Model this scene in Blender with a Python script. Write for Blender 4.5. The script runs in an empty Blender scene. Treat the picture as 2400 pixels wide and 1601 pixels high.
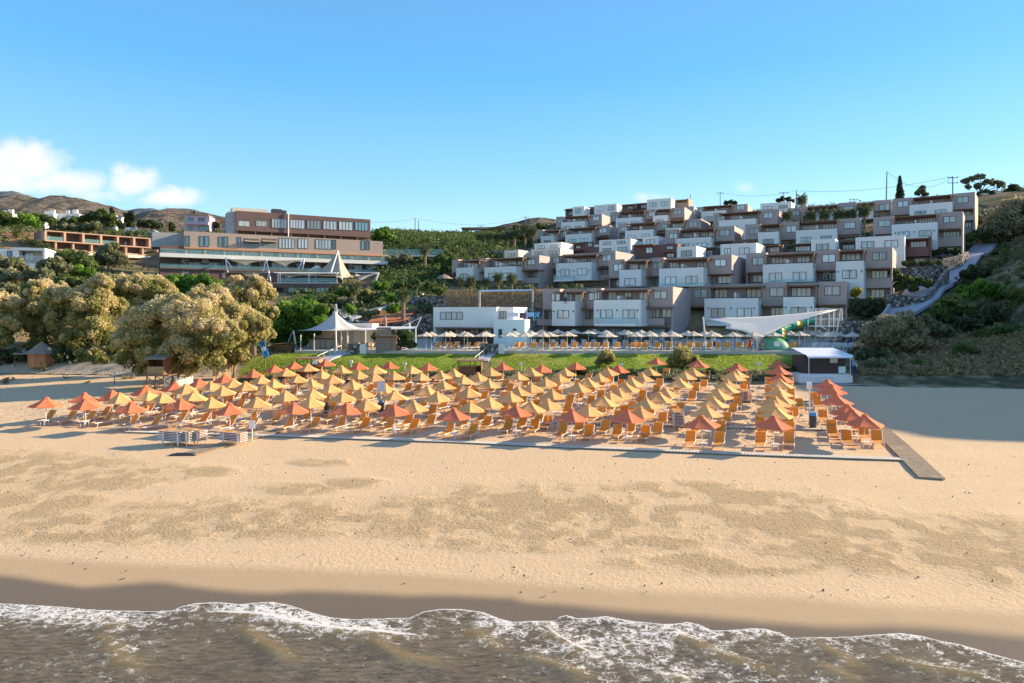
import bpy, math, random
import numpy as np
R = math.radians
random.seed(7)
rng = np.random.default_rng(11)
scene = bpy.context.scene
col = scene.collection

# ---------------------------------------------------------------- camera
F = 1633.0      # focal length in pixels of the 2400 px wide photograph
HY = 735.0      # row of the horizon in the photograph
CZ = 10.6       # height of the camera above the sea
cd = bpy.data.cameras.new('camera')
cam = bpy.data.objects.new('camera', cd)
col.objects.link(cam)
cam.location = (0, 0, CZ)
cam.rotation_euler = (R(90), 0, 0)
cd.sensor_width = 36
cd.lens = F / 2400 * 36
cd.shift_y = -(800.5 - HY) / 2400
cd.clip_end = 30000
cd.clip_start = 0.1
scene.camera = cam

# ---------------------------------------------------------------- light
SUN_EL, SUN_AZ = 20.0, 72.0          # azimuth clockwise from +Y
SUNV = (math.sin(R(SUN_AZ)) * math.cos(R(SUN_EL)), math.cos(R(SUN_AZ)) * math.cos(R(SUN_EL)), math.sin(R(SUN_EL)))
ld = bpy.data.lights.new('sun', 'SUN')
ld.energy = 4.8
ld.angle = R(0.5)
ld.color = (1.0, 0.81, 0.55)
sun = bpy.data.objects.new('sun', ld)
col.objects.link(sun)
from mathutils import Vector, Matrix, Quaternion
sun.rotation_euler = Vector(SUNV).to_track_quat('Z', 'Y').to_euler()
sun.location = (60, 30, 60)

w = bpy.data.worlds.new("World")
scene.world = w
w.use_nodes = True
nt = w.node_tree
nt.nodes.clear()
def N(nt, t, **kw):
    n = nt.nodes.new(t)
    for k, v in kw.items():
        if k.startswith('_'):
            setattr(n, k[1:], v)
        else:
            key = int(k[1:]) if (k[0] == 'i' and k[1:].isdigit()) else k.replace('__', ' ')
            s = n.inputs[key]
            if hasattr(v, 'is_linked') or isinstance(v, bpy.types.NodeSocket):
                nt.links.new(v, s)
            else:
                s.default_value = v
    return n
def M_(nt, op, a, b=0.0, c=0.0, clamp=False):
    n = nt.nodes.new('ShaderNodeMath'); n.operation = op; n.use_clamp = clamp
    for i, v in enumerate((a, b, c)):
        if isinstance(v, bpy.types.NodeSocket): nt.links.new(v, n.inputs[i])
        else: n.inputs[i].default_value = v
    return n.outputs[0]
def MIX(nt, fac, a, b, mode='MIX'):
    n = nt.nodes.new('ShaderNodeMix'); n.data_type = 'RGBA'; n.blend_type = mode
    for i, v in ((0, fac), (6, a), (7, b)):
        if isinstance(v, bpy.types.NodeSocket): nt.links.new(v, n.inputs[i])
        elif i == 0: n.inputs[0].default_value = v
        else: n.inputs[i].default_value = (v[0], v[1], v[2], 1)
    return n.outputs[2]
sky = N(nt, 'ShaderNodeTexSky', _sky_type='NISHITA', _sun_disc=False, _sun_elevation=R(SUN_EL), _sun_rotation=R(SUN_AZ),
        _altitude=0, _air_density=1.0, _dust_density=0.1, _ozone_density=2.2)
tc = N(nt, 'ShaderNodeTexCoord')
hs = N(nt, 'ShaderNodeHueSaturation', Saturation=1.2, Hue=0.499, Value=1.0, Color=sky.outputs[0])
sx = N(nt, 'ShaderNodeSeparateXYZ', i0=tc.outputs['Generated'])
yy = M_(nt, 'MAXIMUM', sx.outputs[1], 0.05)
gu = M_(nt, 'DIVIDE', sx.outputs[0], yy)
gw = M_(nt, 'DIVIDE', sx.outputs[2], yy)
cv = N(nt, 'ShaderNodeCombineXYZ', X=gu, Y=gw)
gr = N(nt, 'ShaderNodeValToRGB', Fac=M_(nt, 'MAXIMUM', sx.outputs[2], 0.0))
el_ = gr.color_ramp.elements
for p_, c_ in ((.10, (1.50, 2.45, 2.95)), (.20, (.85, 1.92, 2.85)), (.32, (.40, 1.50, 2.75))): e_ = el_.new(p_); e_.color = (*c_, 1)
el_[0].color = (2.5, 3.0, 3.2, 1); el_[-1].position = .60; el_[-1].color = (.62, 1.05, 2.15, 1)
skymix = MIX(nt, .75, hs.outputs[0], gr.outputs[0])
n1 = N(nt, 'ShaderNodeTexNoise', Vector=cv.outputs[0], Scale=15.0, Detail=7.0, Roughness=0.62, Distortion=0.3)
blobs = None
for (px, py, rx, ry, s) in ((50, 388, 100, 50, 1.2), (150, 430, 130, 34, 1.0), (20, 430, 100, 50, 1.0), (310, 428, 62, 36, 1.2), (400, 462, 80, 26, 1.1), (285, 402, 34, 26, .9), (235, 455, 90, 20, .7),
                            (1520, 463, 70, 16, .5), (1765, 440, 42, 20, .55), (1850, 470, 90, 14, .4), (540, 497, 40, 12, .4)):
    du = M_(nt, 'DIVIDE', M_(nt, 'SUBTRACT', gu, (px - 1200) / F), rx / F)
    dw = M_(nt, 'DIVIDE', M_(nt, 'SUBTRACT', gw, (HY - py) / F), ry / F)
    d2 = M_(nt, 'ADD', M_(nt, 'MULTIPLY', du, du), M_(nt, 'MULTIPLY', dw, dw))
    g = M_(nt, 'MULTIPLY', M_(nt, 'EXPONENT', M_(nt, 'MULTIPLY', d2, -0.8)), s)
    blobs = g if blobs is None else M_(nt, 'MAXIMUM', blobs, g)
cm = M_(nt, 'ADD', blobs, M_(nt, 'MULTIPLY', M_(nt, 'SUBTRACT', n1.outputs[0], 0.5), 1.7))
cm = M_(nt, 'MULTIPLY', M_(nt, 'SUBTRACT', cm, 0.32), 1.6, clamp=True)
cm = M_(nt, 'MULTIPLY', cm, M_(nt, 'MULTIPLY', blobs, 2.4, clamp=True))
n2 = N(nt, 'ShaderNodeTexNoise', Vector=cv.outputs[0], Scale=26.0, Detail=4.0)
cc = MIX(nt, n2.outputs[0], (2.8, 2.95, 3.2), (3.5, 3.4, 3.3))
skc = MIX(nt, M_(nt, 'MULTIPLY', cm, 0.88), skymix, cc)
bg = N(nt, 'ShaderNodeBackground', Color=skc, Strength=0.150)
wo = N(nt, 'ShaderNodeOutputWorld', Surface=bg.outputs[0])

scene.view_settings.view_transform = 'Standard'
scene.view_settings.look = 'None'
scene.view_settings.gamma = 1
scene.view_settings.exposure = 1.18
scene.cycles.max_bounces = 6
scene.cycles.diffuse_bounces = 3
scene.cycles.transparent_max_bounces = 12
scene.cycles.caustics_reflective = False
scene.cycles.caustics_refractive = False

# ---------------------------------------------------------------- helpers
def tag(o, label=None, cat=None, group=None, kind=None):
    if label: o['label'] = label
    if cat: o['category'] = cat
    if group: o['group'] = group
    if kind: o['kind'] = kind
    return o
def empty(name, loc, label=None, cat=None, group=None, rz=0):
    o = bpy.data.objects.new(name, None)
    col.objects.link(o)
    o.empty_display_size = 0.3
    o.location = loc
    o.rotation_euler = (0, 0, rz)
    return tag(o, label, cat, group)
def W(px, py, Y):
    return np.array(((px - 1200) / F * Y, Y, CZ - (py - HY) / F * Y))
class MB:
    def __init__(s):
        s.v = []; s.f = []
    def add(s, vs, fs):
        b = len(s.v)
        s.v.extend([tuple(map(float, p)) for p in vs])
        s.f.extend([tuple(b + i for i in q) for q in fs])
        return s
    def box(s, c, ax, ay, az):
        """centre and three half-axis vectors"""
        c, ax, ay, az = (np.array(q, float) for q in (c, ax, ay, az))
        vs = [c + i * ax + j * ay + k * az for k in (-1, 1) for j in (-1, 1) for i in (-1, 1)]
        return s.add(vs, [(0, 2, 3, 1), (4, 5, 7, 6), (0, 1, 5, 4), (2, 6, 7, 3), (0, 4, 6, 2), (1, 3, 7, 5)])
    def cub(s, x0, x1, y0, y1, z0, z1):
        return s.box(((x0 + x1) / 2, (y0 + y1) / 2, (z0 + z1) / 2), (abs(x1 - x0) / 2, 0, 0), (0, abs(y1 - y0) / 2, 0), (0, 0, abs(z1 - z0) / 2))
    def tube(s, pts, r, n=6, caps=True):
        pts = [np.array(p, float) for p in pts]
        rs = r if hasattr(r, '__len__') else [r] * len(pts)
        rings = []
        for i, p in enumerate(pts):
            d = pts[min(i + 1, len(pts) - 1)] - pts[max(i - 1, 0)]
            d = d / (np.linalg.norm(d) + 1e-9)
            up = np.array((0, 0, 1.0)) if abs(d[2]) < .9 else np.array((1.0, 0, 0))
            a = np.cross(d, up); a /= np.linalg.norm(a); b = np.cross(d, a)
            rings.append([p + rs[i] * (math.cos(2 * math.pi * k / n) * a + math.sin(2 * math.pi * k / n) * b) for k in range(n)])
        b0 = len(s.v)
        for rg in rings: s.v.extend([tuple(map(float, q)) for q in rg])
        for i in range(len(pts) - 1):
            for k in range(n):
                s.f.append((b0 + i * n + k, b0 + i * n + (k + 1) % n, b0 + (i + 1) * n + (k + 1) % n, b0 + (i + 1) * n + k))
        if caps:
            s.f.append(tuple(b0 + k for k in range(n)))
            s.f.append(tuple(b0 + (len(pts) - 1) * n + n - 1 - k for k in range(n)))
        return s
    def cone(s, c, r0, r1, z0, z1, n=12):
        return s.tube([(c[0], c[1], z0), (c[0], c[1], z1)], [r0, max(r1, 1e-3)], n)
    def build(s, name, mat, parent=None, loc=None, smooth=False):
        me = bpy.data.meshes.new(name)
        vs = s.v
        o = bpy.data.objects.new(name, me)
        if parent is not None and loc is None:
            wl = getattr(s, 'origin', None)
            if wl is not None:
                vs = [(p[0] - wl[0], p[1] - wl[1], p[2] - wl[2]) for p in vs]
        me.from_pydata(vs, [], s.f)
        me.update()
        if mat is not None: me.materials.append(mat)
        if smooth: me.shade_smooth()
        col.objects.link(o)
        if parent is not None: o.parent = parent
        if loc is not None: o.location = loc
        return o
def npmesh(name, v, f, mat, parent=None, attrs=None, smooth=False):
    me = bpy.data.meshes.new(name)
    v = np.asarray(v, np.float32); f = np.asarray(f, np.int32)
    me.vertices.add(len(v)); me.vertices.foreach_set('co', v.ravel())
    k = f.shape[1]
    me.loops.add(f.size); me.loops.foreach_set('vertex_index', f.ravel())
    me.polygons.add(len(f))
    me.polygons.foreach_set('loop_start', np.arange(0, f.size, k, dtype=np.int32))
    me.polygons.foreach_set('loop_total', np.full(len(f), k, np.int32))
    me.update(calc_edges=True)
    for an, (dom, arr) in (attrs or {}).items():
        arr = np.asarray(arr, np.float32)
        if arr.ndim == 1:
            a = me.attributes.new(an, 'FLOAT', dom); a.data.foreach_set('value', arr)
        else:
            a = me.attributes.new(an, 'FLOAT_COLOR', dom); a.data.foreach_set('color', np.c_[arr, np.ones(len(arr))].astype(np.float32).ravel())
    if mat is not None: me.materials.append(mat)
    if smooth: me.shade_smooth()
    o = bpy.data.objects.new(name, me); col.objects.link(o)
    if parent is not None: o.parent = parent
    return o
def copy_tree(o, parent=None):
    c = o.copy(); col.objects.link(c); c.parent = parent
    for ch in list(o.children): copy_tree(ch, c)
    return c

# value noise
def _h(ix, iy, s):
    n = (ix.astype(np.int64) * 374761393 + iy.astype(np.int64) * 668265263 + s * 1442695041) & 0xFFFFFFFF
    n = ((n ^ (n >> 13)) * 1274126177) & 0xFFFFFFFF
    return ((n ^ (n >> 16)) & 0xFFFF) / 65535.0
def vn(x, y, s=0):
    ix = np.floor(x); iy = np.floor(y); fx = x - ix; fy = y - iy
    fx = fx * fx * (3 - 2 * fx); fy = fy * fy * (3 - 2 * fy)
    a = _h(ix, iy, s); b = _h(ix + 1, iy, s); c = _h(ix, iy + 1, s); d = _h(ix + 1, iy + 1, s)
    return (a * (1 - fx) + b * fx) * (1 - fy) + (c * (1 - fx) + d * fx) * fy
def fbm(x, y, s=0, o=4):
    t = 0; a = .5; n = 0
    for k in range(o):
        t = t + a * vn(x * 2 ** k + 17.3 * k, y * 2 ** k - 9.1 * k, s + k); n += a; a *= .5
    return t / n
def sst(a, b, x):
    t = np.clip((x - a) / (b - a), 0, 1); return t * t * (3 - 2 * t)

# ---------------------------------------------------------------- materials
def mat(name, color, rough=0.7, noise=0.0, nscale=3.0, spec=0.5, bump=0.0, bscale=20.0, rand=0.0, metal=0.0, transl=0.0, color2=None, alpha=None, detail=3.0):
    m = bpy.data.materials.new(name); m.use_nodes = True
    nt = m.node_tree; b = nt.nodes['Principled BSDF']
    b.inputs['Roughness'].default_value = rough
    b.inputs['Metallic'].default_value = metal
    b.inputs['Specular IOR Level'].default_value = spec
    c = None
    geo = N(nt, 'ShaderNodeNewGeometry')
    if noise > 0 or color2 is not None:
        nn = N(nt, 'ShaderNodeTexNoise', Vector=geo.outputs['Position'], Scale=nscale, Detail=detail, Roughness=0.65)
        f = M_(nt, 'MULTIPLY', M_(nt, 'SUBTRACT', nn.outputs[0], 0.32), 2.8, clamp=True)
        c2 = color2 if color2 is not None else tuple(x * (1 - noise) for x in color)
        c = MIX(nt, f, color, c2)
    if rand > 0:
        oi = N(nt, 'ShaderNodeObjectInfo')
        vv = M_(nt, 'ADD', M_(nt, 'MULTIPLY', oi.outputs['Random'], 2 * rand), 1 - rand)
        h = N(nt, 'ShaderNodeHueSaturation', Value=vv)
        if c is None: h.inputs['Color'].default_value = (*color, 1)
        else: nt.links.new(c, h.inputs['Color'])
        c = h.outputs[0]
    if c is None: b.inputs['Base Color'].default_value = (*color, 1)
    else: nt.links.new(c, b.inputs['Base Color'])
    if bump > 0:
        bn = N(nt, 'ShaderNodeTexNoise', Vector=geo.outputs['Position'], Scale=bscale, Detail=4.0)
        bb = N(nt, 'ShaderNodeBump', Strength=bump, Distance=0.05, Height=bn.outputs[0])
        nt.links.new(bb.outputs[0], b.inputs['Normal'])
    if transl > 0:
        out = nt.nodes['Material Output']
        tr = N(nt, 'ShaderNodeBsdfTranslucent')
        if c is None: tr.inputs[0].default_value = (*color, 1)
        else: nt.links.new(c, tr.inputs[0])
        mx = N(nt, 'ShaderNodeMixShader', i0=transl, i1=b.outputs[0], i2=tr.outputs[0])
        nt.links.new(mx.outputs[0], out.inputs[0])
    if alpha is not None: b.inputs['Alpha'].default_value = alpha
    return m
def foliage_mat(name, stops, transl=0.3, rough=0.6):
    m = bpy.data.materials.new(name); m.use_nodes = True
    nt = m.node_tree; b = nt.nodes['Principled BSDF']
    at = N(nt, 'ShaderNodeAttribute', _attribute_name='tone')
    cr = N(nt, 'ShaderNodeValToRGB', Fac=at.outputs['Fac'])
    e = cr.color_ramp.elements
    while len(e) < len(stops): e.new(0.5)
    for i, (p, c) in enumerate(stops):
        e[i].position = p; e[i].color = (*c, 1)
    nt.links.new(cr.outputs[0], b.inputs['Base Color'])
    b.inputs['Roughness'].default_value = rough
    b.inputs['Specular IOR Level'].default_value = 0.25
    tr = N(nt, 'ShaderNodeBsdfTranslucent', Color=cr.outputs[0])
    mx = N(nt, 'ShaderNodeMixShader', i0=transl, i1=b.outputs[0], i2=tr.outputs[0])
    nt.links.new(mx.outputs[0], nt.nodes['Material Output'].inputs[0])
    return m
M = {}
M['taupe'] = mat('taupe_render', (.48, .38, .345), .85, .10, .6, bump=.1)
M['white'] = mat('white_render', (.86, .83, .77), .8, .07, .5, bump=.08)
M['cream'] = mat('cream_render', (.76, .68, .55), .85, .08, .5)
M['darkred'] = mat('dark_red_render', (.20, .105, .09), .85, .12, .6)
M['terracotta'] = mat('terracotta_render', (.52, .335, .24), .85, .10, .5)
M['brown'] = mat('brown_render', (.19, .115, .10), .85, .10, .4)
M['tan'] = mat('tan_render', (.47, .365, .30), .85, .08, .4)
M['recess'] = mat('recess_shade', (.16, .12, .105), .9, .2, .8)  # dark brown with the shade of recesses put into the colour
M['timber'] = mat('pergola_timber', (.24, .12, .06), .7, .35, 4.0)
M['timber_l'] = mat('light_timber', (.42, .26, .13), .7, .3, 5.0)
M['frame'] = mat('window_frame', (.035, .04, .045), .5)
M['whitemetal'] = mat('white_metal', (.82, .82, .82), .4, .04, 3)
M['darkmetal'] = mat('dark_metal', (.06, .06, .065), .5)
M['concrete'] = mat('concrete', (.42, .42, .42), .9, .2, 1.2, bump=.15)
M['pathc'] = mat('concrete_path', (.46, .47, .50), .9, .16, .8, bump=.2)
M['paving'] = mat('deck_paving', (.58, .53, .46), .8, .15, 1.5)
M['stone'] = None
M['bark'] = mat('bark', (.17, .125, .09), .95, .4, 4, bump=.5)
M['palmtrunk'] = mat('palm_trunk', (.28, .19, .12), .95, .35, 6, bump=.6)
M['skin'] = mat('skin', (.55, .33, .23), .6)
M['hair'] = mat('hair', (.03, .02, .015), .7)
M['blue'] = mat('blue_cloth', (.06, .32, .62), .7)
M['navy'] = mat('navy_cloth', (.03, .045, .09), .8)
M['teal'] = mat('teal_cloth', (.05, .42, .42), .7)
M['redcloth'] = mat('red_cloth', (.5, .06, .05), .7)
M['wall_pink'] = mat('pink_render', (.60, .44, .50), .85, .08, .6)
M['rock'] = mat('bare_rock', (.45, .36, .28), .95, .3, 1.5)
M['tile'] = mat('roof_tile', (.45, .24, .14), .85, .2, 3)
M['paint'] = mat('car_paint_white', (.8, .8, .8), .25)
M['tyre'] = mat('tyre', (.02, .02, .02), .8)
M['thatch'] = mat('dry_thatch', (.33, .27, .21), .95, .35, 5, bump=.5)
M['water'] = None

def stone_mat():
    m = bpy.data.materials.new('dry_stone_wall'); m.use_nodes = True
    nt = m.node_tree; b = nt.nodes['Principled BSDF']
    g = N(nt, 'ShaderNodeNewGeometry')
    vo = N(nt, 'ShaderNodeTexVoronoi', Vector=g.outputs['Position'], Scale=2.4)
    ve = N(nt, 'ShaderNodeTexVoronoi', _feature='DISTANCE_TO_EDGE', Vector=g.outputs['Position'], Scale=2.4)
    bw = N(nt, 'ShaderNodeRGBToBW', Color=vo.outputs['Color'])
    cr = N(nt, 'ShaderNodeValToRGB', Fac=bw.outputs[0])
    e = cr.color_ramp.elements
    e[0].color = (.10, .09, .08, 1); e[1].color = (.46, .42, .36, 1); e[0].position = .25; e[1].position = .8
    j = M_(nt, 'MULTIPLY', ve.outputs[0], 9.0, clamp=True)
    c = MIX(nt, j, (.05, .045, .04), cr.outputs[0])
    nt.links.new(c, b.inputs['Base Color']); b.inputs['Roughness'].default_value = .95
    bb = N(nt, 'ShaderNodeBump', Strength=.8, Distance=.15, Height=j); nt.links.new(bb.outputs[0], b.inputs['Normal'])
    return m
M['stone'] = stone_mat()
def glass_mat(name, base, rough=.12, rand=.5, curtain=True):
    m = bpy.data.materials.new(name); m.use_nodes = True
    nt = m.node_tree; b = nt.nodes['Principled BSDF']
    g = N(nt, 'ShaderNodeNewGeometry'); oi = N(nt, 'ShaderNodeObjectInfo')
    wv = N(nt, 'ShaderNodeTexNoise', Scale=1.0, Detail=2.0)
    mp = N(nt, 'ShaderNodeMapping', Vector=g.outputs['Position'], Scale=(3.5, 3.5, 0.12)); nt.links.new(mp.outputs[0], wv.inputs['Vector'])
    f = M_(nt, 'ADD', M_(nt, 'MULTIPLY', wv.outputs[0], 1.3), M_(nt, 'MULTIPLY', M_(nt, 'SUBTRACT', oi.outputs['Random'], .62), 1.1), clamp=True)
    c = MIX(nt, f, tuple(x * .30 for x in base), base)
    nt.links.new(c, b.inputs['Base Color']); b.inputs['Roughness'].default_value = rough
    b.inputs['Specular IOR Level'].default_value = .9
    return m
M['pane'] = glass_mat('window_glass', (.74, .80, .80))
M['paneblue'] = glass_mat('blue_window_glass', (.20, .36, .42), .06)
def rail_glass():
    m = bpy.data.materials.new('rail_glass'); m.use_nodes = True
    nt = m.node_tree; b = nt.nodes['Principled BSDF']
    b.inputs['Base Color'].default_value = (.30, .55, .56, 1); b.inputs['Roughness'].default_value = .08
    b.inputs['Alpha'].default_value = .24
    return m
M['railglass'] = rail_glass()
# ---------------------------------------------------------------- terrain
def vcoord(x, y):
    t = np.clip((y - 25.) / 25., 0, 1)
    k = .089 + .076 * t
    return y + k * x - 52. - 0.0 * t
_zk = ([-400, -60, -27.7, -24.5, -20, -12, -3, 0, 28, 33], [-9, -2.2, 0, .16, .42, .85, 1.3, 1.4, 3.1, 3.6])
def zbeach(x, y): return np.interp(vcoord(x, y), *_zk)
_cp = []
def cp(px, Y, z=None, py=None):
    _cp.append(((px - 1200) / F * Y, Y, z if z is not None else CZ - (py - HY) / F * Y))
def cx(x, y, z): _cp.append((x, y, z))
for px in (560, 760, 950, 1150, 1350, 1550, 1750, 1900): cp(px, 81.5, 3.55)
for px in (620, 800, 1000, 1200, 1400, 1600, 1800, 1960): cp(px, 91, 5.5)
for px in (680, 1000, 1300, 1700, 1950): cp(px, 98, 5.65)
for px in (1050, 1300, 1500, 1700, 1900): cp(px, 106, 5.65)
cp(1300, 116, 5.7); cp(1500, 114, 6); cp(1800, 106, 5.7); cp(1080, 118, 5.9); cp(1240, 118, 5.9)
cp(1060, 134, 14.6); cp(1160, 132, 14.6); cp(1260, 130, 14.6); cp(1160, 152, 15.4); cp(1370, 150, 16.4); cp(1560, 126, 14.6); cp(1700, 124, 14.6)
cp(1900, 116, 13); cp(2010, 113, 12.6); cp(1820, 120, 13.5); cp(1970, 128, 18.6); cp(1700, 140, 19.2); cp(1500, 150, 19.4)
cp(2230, 134, 22.2); cp(2270, 148, 28.0); cp(1850, 150, 25); cp(1880, 172, 33); cp(1740, 182, 28.5); cp(1640, 165, 24); cp(1560, 190, 30.5)
cp(1500, 210, 34.5); cp(1340, 212, 31.3); cp(1360, 236, 39.3); cp(1380, 256, 46.); cp(1560, 256, 48.); cp(1690, 218, 39.); cp(1270, 212, 30.5)
cp(1250, 170, 20.); cp(1400, 180, 23.)
cp(1400, 330, 47); cp(1700, 280, 47); cp(1900, 230, 46); cp(2060, 205, 43); cp(2130, 190, 40.5); cp(2150, 260, 44); cp(2300, 170, 39.2); cp(2400, 172, 41.); cp(2330, 220, 44)
# path up the right side
PATH = [(2083, 104, 10.2), (2150, 110, 12), (2190, 118, 14.6), (2240, 126, 17.9), (2285, 136, 21.6), (2312, 143, 24)]
for px, Y, z in PATH: cp(px, Y, z)
cp(2060, 101, 8.9); cp(2010, 104, 9.0); cp(1990, 98, 6.2); cp(2110, 116, 15.2)
cp(2150, 102, 8.6); cp(2250, 108, 11.5); cp(2330, 124, 18.5)
cp(2400, 130, 22.5); cp(2400, 95, 10); cp(2400, 86, 6.2); cp(2250, 86, 5.6); cp(2100, 84, 4.9); cp(2030, 86, 5.0); cp(2400, 80, 4.2); cp(2240, 80, 3.95); cp(2100, 79, 3.8)
# ridge to the right of the view
for p in ((96, 72, 27.5), (97, 82, 29), (98, 98, 30), (97, 112, 29.5), (97, 129, 27.5), (92, 62, 15), (120, 90, 28), (125, 130, 33), (112, 58, 20), (110, 36, 12), (140, 180, 43), (160, 80, 32), (170, 30, 26), (150, -20, 16), (78, 84, 11), (80, 62, 5.5), (84, 70, 9), (86, 46, 5.0), (92, 30, 5), (200, 100, 40), (200, 260, 52)): cx(*p)
# left
for a in ((200, 80, 4.15), (60, 84, 4.5), (300, 81, 4.0), (420, 79, 3.7), (500, 80, 3.8), (560, 84, 4.2), (100, 96, 6.0), (-60, 90, 5.4), (300, 96, 6.2), (500, 96, 6.0), (600, 97, 5.7), (0, 120, 13), (200, 125, 14.5), (450, 122, 13.8), (600, 120, 11.5), (-200, 120, 14)): cp(*a)
cp(700, 104, 5.8); cp(800, 102, 5.7); cp(950, 104, 5.8); cp(690, 133, 13.0); cp(760, 131, 12.8); cp(640, 136, 13.6); cp(850, 112, 8.6); cp(900, 115, 10.2); cp(960, 116, 9.6); cp(950, 128, 13.6); cp(820, 124, 12.0); cp(760, 118, 10.0)
cp(1000, 140, 15.6); cp(1000, 165, 21); cp(1000, 190, 29); cp(1120, 190, 29); cp(1150, 168, 19.5); cp(950, 165, 20.5); cp(1230, 195, 27)
cp(640, 152, 17.5); cp(640, 164, 20.5); cp(420, 152, 17.5); cp(880, 172, 20.5); cp(600, 190, 33); cp(455, 186, 29); cp(350, 181, 21.5); cp(335, 172, 21); cp(385, 176, 22); cp(290, 172, 21.5); cp(200, 162, 22); cp(420, 172, 21.5); cp(800, 195, 33)
cp(950, 240, 37.2); cp(1150, 240, 38.2); cp(1240, 235, 38.6); cp(1100, 330, 37); cp(900, 330, 36); cp(600, 300, 42)
cp(55, 130, 18.2); cp(-100, 135, 19); cp(240, 158, 20.5); cp(330, 165, 20.6); cp(120, 158, 23.0); cp(230, 168, 23.5); cp(320, 176, 23.); cp(180, 205, 33.); cp(90, 188, 32.5); cp(100, 146, 21); cp(40, 200, 35.2)
cp(250, 225, 36.6); cp(400, 235, 38.0); cp(90, 220, 36.); cp(490, 225, 36.6); cp(350, 300, 44); cp(0, 300, 45); cp(-300, 200, 40); cp(-300, 300, 50); cp(-500, 100, 12); cp(-500, 82, 5.); cp(-300, 86, 5.2); cp(500, 260, 40)
cx(-300, 250, 50); cx(-260, 130, 25); cx(-200, 90, 8); cx(300, 400, 70); cx(0, 450, 40); cx(-300, 450, 55)
_P = np.array(_cp)
_K = np.sqrt(((_P[:, None, :2] - _P[None, :, :2]) ** 2).sum(-1) + 4.0)
_A = np.zeros((len(_P) + 3, len(_P) + 3))
_A[:len(_P), :len(_P)] = _K - np.eye(len(_P)) * 1.5
_A[:len(_P), -3:] = np.c_[np.ones(len(_P)), _P[:, :2]]
_A[-3:, :len(_P)] = _A[:len(_P), -3:].T
_S = np.linalg.solve(_A, np.r_[_P[:, 2], 0, 0, 0])
def zhill(x, y):
    x = np.asarray(x, float); y = np.asarray(y, float)
    sh = x.shape; x = x.ravel(); y = y.ravel()
    out = np.empty(len(x))
    for i in range(0, len(x), 40000):
        a, b = x[i:i + 40000], y[i:i + 40000]
        k = np.sqrt((a[:, None] - _P[None, :, 0]) ** 2 + (b[:, None] - _P[None, :, 1]) ** 2 + 4.0)
        out[i:i + 40000] = k @ _S[:-3] + _S[-3] + _S[-2] * a + _S[-1] * b
    return out.reshape(sh)
def ground(x, y):
    x = np.asarray(x, float); y = np.asarray(y, float)
    v = vcoord(x, y)
    t = sst(24, 32, v) 
    t = np.maximum(t, sst(66, 82, x + .0 * y) * sst(20, 60, y + 20))
    return zbeach(x, y) * (1 - t) + zhill(x, y) * t
def g1(x, y): return float(ground(np.array([x]), np.array([y]))[0])
def on_ground(px, py, it=30):
    """the point of the ground seen at a pixel of the photograph"""
    Y = 60.
    lo, hi = 20., 400.
    ys = np.geomspace(lo, hi, 900)
    X = (px - 1200) / F * ys
    d = (CZ - (py - HY) / F * ys) - ground(X, ys)
    k = np.argmax(d < 0) if (d < 0).any() else len(ys) - 1
    return float(X[k]), float(ys[k]), g1(X[k], ys[k])

# ---- masks on the ground cover (what grows or lies there)
def inpoly(u, v, poly):
    poly = np.array(poly, float); inside = np.zeros(u.shape, bool); n = len(poly)
    j = n - 1
    for i in range(n):
        xi, yi = poly[i]; xj, yj = poly[j]
        c = ((yi > v) != (yj > v)) & (u < (xj - xi) * (v - yi) / (yj - yi + 1e-12) + xi)
        inside ^= c; j = i
    return inside
us = np.concatenate([np.arange(-3.2, -.80, .03), np.arange(-.80, .80, .0022), np.arange(.80, 3.4, .03)])
# hill grid
def grid_mesh(name, us, Ys, zf, keep, m, attrs=None, smooth=True, kind='structure'):
    U, Y = np.meshgrid(us, Ys); X = U * Y
    Z = zf(X, Y)
    nY, nU = U.shape
    idx = np.arange(nY * nU).reshape(nY, nU)
    f = np.stack([idx[:-1, :-1], idx[:-1, 1:], idx[1:, 1:], idx[1:, :-1]], -1).reshape(-1, 4)
    v = np.c_[X.ravel(), Y.ravel(), Z.ravel()]
    if keep is not None:
        kc = keep(X, Y)
        fk = kc[:-1, :-1].ravel()
        f = f[fk]
    used = np.unique(f); rm = -np.ones(len(v), int); rm[used] = np.arange(len(used))
    at = {k: ('POINT', a(X, Y).reshape(nY * nU, -1)[used] if a(X[:1, :1], Y[:1, :1]).ndim == 3 else a(X, Y).ravel()[used]) for k, a in (attrs or {}).items()}
    o = npmesh(name, v[used], rm[f], m, attrs=at, smooth=smooth)
    tag(o, kind=kind)
    return o

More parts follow.
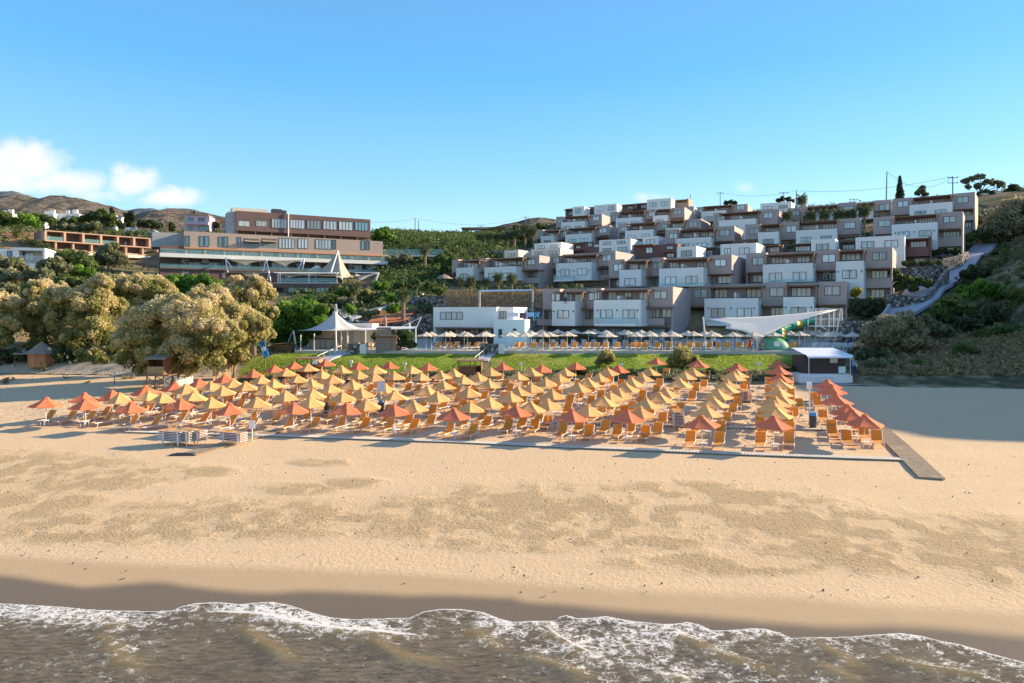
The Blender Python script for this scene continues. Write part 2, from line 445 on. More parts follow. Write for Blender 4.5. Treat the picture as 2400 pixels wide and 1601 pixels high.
LAWNS = [  # screen outlines of the lawns, converted to ground points
    [(560, 868), (590, 838), (700, 826), (790, 822), (800, 830), (745, 868), (770, 882), (640, 884), (560, 880)],
    [(768, 852), (800, 834), (870, 826), (960, 822), (1132, 826), (1128, 850), (1100, 870), (1090, 886), (900, 882), (770, 880)],
    [(1150, 838), (1170, 826), (1500, 828), (1880, 832), (1870, 890), (1600, 888), (1400, 884), (1150, 880)],
    [(670, 712), (675, 700), (790, 703), (740, 722)], [(860, 744), (880, 732), (1010, 703), (1012, 712), (910, 740)],
]
def grass_mask(X, Y, Z):
    px = 1200 + F * X / Y; py = HY + (CZ - Z) / Y * F
    g = np.zeros(X.shape)
    for p in LAWNS: g = np.maximum(g, inpoly(px, py, p) & (Y > 74) & (Y < 150))
    return g
def hill_col(X, Y):
    Z = ground(X, Y)
    px = 1200 + F * X / Y; py = HY + (CZ - Z) / Y * F
    v = vcoord(X, Y)
    n = fbm(X * .12, Y * .12, 3); n2 = fbm(X * .9, Y * .9, 9); n3 = fbm(X * 2.5, Y * 2.5, 21, 3)
    soil = np.array((.23, .145, .085)); dry = np.array((.36, .27, .14)); scrub = np.array((.085, .095, .04)); sand = np.array((.60, .47, .33))
    grass = np.array((.26, .36, .045)); red = np.array((.30, .11, .06)); pave = np.array((.55, .50, .44))
    def mx(a, b, t): return a * (1 - t[..., None]) + b * t[..., None]
    c = mx(np.broadcast_to(dry, X.shape + (3,)), scrub, sst(.38, .62, n * .6 + n2 * .4))
    c = mx(c, soil, sst(.55, .75, fbm(X * .3 + 50, Y * .3, 5)))
    # sand dune at the left and the upper edge of the beach
    sm = ((px < 560) & (Y < 87.5 + 2 * n)) * 1.0
    sm = np.maximum(sm, 1 - sst(27.6, 29.0, v + 1.6 * (n2 - .5)))
    sm = np.where((px > 1850) & (Y > 60), np.maximum(1 - sst(27.5, 30, v + 2 * (n2 - .5)), 0), sm)
    c = mx(c, sand, np.clip(sm, 0, 1))
    c = mx(c, dry * .8, ((px < 560) & (Y < 88)) * sst(.60, .72, n2) * .6)
    g = grass_mask(X, Y, Z)
    gc = mx(np.broadcast_to(grass, X.shape + (3,)), np.array((.30, .30, .07)), sst(.42, .68, n * .5 + n3 * .5))
    gc = mx(gc, np.array((.36, .25, .10)), sst(.0, 1.0, np.exp(-((px - 1230) / 70) ** 2 - ((py - 850) / 22) ** 2) * 1.4) * sst(.3, .6, n2))
    c = mx(c, gc, g * 1.0)
    # pool deck
    dk = ((Y > 90.6) & (Y < 113) & (px > 950) & (px < 1985) & (Z < 6.6)) | ((Y > 91.5) & (Y < 106) & (px > 690) & (px <= 950) & (Z < 6.4))
    c = mx(c, pave, dk * 1.0)
    # red soil bank behind the tent
    c = mx(c, red, ((px > 860) & (px < 1010) & (py > 725) & (py < 760)) * .8 + 0.0)
    c = mx(c, np.array((.42, .20, .10)), ((px < 110) & (py > 540) & (py < 590)) * .6)
    c = mx(c, scrub * .9, ((px > 1980) & (Y < 170) & (py > 560)) * sst(.35, .6, n2) * .7)
    c = mx(c, dry, ((px > 2230) & (py > 790) & (py < 850)) * .6)
    return c * (.82 + .36 * n3[..., None])
def terrain_mat():
    m = bpy.data.materials.new('hillside_ground'); m.use_nodes = True
    nt = m.node_tree; b = nt.nodes['Principled BSDF']
    at = N(nt, 'ShaderNodeAttribute', _attribute_name='cover')
    g = N(nt, 'ShaderNodeNewGeometry')
    n = N(nt, 'ShaderNodeTexNoise', Vector=g.outputs['Position'], Scale=3.0, Detail=6.0, Roughness=.7)
    c = MIX(nt, M_(nt, 'MULTIPLY', n.outputs[0], .6), at.outputs['Color'], (.10, .085, .05), 'MULTIPLY')
    c = MIX(nt, .45, at.outputs['Color'], c)
    nt.links.new(c, b.inputs['Base Color']); b.inputs['Roughness'].default_value = .95; b.inputs['Specular IOR Level'].default_value = .15
    bb = N(nt, 'ShaderNodeBump', Strength=.6, Distance=.25, Height=n.outputs[0]); nt.links.new(bb.outputs[0], b.inputs['Normal'])
    return m
VSPLIT = 26.5
Yh = np.concatenate([np.arange(-60, 60, 6.), np.arange(60, 110, .28), np.geomspace(110, 470, 190)])
def zhv(X, Y):
    Z = ground(X, Y)
    v = vcoord(X, Y)
    rough = sst(30, 40, v) * (1 - ((Y > 91) & (Y < 113) & (np.abs(X) < 60)))
    return Z + rough * .5 * (fbm(X * .5, Y * .5, 13) - .5)
# right-hand ridge needs rows beside the beach as well: build hillside as a plain XY grid
xs = np.concatenate([np.arange(-420, -90, 8.), np.arange(-90, 110, .42), np.arange(110, 430, 6.)])
ysh = np.concatenate([np.arange(-60, 68, 2.4), np.arange(68, 108, .34), np.arange(108, 180, .8), np.arange(180, 470, 2.6)])
X, Y = np.meshgrid(xs, ysh)
Z = zhv(X, Y)
keep = (vcoord(X, Y) > VSPLIT - 1.0) | (X > 64)
idx = np.arange(X.size).reshape(X.shape)
f = np.stack([idx[:-1, :-1], idx[:-1, 1:], idx[1:, 1:], idx[1:, :-1]], -1).reshape(-1, 4)[keep[:-1, :-1].ravel()]
used = np.unique(f); rm = -np.ones(X.size, int); rm[used] = np.arange(len(used))
Yc = np.where(np.abs(Y) < 5, 5., Y)
C = hill_col(X, np.where(Y > 5, Y, 5.)).reshape(-1, 3)
# where the beach sheet overlaps, keep the hillside sheet just below it
ov = (vcoord(X, Y) < VSPLIT + .6) & (X < 66)
Z = np.where(ov, Z - .12, Z)
o = npmesh('hillside', np.c_[X.ravel(), Y.ravel(), Z.ravel()][used], rm[f], terrain_mat(), attrs={'cover': ('POINT', C[used])}, smooth=True)
tag(o, kind='structure')

# ---------------------------------------------------------------- beach
def zo(pts, reg): return [(reg[0] + x / reg[2], reg[1] + y / reg[2]) for x, y in pts]
BL = (0, 1300, 1.959); BR = (1200, 1300, 1.959)
FRONT = zo([(-300, 220), (0, 220), (120, 226), (300, 237), (400, 248), (560, 254), (700, 256), (790, 254), (830, 236), (890, 223), (1000, 218), (1100, 228), (1180, 221), (1250, 218), (1330, 232), (1430, 262), (1520, 285), (1620, 293), (1760, 289), (1880, 286), (1940, 262), (2020, 250), (2120, 252), (2220, 265), (2290, 290), (2350, 304)], BL) + \
        zo([(100, 303), (195, 301), (212, 286), (250, 278), (300, 292), (360, 290), (430, 283), (480, 292), (560, 305), (700, 318), (770, 314), (800, 308), (860, 319), (920, 345), (1020, 342), (1100, 335), (1160, 338), (1230, 355), (1280, 378), (1400, 378), (1560, 372), (1650, 365), (1780, 358), (1880, 370), (1960, 390), (2060, 408), (2200, 450), (2351, 490), (2700, 560)], BR)
WET = zo([(-300, 112), (0, 112), (100, 122), (180, 135), (380, 165), (520, 155), (700, 138), (760, 142), (860, 160), (1000, 178), (1150, 190), (1250, 192), (1400, 180), (1560, 185), (1700, 192), (1850, 205), (2100, 205), (2351, 212)], BL) + \
      zo([(60, 230), (200, 240), (400, 262), (520, 275), (700, 292), (880, 305), (1100, 322), (1250, 335), (1400, 345), (1550, 350), (1700, 345), (1950, 358), (2100, 370), (2351, 392), (2700, 430)], BR)
DAMP = zo([(-300, 20), (0, 25), (250, 40), (540, 58), (800, 70), (1200, 78), (1700, 95), (2351, 140)], BL) + zo([(200, 160), (500, 180), (900, 205), (1100, 212), (1300, 228), (1700, 262), (2351, 298), (2700, 310)], BR)
def shoreY(line):
    L = np.array(line)
    # pixel row -> Y for ground at low height (iterated against the beach profile)
    px, py = L[:, 0], L[:, 1]
    Y = CZ * F / (py - HY)
    for _ in range(12):
        z = np.maximum(zbeach((px - 1200) / F * Y, Y), 0.02)
        Y = (CZ - z) * F / (py - HY)
    return px, Y
FX, FYv = shoreY(FRONT); WX, WYv = shoreY(WET); DX, DYv = shoreY(DAMP)
ROUGH = [  # footprint-churned patches: centre and half size in the photograph
    (110, 1115, 300, 60), (60, 1170, 220, 60), (330, 1110, 190, 26), (480, 1105, 90, 14), (760, 1083, 80, 10), (690, 1145, 110, 16), (840, 1132, 80, 14), (560, 1215, 430, 50), (250, 1240, 300, 40), (1050, 1215, 330, 55),
    (1200, 1180, 260, 50), (1330, 1200, 260, 70), (1620, 1150, 190, 26), (1750, 1190, 260, 50), (1900, 1240, 320, 60), (2150, 1290, 330, 60), (1500, 1240, 300, 60), (2330, 1320, 160, 60), (1250, 1270, 300, 26), (1700, 1320, 300, 30), (2250, 1240, 200, 40)]
def beach_attrs(X, Y):
    Z = zbeach(X, Y)
    Ys = np.maximum(Y, 8.)
    px = 1200 + F * X / Ys; py = HY + (CZ - Z) / Ys * F
    wn = (fbm(X * .35, Y * .35, 31) - .5)
    dw = Y - np.interp(px, WX, WYv) + .25 * wn
    wet = 1 - sst(-.15, .75, dw)
    dd = Y - np.interp(px, DX, DYv) + .5 * wn
    damp = 1 - sst(-.2, .9, dd)
    r = np.zeros(X.shape)
    wob = .6 * fbm(X * .45, Y * .45, 41) + .4 * fbm(X * 2.4, Y * 2.8, 42, 3)
    for a, b, c, d in ROUGH:
        q = ((px - a) / c) ** 2 + ((py - b) / d) ** 2
        r = np.maximum(r, np.exp(-q ** 1.5))
    r = sst(.08, .85, r * (.35 + 1.3 * wob)) * (.35 + .65 * sst(.35, .6, fbm(X * .9, Y * .9, 44)))
    v = vcoord(X, Y)
    # trodden sand among the umbrellas
    left = -46 + .386 * (v)
    u = X - .386 * v
    wq = 3.0 * (fbm(X * .3, Y * .3, 47) - .5)
    tr = sst(-.2, 2.2, v + wq) * (1 - sst(27, 30, v + wq)) * sst(-54, -46, u + 2 * wq) * (1 - sst(22.5, 26.5, u + 1.2 * wq)) * (.35 + .65 * sst(.35, .62, fbm(X * .5, Y * .5, 49)))
    return wet, damp, r, tr
def beach_mat():
    m = bpy.data.materials.new('beach_sand'); m.use_nodes = True
    nt = m.node_tree; b = nt.nodes['Principled BSDF']
    at = N(nt, 'ShaderNodeAttribute', _attribute_name='zones')
    at2 = N(nt, 'ShaderNodeAttribute', _attribute_name='trod')
    s = N(nt, 'ShaderNodeSeparateColor', Color=at.outputs['Color'])
    wet, damp, rough, trod = s.outputs[0], s.outputs[1], s.outputs[2], at2.outputs['Fac']
    g = N(nt, 'ShaderNodeNewGeometry'); P = g.outputs['Position']
    nb = N(nt, 'ShaderNodeTexNoise', Vector=P, Scale=.22, Detail=4.0)
    nf = N(nt, 'ShaderNodeTexNoise', Vector=P, Scale=14.0, Detail=5.0, Roughness=.7)
    mp = N(nt, 'ShaderNodeMapping', Vector=P, Scale=(1.0, 1.1, 1.0), Rotation=(0, 0, R(20)))
    n_r = N(nt, 'ShaderNodeTexNoise', Vector=mp.outputs[0], Scale=6.0, Detail=5.0, Roughness=.72)
    n_t = N(nt, 'ShaderNodeTexNoise', Vector=P, Scale=3.2, Detail=4.0, Roughness=.6)
    spk = N(nt, 'ShaderNodeTexNoise', Vector=P, Scale=4.2, Detail=5.0, Roughness=.75)
    dry = MIX(nt, nb.outputs[0], (.745, .525, .30), (.67, .475, .28))
    dry = MIX(nt, M_(nt, 'MULTIPLY', nf.outputs[0], .3), dry, (.45, .33, .20))
    rr = MIX(nt, M_(nt, 'MULTIPLY', rough, .62), dry, (.53, .385, .21))
    dbr = M_(nt, 'MULTIPLY', M_(nt, 'MULTIPLY', M_(nt, 'SUBTRACT', spk.outputs[0], .575), 10, clamp=True), M_(nt, 'ADD', M_(nt, 'MULTIPLY', rough, .62), M_(nt, 'MULTIPLY', damp, .15)))
    rr = MIX(nt, dbr, rr, (.12, .085, .045))
    c = MIX(nt, M_(nt, 'MULTIPLY', damp, .75), rr, (.40, .28, .155))
    c = MIX(nt, wet, c, (.175, .128, .078))
    nt.links.new(c, b.inputs['Base Color'])
    ro = M_(nt, 'SUBTRACT', .95, M_(nt, 'MULTIPLY', wet, .45))
    nt.links.new(ro, b.inputs['Roughness'])
    b.inputs['Specular IOR Level'].default_value = .3
    h = M_(nt, 'MULTIPLY', n_r.outputs[0], M_(nt, 'MULTIPLY', rough, .27))
    h = M_(nt, 'ADD', h, M_(nt, 'MULTIPLY', n_t.outputs[0], M_(nt, 'MULTIPLY', trod, .24)))
    dryk = M_(nt, 'SUBTRACT', 1.0, damp)
    h = M_(nt, 'ADD', h, M_(nt, 'MULTIPLY', nf.outputs[0], M_(nt, 'ADD', M_(nt, 'MULTIPLY', dryk, .010), .002)))
    h = M_(nt, 'ADD', h, M_(nt, 'MULTIPLY', spk.outputs[0], M_(nt, 'ADD', M_(nt, 'MULTIPLY', dryk, .05), .012)))
    bb = N(nt, 'ShaderNodeBump', Strength=1.0, Distance=1.0, Height=h)
    nt.links.new(bb.outputs[0], b.inputs['Normal'])
    return m
bx = np.concatenate([np.arange(-400, -60, 6.), np.arange(-60, 66, .16), np.arange(66, 330, 6.)])
by = np.concatenate([np.arange(-200, 18, 8.), np.arange(18, 34, .13), np.arange(34, 92, .26)])
X, Y = np.meshgrid(bx, by)
Z = zbeach(X, Y)
wet, damp, rgh, trd = beach_attrs(X, Y)
cusp = 0.05 * (fbm(X * .25, Y * .5, 51) - .5) * (1 - wet)
Z = Z + cusp + rgh * .03 * (fbm(X * 2.2, Y * 2.6, 61, 2) - .5) + trd * .10 * (fbm(X * 1.8, Y * 1.8, 71, 2) - .5)
tl = sst(26, 30, vcoord(X, Y)); Z = Z * (1 - tl) + np.minimum(Z, ground(X, Y) - .05) * tl
keep = (vcoord(X, Y) < VSPLIT + (X < -20) * 0) & (X < 400)
idx = np.arange(X.size).reshape(X.shape)
f = np.stack([idx[:-1, :-1], idx[:-1, 1:], idx[1:, 1:], idx[1:, :-1]], -1).reshape(-1, 4)[keep[:-1, :-1].ravel()]
used = np.unique(f); rm = -np.ones(X.size, int); rm[used] = np.arange(len(used))
o = npmesh('beach_sand', np.c_[X.ravel(), Y.ravel(), Z.ravel()][used], rm[f], beach_mat(),
           attrs={'zones': ('POINT', np.c_[wet.ravel(), damp.ravel(), rgh.ravel()][used]), 'trod': ('POINT', trd.ravel()[used])}, smooth=True)
tag(o, kind='structure')

# ---------------------------------------------------------------- sea
RIDGES = [  # wave crests: (points in the photograph, height, foam)
    (zo([(790, 262), (1000, 267), (1180, 277), (1330, 312), (1500, 345), (1700, 362), (1900, 377), (2010, 430), (2030, 452)], BL), .10, 1.7),
    (zo([(1040, 305), (1130, 350), (1240, 430), (1330, 480), (1420, 540)], BL), .16, .12),
    (zo([(1540, 360), (1700, 400), (1850, 470), (2000, 500), (2150, 540)], BL), .16, .15),
    (zo([(430, 330), (520, 420), (600, 520), (600, 600)], BL), .10, .05),
    (zo([(2100, 320), (2200, 370), (2300, 440), (2351, 470)], BL), .10, .25),
    (zo([(-20, 315), (130, 335), (200, 380), (280, 430), (500, 530)], BR), .08, .7),
    (zo([(-60, 470), (60, 480), (200, 520), (330, 560), (440, 600)], BR), .20, .45),
    (zo([(560, 310), (740, 370), (850, 400), (940, 460), (1100, 510), (1350, 590)], BR), .12, .35),
    (zo([(590, 545), (700, 575), (880, 590)], BR), .16, .6),
    (zo([(1280, 380), (1400, 410), (1500, 465), (1650, 570)], BR), .14, .35),
    (zo([(1380, 480), (1520, 560), (1640, 610)], BR), .14, .12),
    (zo([(1560, 400), (1700, 470), (1850, 510), (2100, 555), (2400, 640)], BR), .12, .5),
    (zo([(-60, 285), (180, 288), (420, 300), (560, 330), (780, 290)], BL), .07, .25),
]
def world0(pts):
    return np.array([((px - 1200) / F * (CZ * F / (py - HY)), CZ * F / (py - HY)) for px, py in pts])
sxv = np.concatenate([np.arange(-400, -24, 8.), np.arange(-24, 24, .05), np.arange(24, 400, 8.)])
syv = np.concatenate([np.arange(-300, 16, 6.), np.arange(16, 29, .05)])
X, Y = np.meshgrid(sxv, syv)
Ys = np.maximum(Y, 6.)
px = 1200 + F * X / Ys
front = np.interp(px, FX, FYv)
db = front - Y                       # distance behind the foam front
base = np.maximum(0.0, zbeach(X, Y) + .015)
amp = sst(0, 8, db)
Zs = base + amp * .16 * (fbm(X * .35 + Y * .2, Y * .8 - X * .3, 81) - .5) + amp * .05 * (fbm(X * 1.6 + Y, Y * 2.6 - X, 83, 3) - .5)
foam = np.exp(-np.abs(db - .04) / .045) * (db > -.06) * 1.15
dens = np.exp(-np.clip(db, 0, 99) / 1.0) * .42 + .22 * np.exp(-np.clip(db, 0, 99) / 5.)
dens = dens + .50 * sst(.48, .68, fbm(X * .25 + 5, Y * .5, 91)) * np.exp(-np.clip(db, 0, 99) / 6.)
dens = dens + .6 * np.exp(-(((px - 100) / 260) ** 2)) * np.exp(-((db - .8) / .9) ** 2)
dens = dens + .3 * np.exp(-(((px - 1550) / 260) ** 2)) * (db > 0) * np.exp(-db / 4)
turb = np.zeros(X.shape)
fine = (np.abs(X) < 24) & (Y > 14)
xf, yf = X[fine], Y[fine]
for pts, hgt, fo in RIDGES:
    L = world0(pts)
    D = np.full(xf.shape, 9.); SD = np.zeros(xf.shape); T = np.zeros(xf.shape)
    wob = .22 * (fbm(xf * .9, yf * .9, 97, 3) - .5)
    cum = np.r_[0, np.cumsum(np.hypot(*np.diff(L, axis=0).T))]
    for k in range(len(L) - 1):
        a, b = L[k], L[k + 1]; ab = b - a; l2 = (ab ** 2).sum()
        t = np.clip(((xf - a[0]) * ab[0] + (yf - a[1]) * ab[1]) / l2, 0, 1)
        ddx, ddy = xf - a[0] - t * ab[0], yf - a[1] - t * ab[1]
        d = np.hypot(ddx, ddy)
        sg = np.sign(ddx * -ab[1] + ddy * ab[0])
        m_ = d < D
        D = np.where(m_, d, D); SD = np.where(m_, d * sg, SD); T = np.where(m_, (cum[k] + t * math.sqrt(l2)) / cum[-1], T)
    fade = sst(0, .35, T) * (1 - sst(.65, 1, T))
    s_ = SD + wob
    hh = hgt * fade * np.exp(-(s_ / .42) ** 2) * .75
    Zs[fine] += hh
    foam[fine] += fo * fade * np.exp(-((s_ - .10) / .09) ** 2) * 1.1
    dens[fine] += fo * .5 * fade * np.exp(-np.abs(s_ - .3) / .5)
    turb[fine] = np.maximum(turb[fine], fade * np.exp(-((s_ + .05) / .34) ** 2))
Zs = np.where(db < -.05, np.minimum(Zs, zbeach(X, Y) - .12), Zs)
Zs = np.where((db < 0) & (db >= -.05), zbeach(X, Y) + .005, Zs)
dens = (dens + .13) * (db > 0)
def sea_mat():
    m = bpy.data.materials.new('shallow_sea'); m.use_nodes = True
    nt = m.node_tree; b = nt.nodes['Principled BSDF']
    at = N(nt, 'ShaderNodeAttribute', _attribute_name='foam')
    s = N(nt, 'ShaderNodeSeparateColor', Color=at.outputs['Color'])
    g = N(nt, 'ShaderNodeNewGeometry'); P = g.outputs['Position']
    wn = N(nt, 'ShaderNodeTexNoise', Vector=P, Scale=1.6, Detail=4.0)
    wv = N(nt, 'ShaderNodeVectorMath', _operation='SCALE', i0=wn.outputs['Color']); wv.inputs['Scale'].default_value = .9
    pw = N(nt, 'ShaderNodeVectorMath', _operation='ADD', i0=P, i1=wv.outputs[0])
    mp = N(nt, 'ShaderNodeMapping', Vector=pw.outputs[0], Scale=(1.0, 1.7, 1.0), Rotation=(0, 0, R(-18)))
    vo = N(nt, 'ShaderNodeTexVoronoi', _feature='DISTANCE_TO_EDGE', Vector=mp.outputs[0], Scale=2.0)
    vo2 = N(nt, 'ShaderNodeTexVoronoi', _feature='DISTANCE_TO_EDGE', Vector=mp.outputs[0], Scale=5.2)
    n3 = N(nt, 'ShaderNodeTexNoise', Vector=P, Scale=2.3, Detail=5.0, Roughness=.7)
    thr = M_(nt, 'MULTIPLY', s.outputs[1], .115)
    gate = M_(nt, 'MULTIPLY', M_(nt, 'SUBTRACT', n3.outputs[0], M_(nt, 'SUBTRACT', .64, M_(nt, 'MULTIPLY', s.outputs[1], .24))), 9, clamp=True)
    l1 = M_(nt, 'MULTIPLY', M_(nt, 'SUBTRACT', thr, vo.outputs[0]), 34, clamp=True)
    l2 = M_(nt, 'MULTIPLY', M_(nt, 'SUBTRACT', M_(nt, 'MULTIPLY', thr, .9), vo2.outputs[0]), 34, clamp=True)
    lace = M_(nt, 'MULTIPLY', M_(nt, 'MAXIMUM', l1, l2), gate)
    nz = N(nt, 'ShaderNodeTexNoise', Vector=P, Scale=11.0, Detail=4.0, Roughness=.7)
    solid = M_(nt, 'MULTIPLY', M_(nt, 'SUBTRACT', M_(nt, 'ADD', s.outputs[0], M_(nt, 'SUBTRACT', nz.outputs[0], .5)), .42), 4, clamp=True)
    fo = M_(nt, 'MAXIMUM', lace, solid)
    mp2 = N(nt, 'ShaderNodeMapping', Vector=P, Scale=(.7, 2.2, 1.0), Rotation=(0, 0, R(-28)))
    st = N(nt, 'ShaderNodeTexNoise', Vector=mp2.outputs[0], Scale=2.6, Detail=8.0, Roughness=.82)
    st2 = N(nt, 'ShaderNodeTexNoise', Vector=P, Scale=.35, Detail=3.0)
    wc = MIX(nt, M_(nt, 'MULTIPLY', M_(nt, 'SUBTRACT', st.outputs[0], .38), 3.4, clamp=True), (.030, .029, .027), (.34, .29, .20))
    wc = MIX(nt, M_(nt, 'MULTIPLY', M_(nt, 'SUBTRACT', st2.outputs[0], .4), 2.0, clamp=True), wc, (.09, .08, .064))
    wc = MIX(nt, M_(nt, 'MULTIPLY', s.outputs[2], .65), wc, (.34, .25, .11))
    c = MIX(nt, fo, wc, (.86, .84, .82))
    nt.links.new(c, b.inputs['Base Color'])
    nt.links.new(M_(nt, 'ADD', M_(nt, 'MULTIPLY', fo, .6), .14), b.inputs['Roughness'])
    b.inputs['IOR'].default_value = 1.33
    nw = N(nt, 'ShaderNodeTexNoise', Vector=mp2.outputs[0], Scale=4.0, Detail=7.0, Roughness=.75)
    h = M_(nt, 'ADD', M_(nt, 'MULTIPLY', nw.outputs[0], .22), M_(nt, 'MULTIPLY', fo, .03))
    bb = N(nt, 'ShaderNodeBump', Strength=.9, Distance=1.0, Height=h)
    nt.links.new(bb.outputs[0], b.inputs['Normal'])
    return m
idx = np.arange(X.size).reshape(X.shape)
f = np.stack([idx[:-1, :-1], idx[:-1, 1:], idx[1:, 1:], idx[1:, :-1]], -1).reshape(-1, 4)
o = npmesh('sea', np.c_[X.ravel(), Y.ravel(), Zs.ravel()], f, sea_mat(), attrs={'foam': ('POINT', np.c_[np.clip(foam, 0, 1.5).ravel(), np.clip(dens, 0, 1.2).ravel(), turb.ravel()])}, smooth=True)
tag(o, kind='structure')

# ---------------------------------------------------------------- far hills
def hills_mat(name, a, b_, c_, sc):
    m = bpy.data.materials.new(name); m.use_nodes = True
    nt = m.node_tree; b = nt.nodes['Principled BSDF']
    g = N(nt, 'ShaderNodeNewGeometry')
    n = N(nt, 'ShaderNodeTexNoise', Vector=g.outputs['Position'], Scale=sc, Detail=8.0, Roughness=.72)
    n2 = N(nt, 'ShaderNodeTexNoise', Vector=g.outputs['Position'], Scale=sc * .12, Detail=4.0)
    c = MIX(nt, M_(nt, 'MULTIPLY', M_(nt, 'SUBTRACT', n.outputs[0], .44), 7, clamp=True), a, b_)
    c = MIX(nt, M_(nt, 'MULTIPLY', M_(nt, 'SUBTRACT', n2.outputs[0], .45), 4, clamp=True), c, c_)
    c = MIX(nt, .3, c, b_)
    nt.links.new(c, b.inputs['Base Color']); b.inputs['Roughness'].default_value = 1; b.inputs['Specular IOR Level'].default_value = .05
    bb = N(nt, 'ShaderNodeBump', Strength=1.0, Distance=9.0, Height=n.outputs[0]); nt.links.new(bb.outputs[0], b.inputs['Normal'])
    return m
def ridge(name, pts, Y0, depth, m, seed, rough=10.):
    P_ = np.array(pts, float)
    pxs = np.linspace(P_[0, 0], P_[-1, 0], 420)
    py = np.interp(pxs, P_[:, 0], P_[:, 1])
    ts = np.linspace(0, 1, 70)
    Yg = Y0 - depth + depth * ts
    U, T = np.meshgrid((pxs - 1200) / F, ts)
    top = CZ + (HY - py) / F * Y0
    X = U * Y0; Yy = (Y0 - depth) + depth * T
    X = X * (0.5 + 0.5 * (Yy / Y0))
    prof = T ** .8
    z = 10 + (top[None, :] - 10) * prof
    nn = fbm(X / (depth * .10), Yy / (depth * .10), seed, 5) - .5
    z = z + nn * rough * 2.0 * np.sin(np.pi * np.clip(T, .0, .93)) ** .7 + (fbm(X / 25., Yy / 25., seed + 4, 3) - .5) * rough * .35
    # back slope
    X = np.vstack([X, X[-1] * 1.25]); Yy = np.vstack([Yy, Yy[-1] + depth * .5]); z = np.vstack([z, z[-1] * .0 + 10])
    nY, nU = X.shape; idx = np.arange(nY * nU).reshape(nY, nU)
    f = np.stack([idx[:-1, :-1], idx[:-1, 1:], idx[1:, 1:], idx[1:, :-1]], -1).reshape(-1, 4)
    o = npmesh(name, np.c_[X.ravel(), Yy.ravel(), z.ravel()], f, m, smooth=True)
    tag(o, kind='structure')
hm = hills_mat('scrub_hill', (.34, .265, .205), (.055, .06, .05), (.16, .145, .11), .07)
hm2 = hills_mat('far_hill_haze_tint', (.22, .22, .22), (.10, .13, .15), (.16, .18, .19), .02)  # blue-grey tint puts the haze of distance into the colour
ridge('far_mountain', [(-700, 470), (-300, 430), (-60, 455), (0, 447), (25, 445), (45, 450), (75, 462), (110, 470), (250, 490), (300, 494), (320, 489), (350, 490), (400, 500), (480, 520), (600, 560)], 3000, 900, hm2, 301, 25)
ridge('scrub_hills', [(-700, 440), (-300, 470), (-60, 465), (0, 462), (40, 460), (100, 462), (130, 458), (152, 457), (172, 463), (186, 464), (215, 473), (262, 481), (300, 497), (335, 512), (360, 520), (420, 540)], 1100, 600, hm, 311, 14)
ridge('near_hill', [(255, 545), (300, 512), (335, 498), (365, 491), (394, 486), (440, 489), (480, 497), (520, 506), (560, 514), (620, 530), (700, 560)], 760, 380, hm, 321, 8)
ridge('centre_hill', [(1085, 548), (1140, 535), (1180, 525), (1215, 519), (1240, 512), (1262, 511), (1300, 516), (1340, 524), (1420, 540), (1700, 560), (1900, 600)], 900, 420, hm, 331, 7)
ridge('right_ridge', [(2300, 480), (2345, 462), (2370, 449), (2390, 441), (2430, 436), (2600, 430), (3000, 420)], 420, 150, hm, 341, 3)
plain = MB(); plain.add([(-6000, 380, 33), (6000, 380, 33), (9000, 9000, 20), (-9000, 9000, 20)], [(0, 1, 2, 3)])
tag(plain.build('inland_terrain', hm), kind='structure')
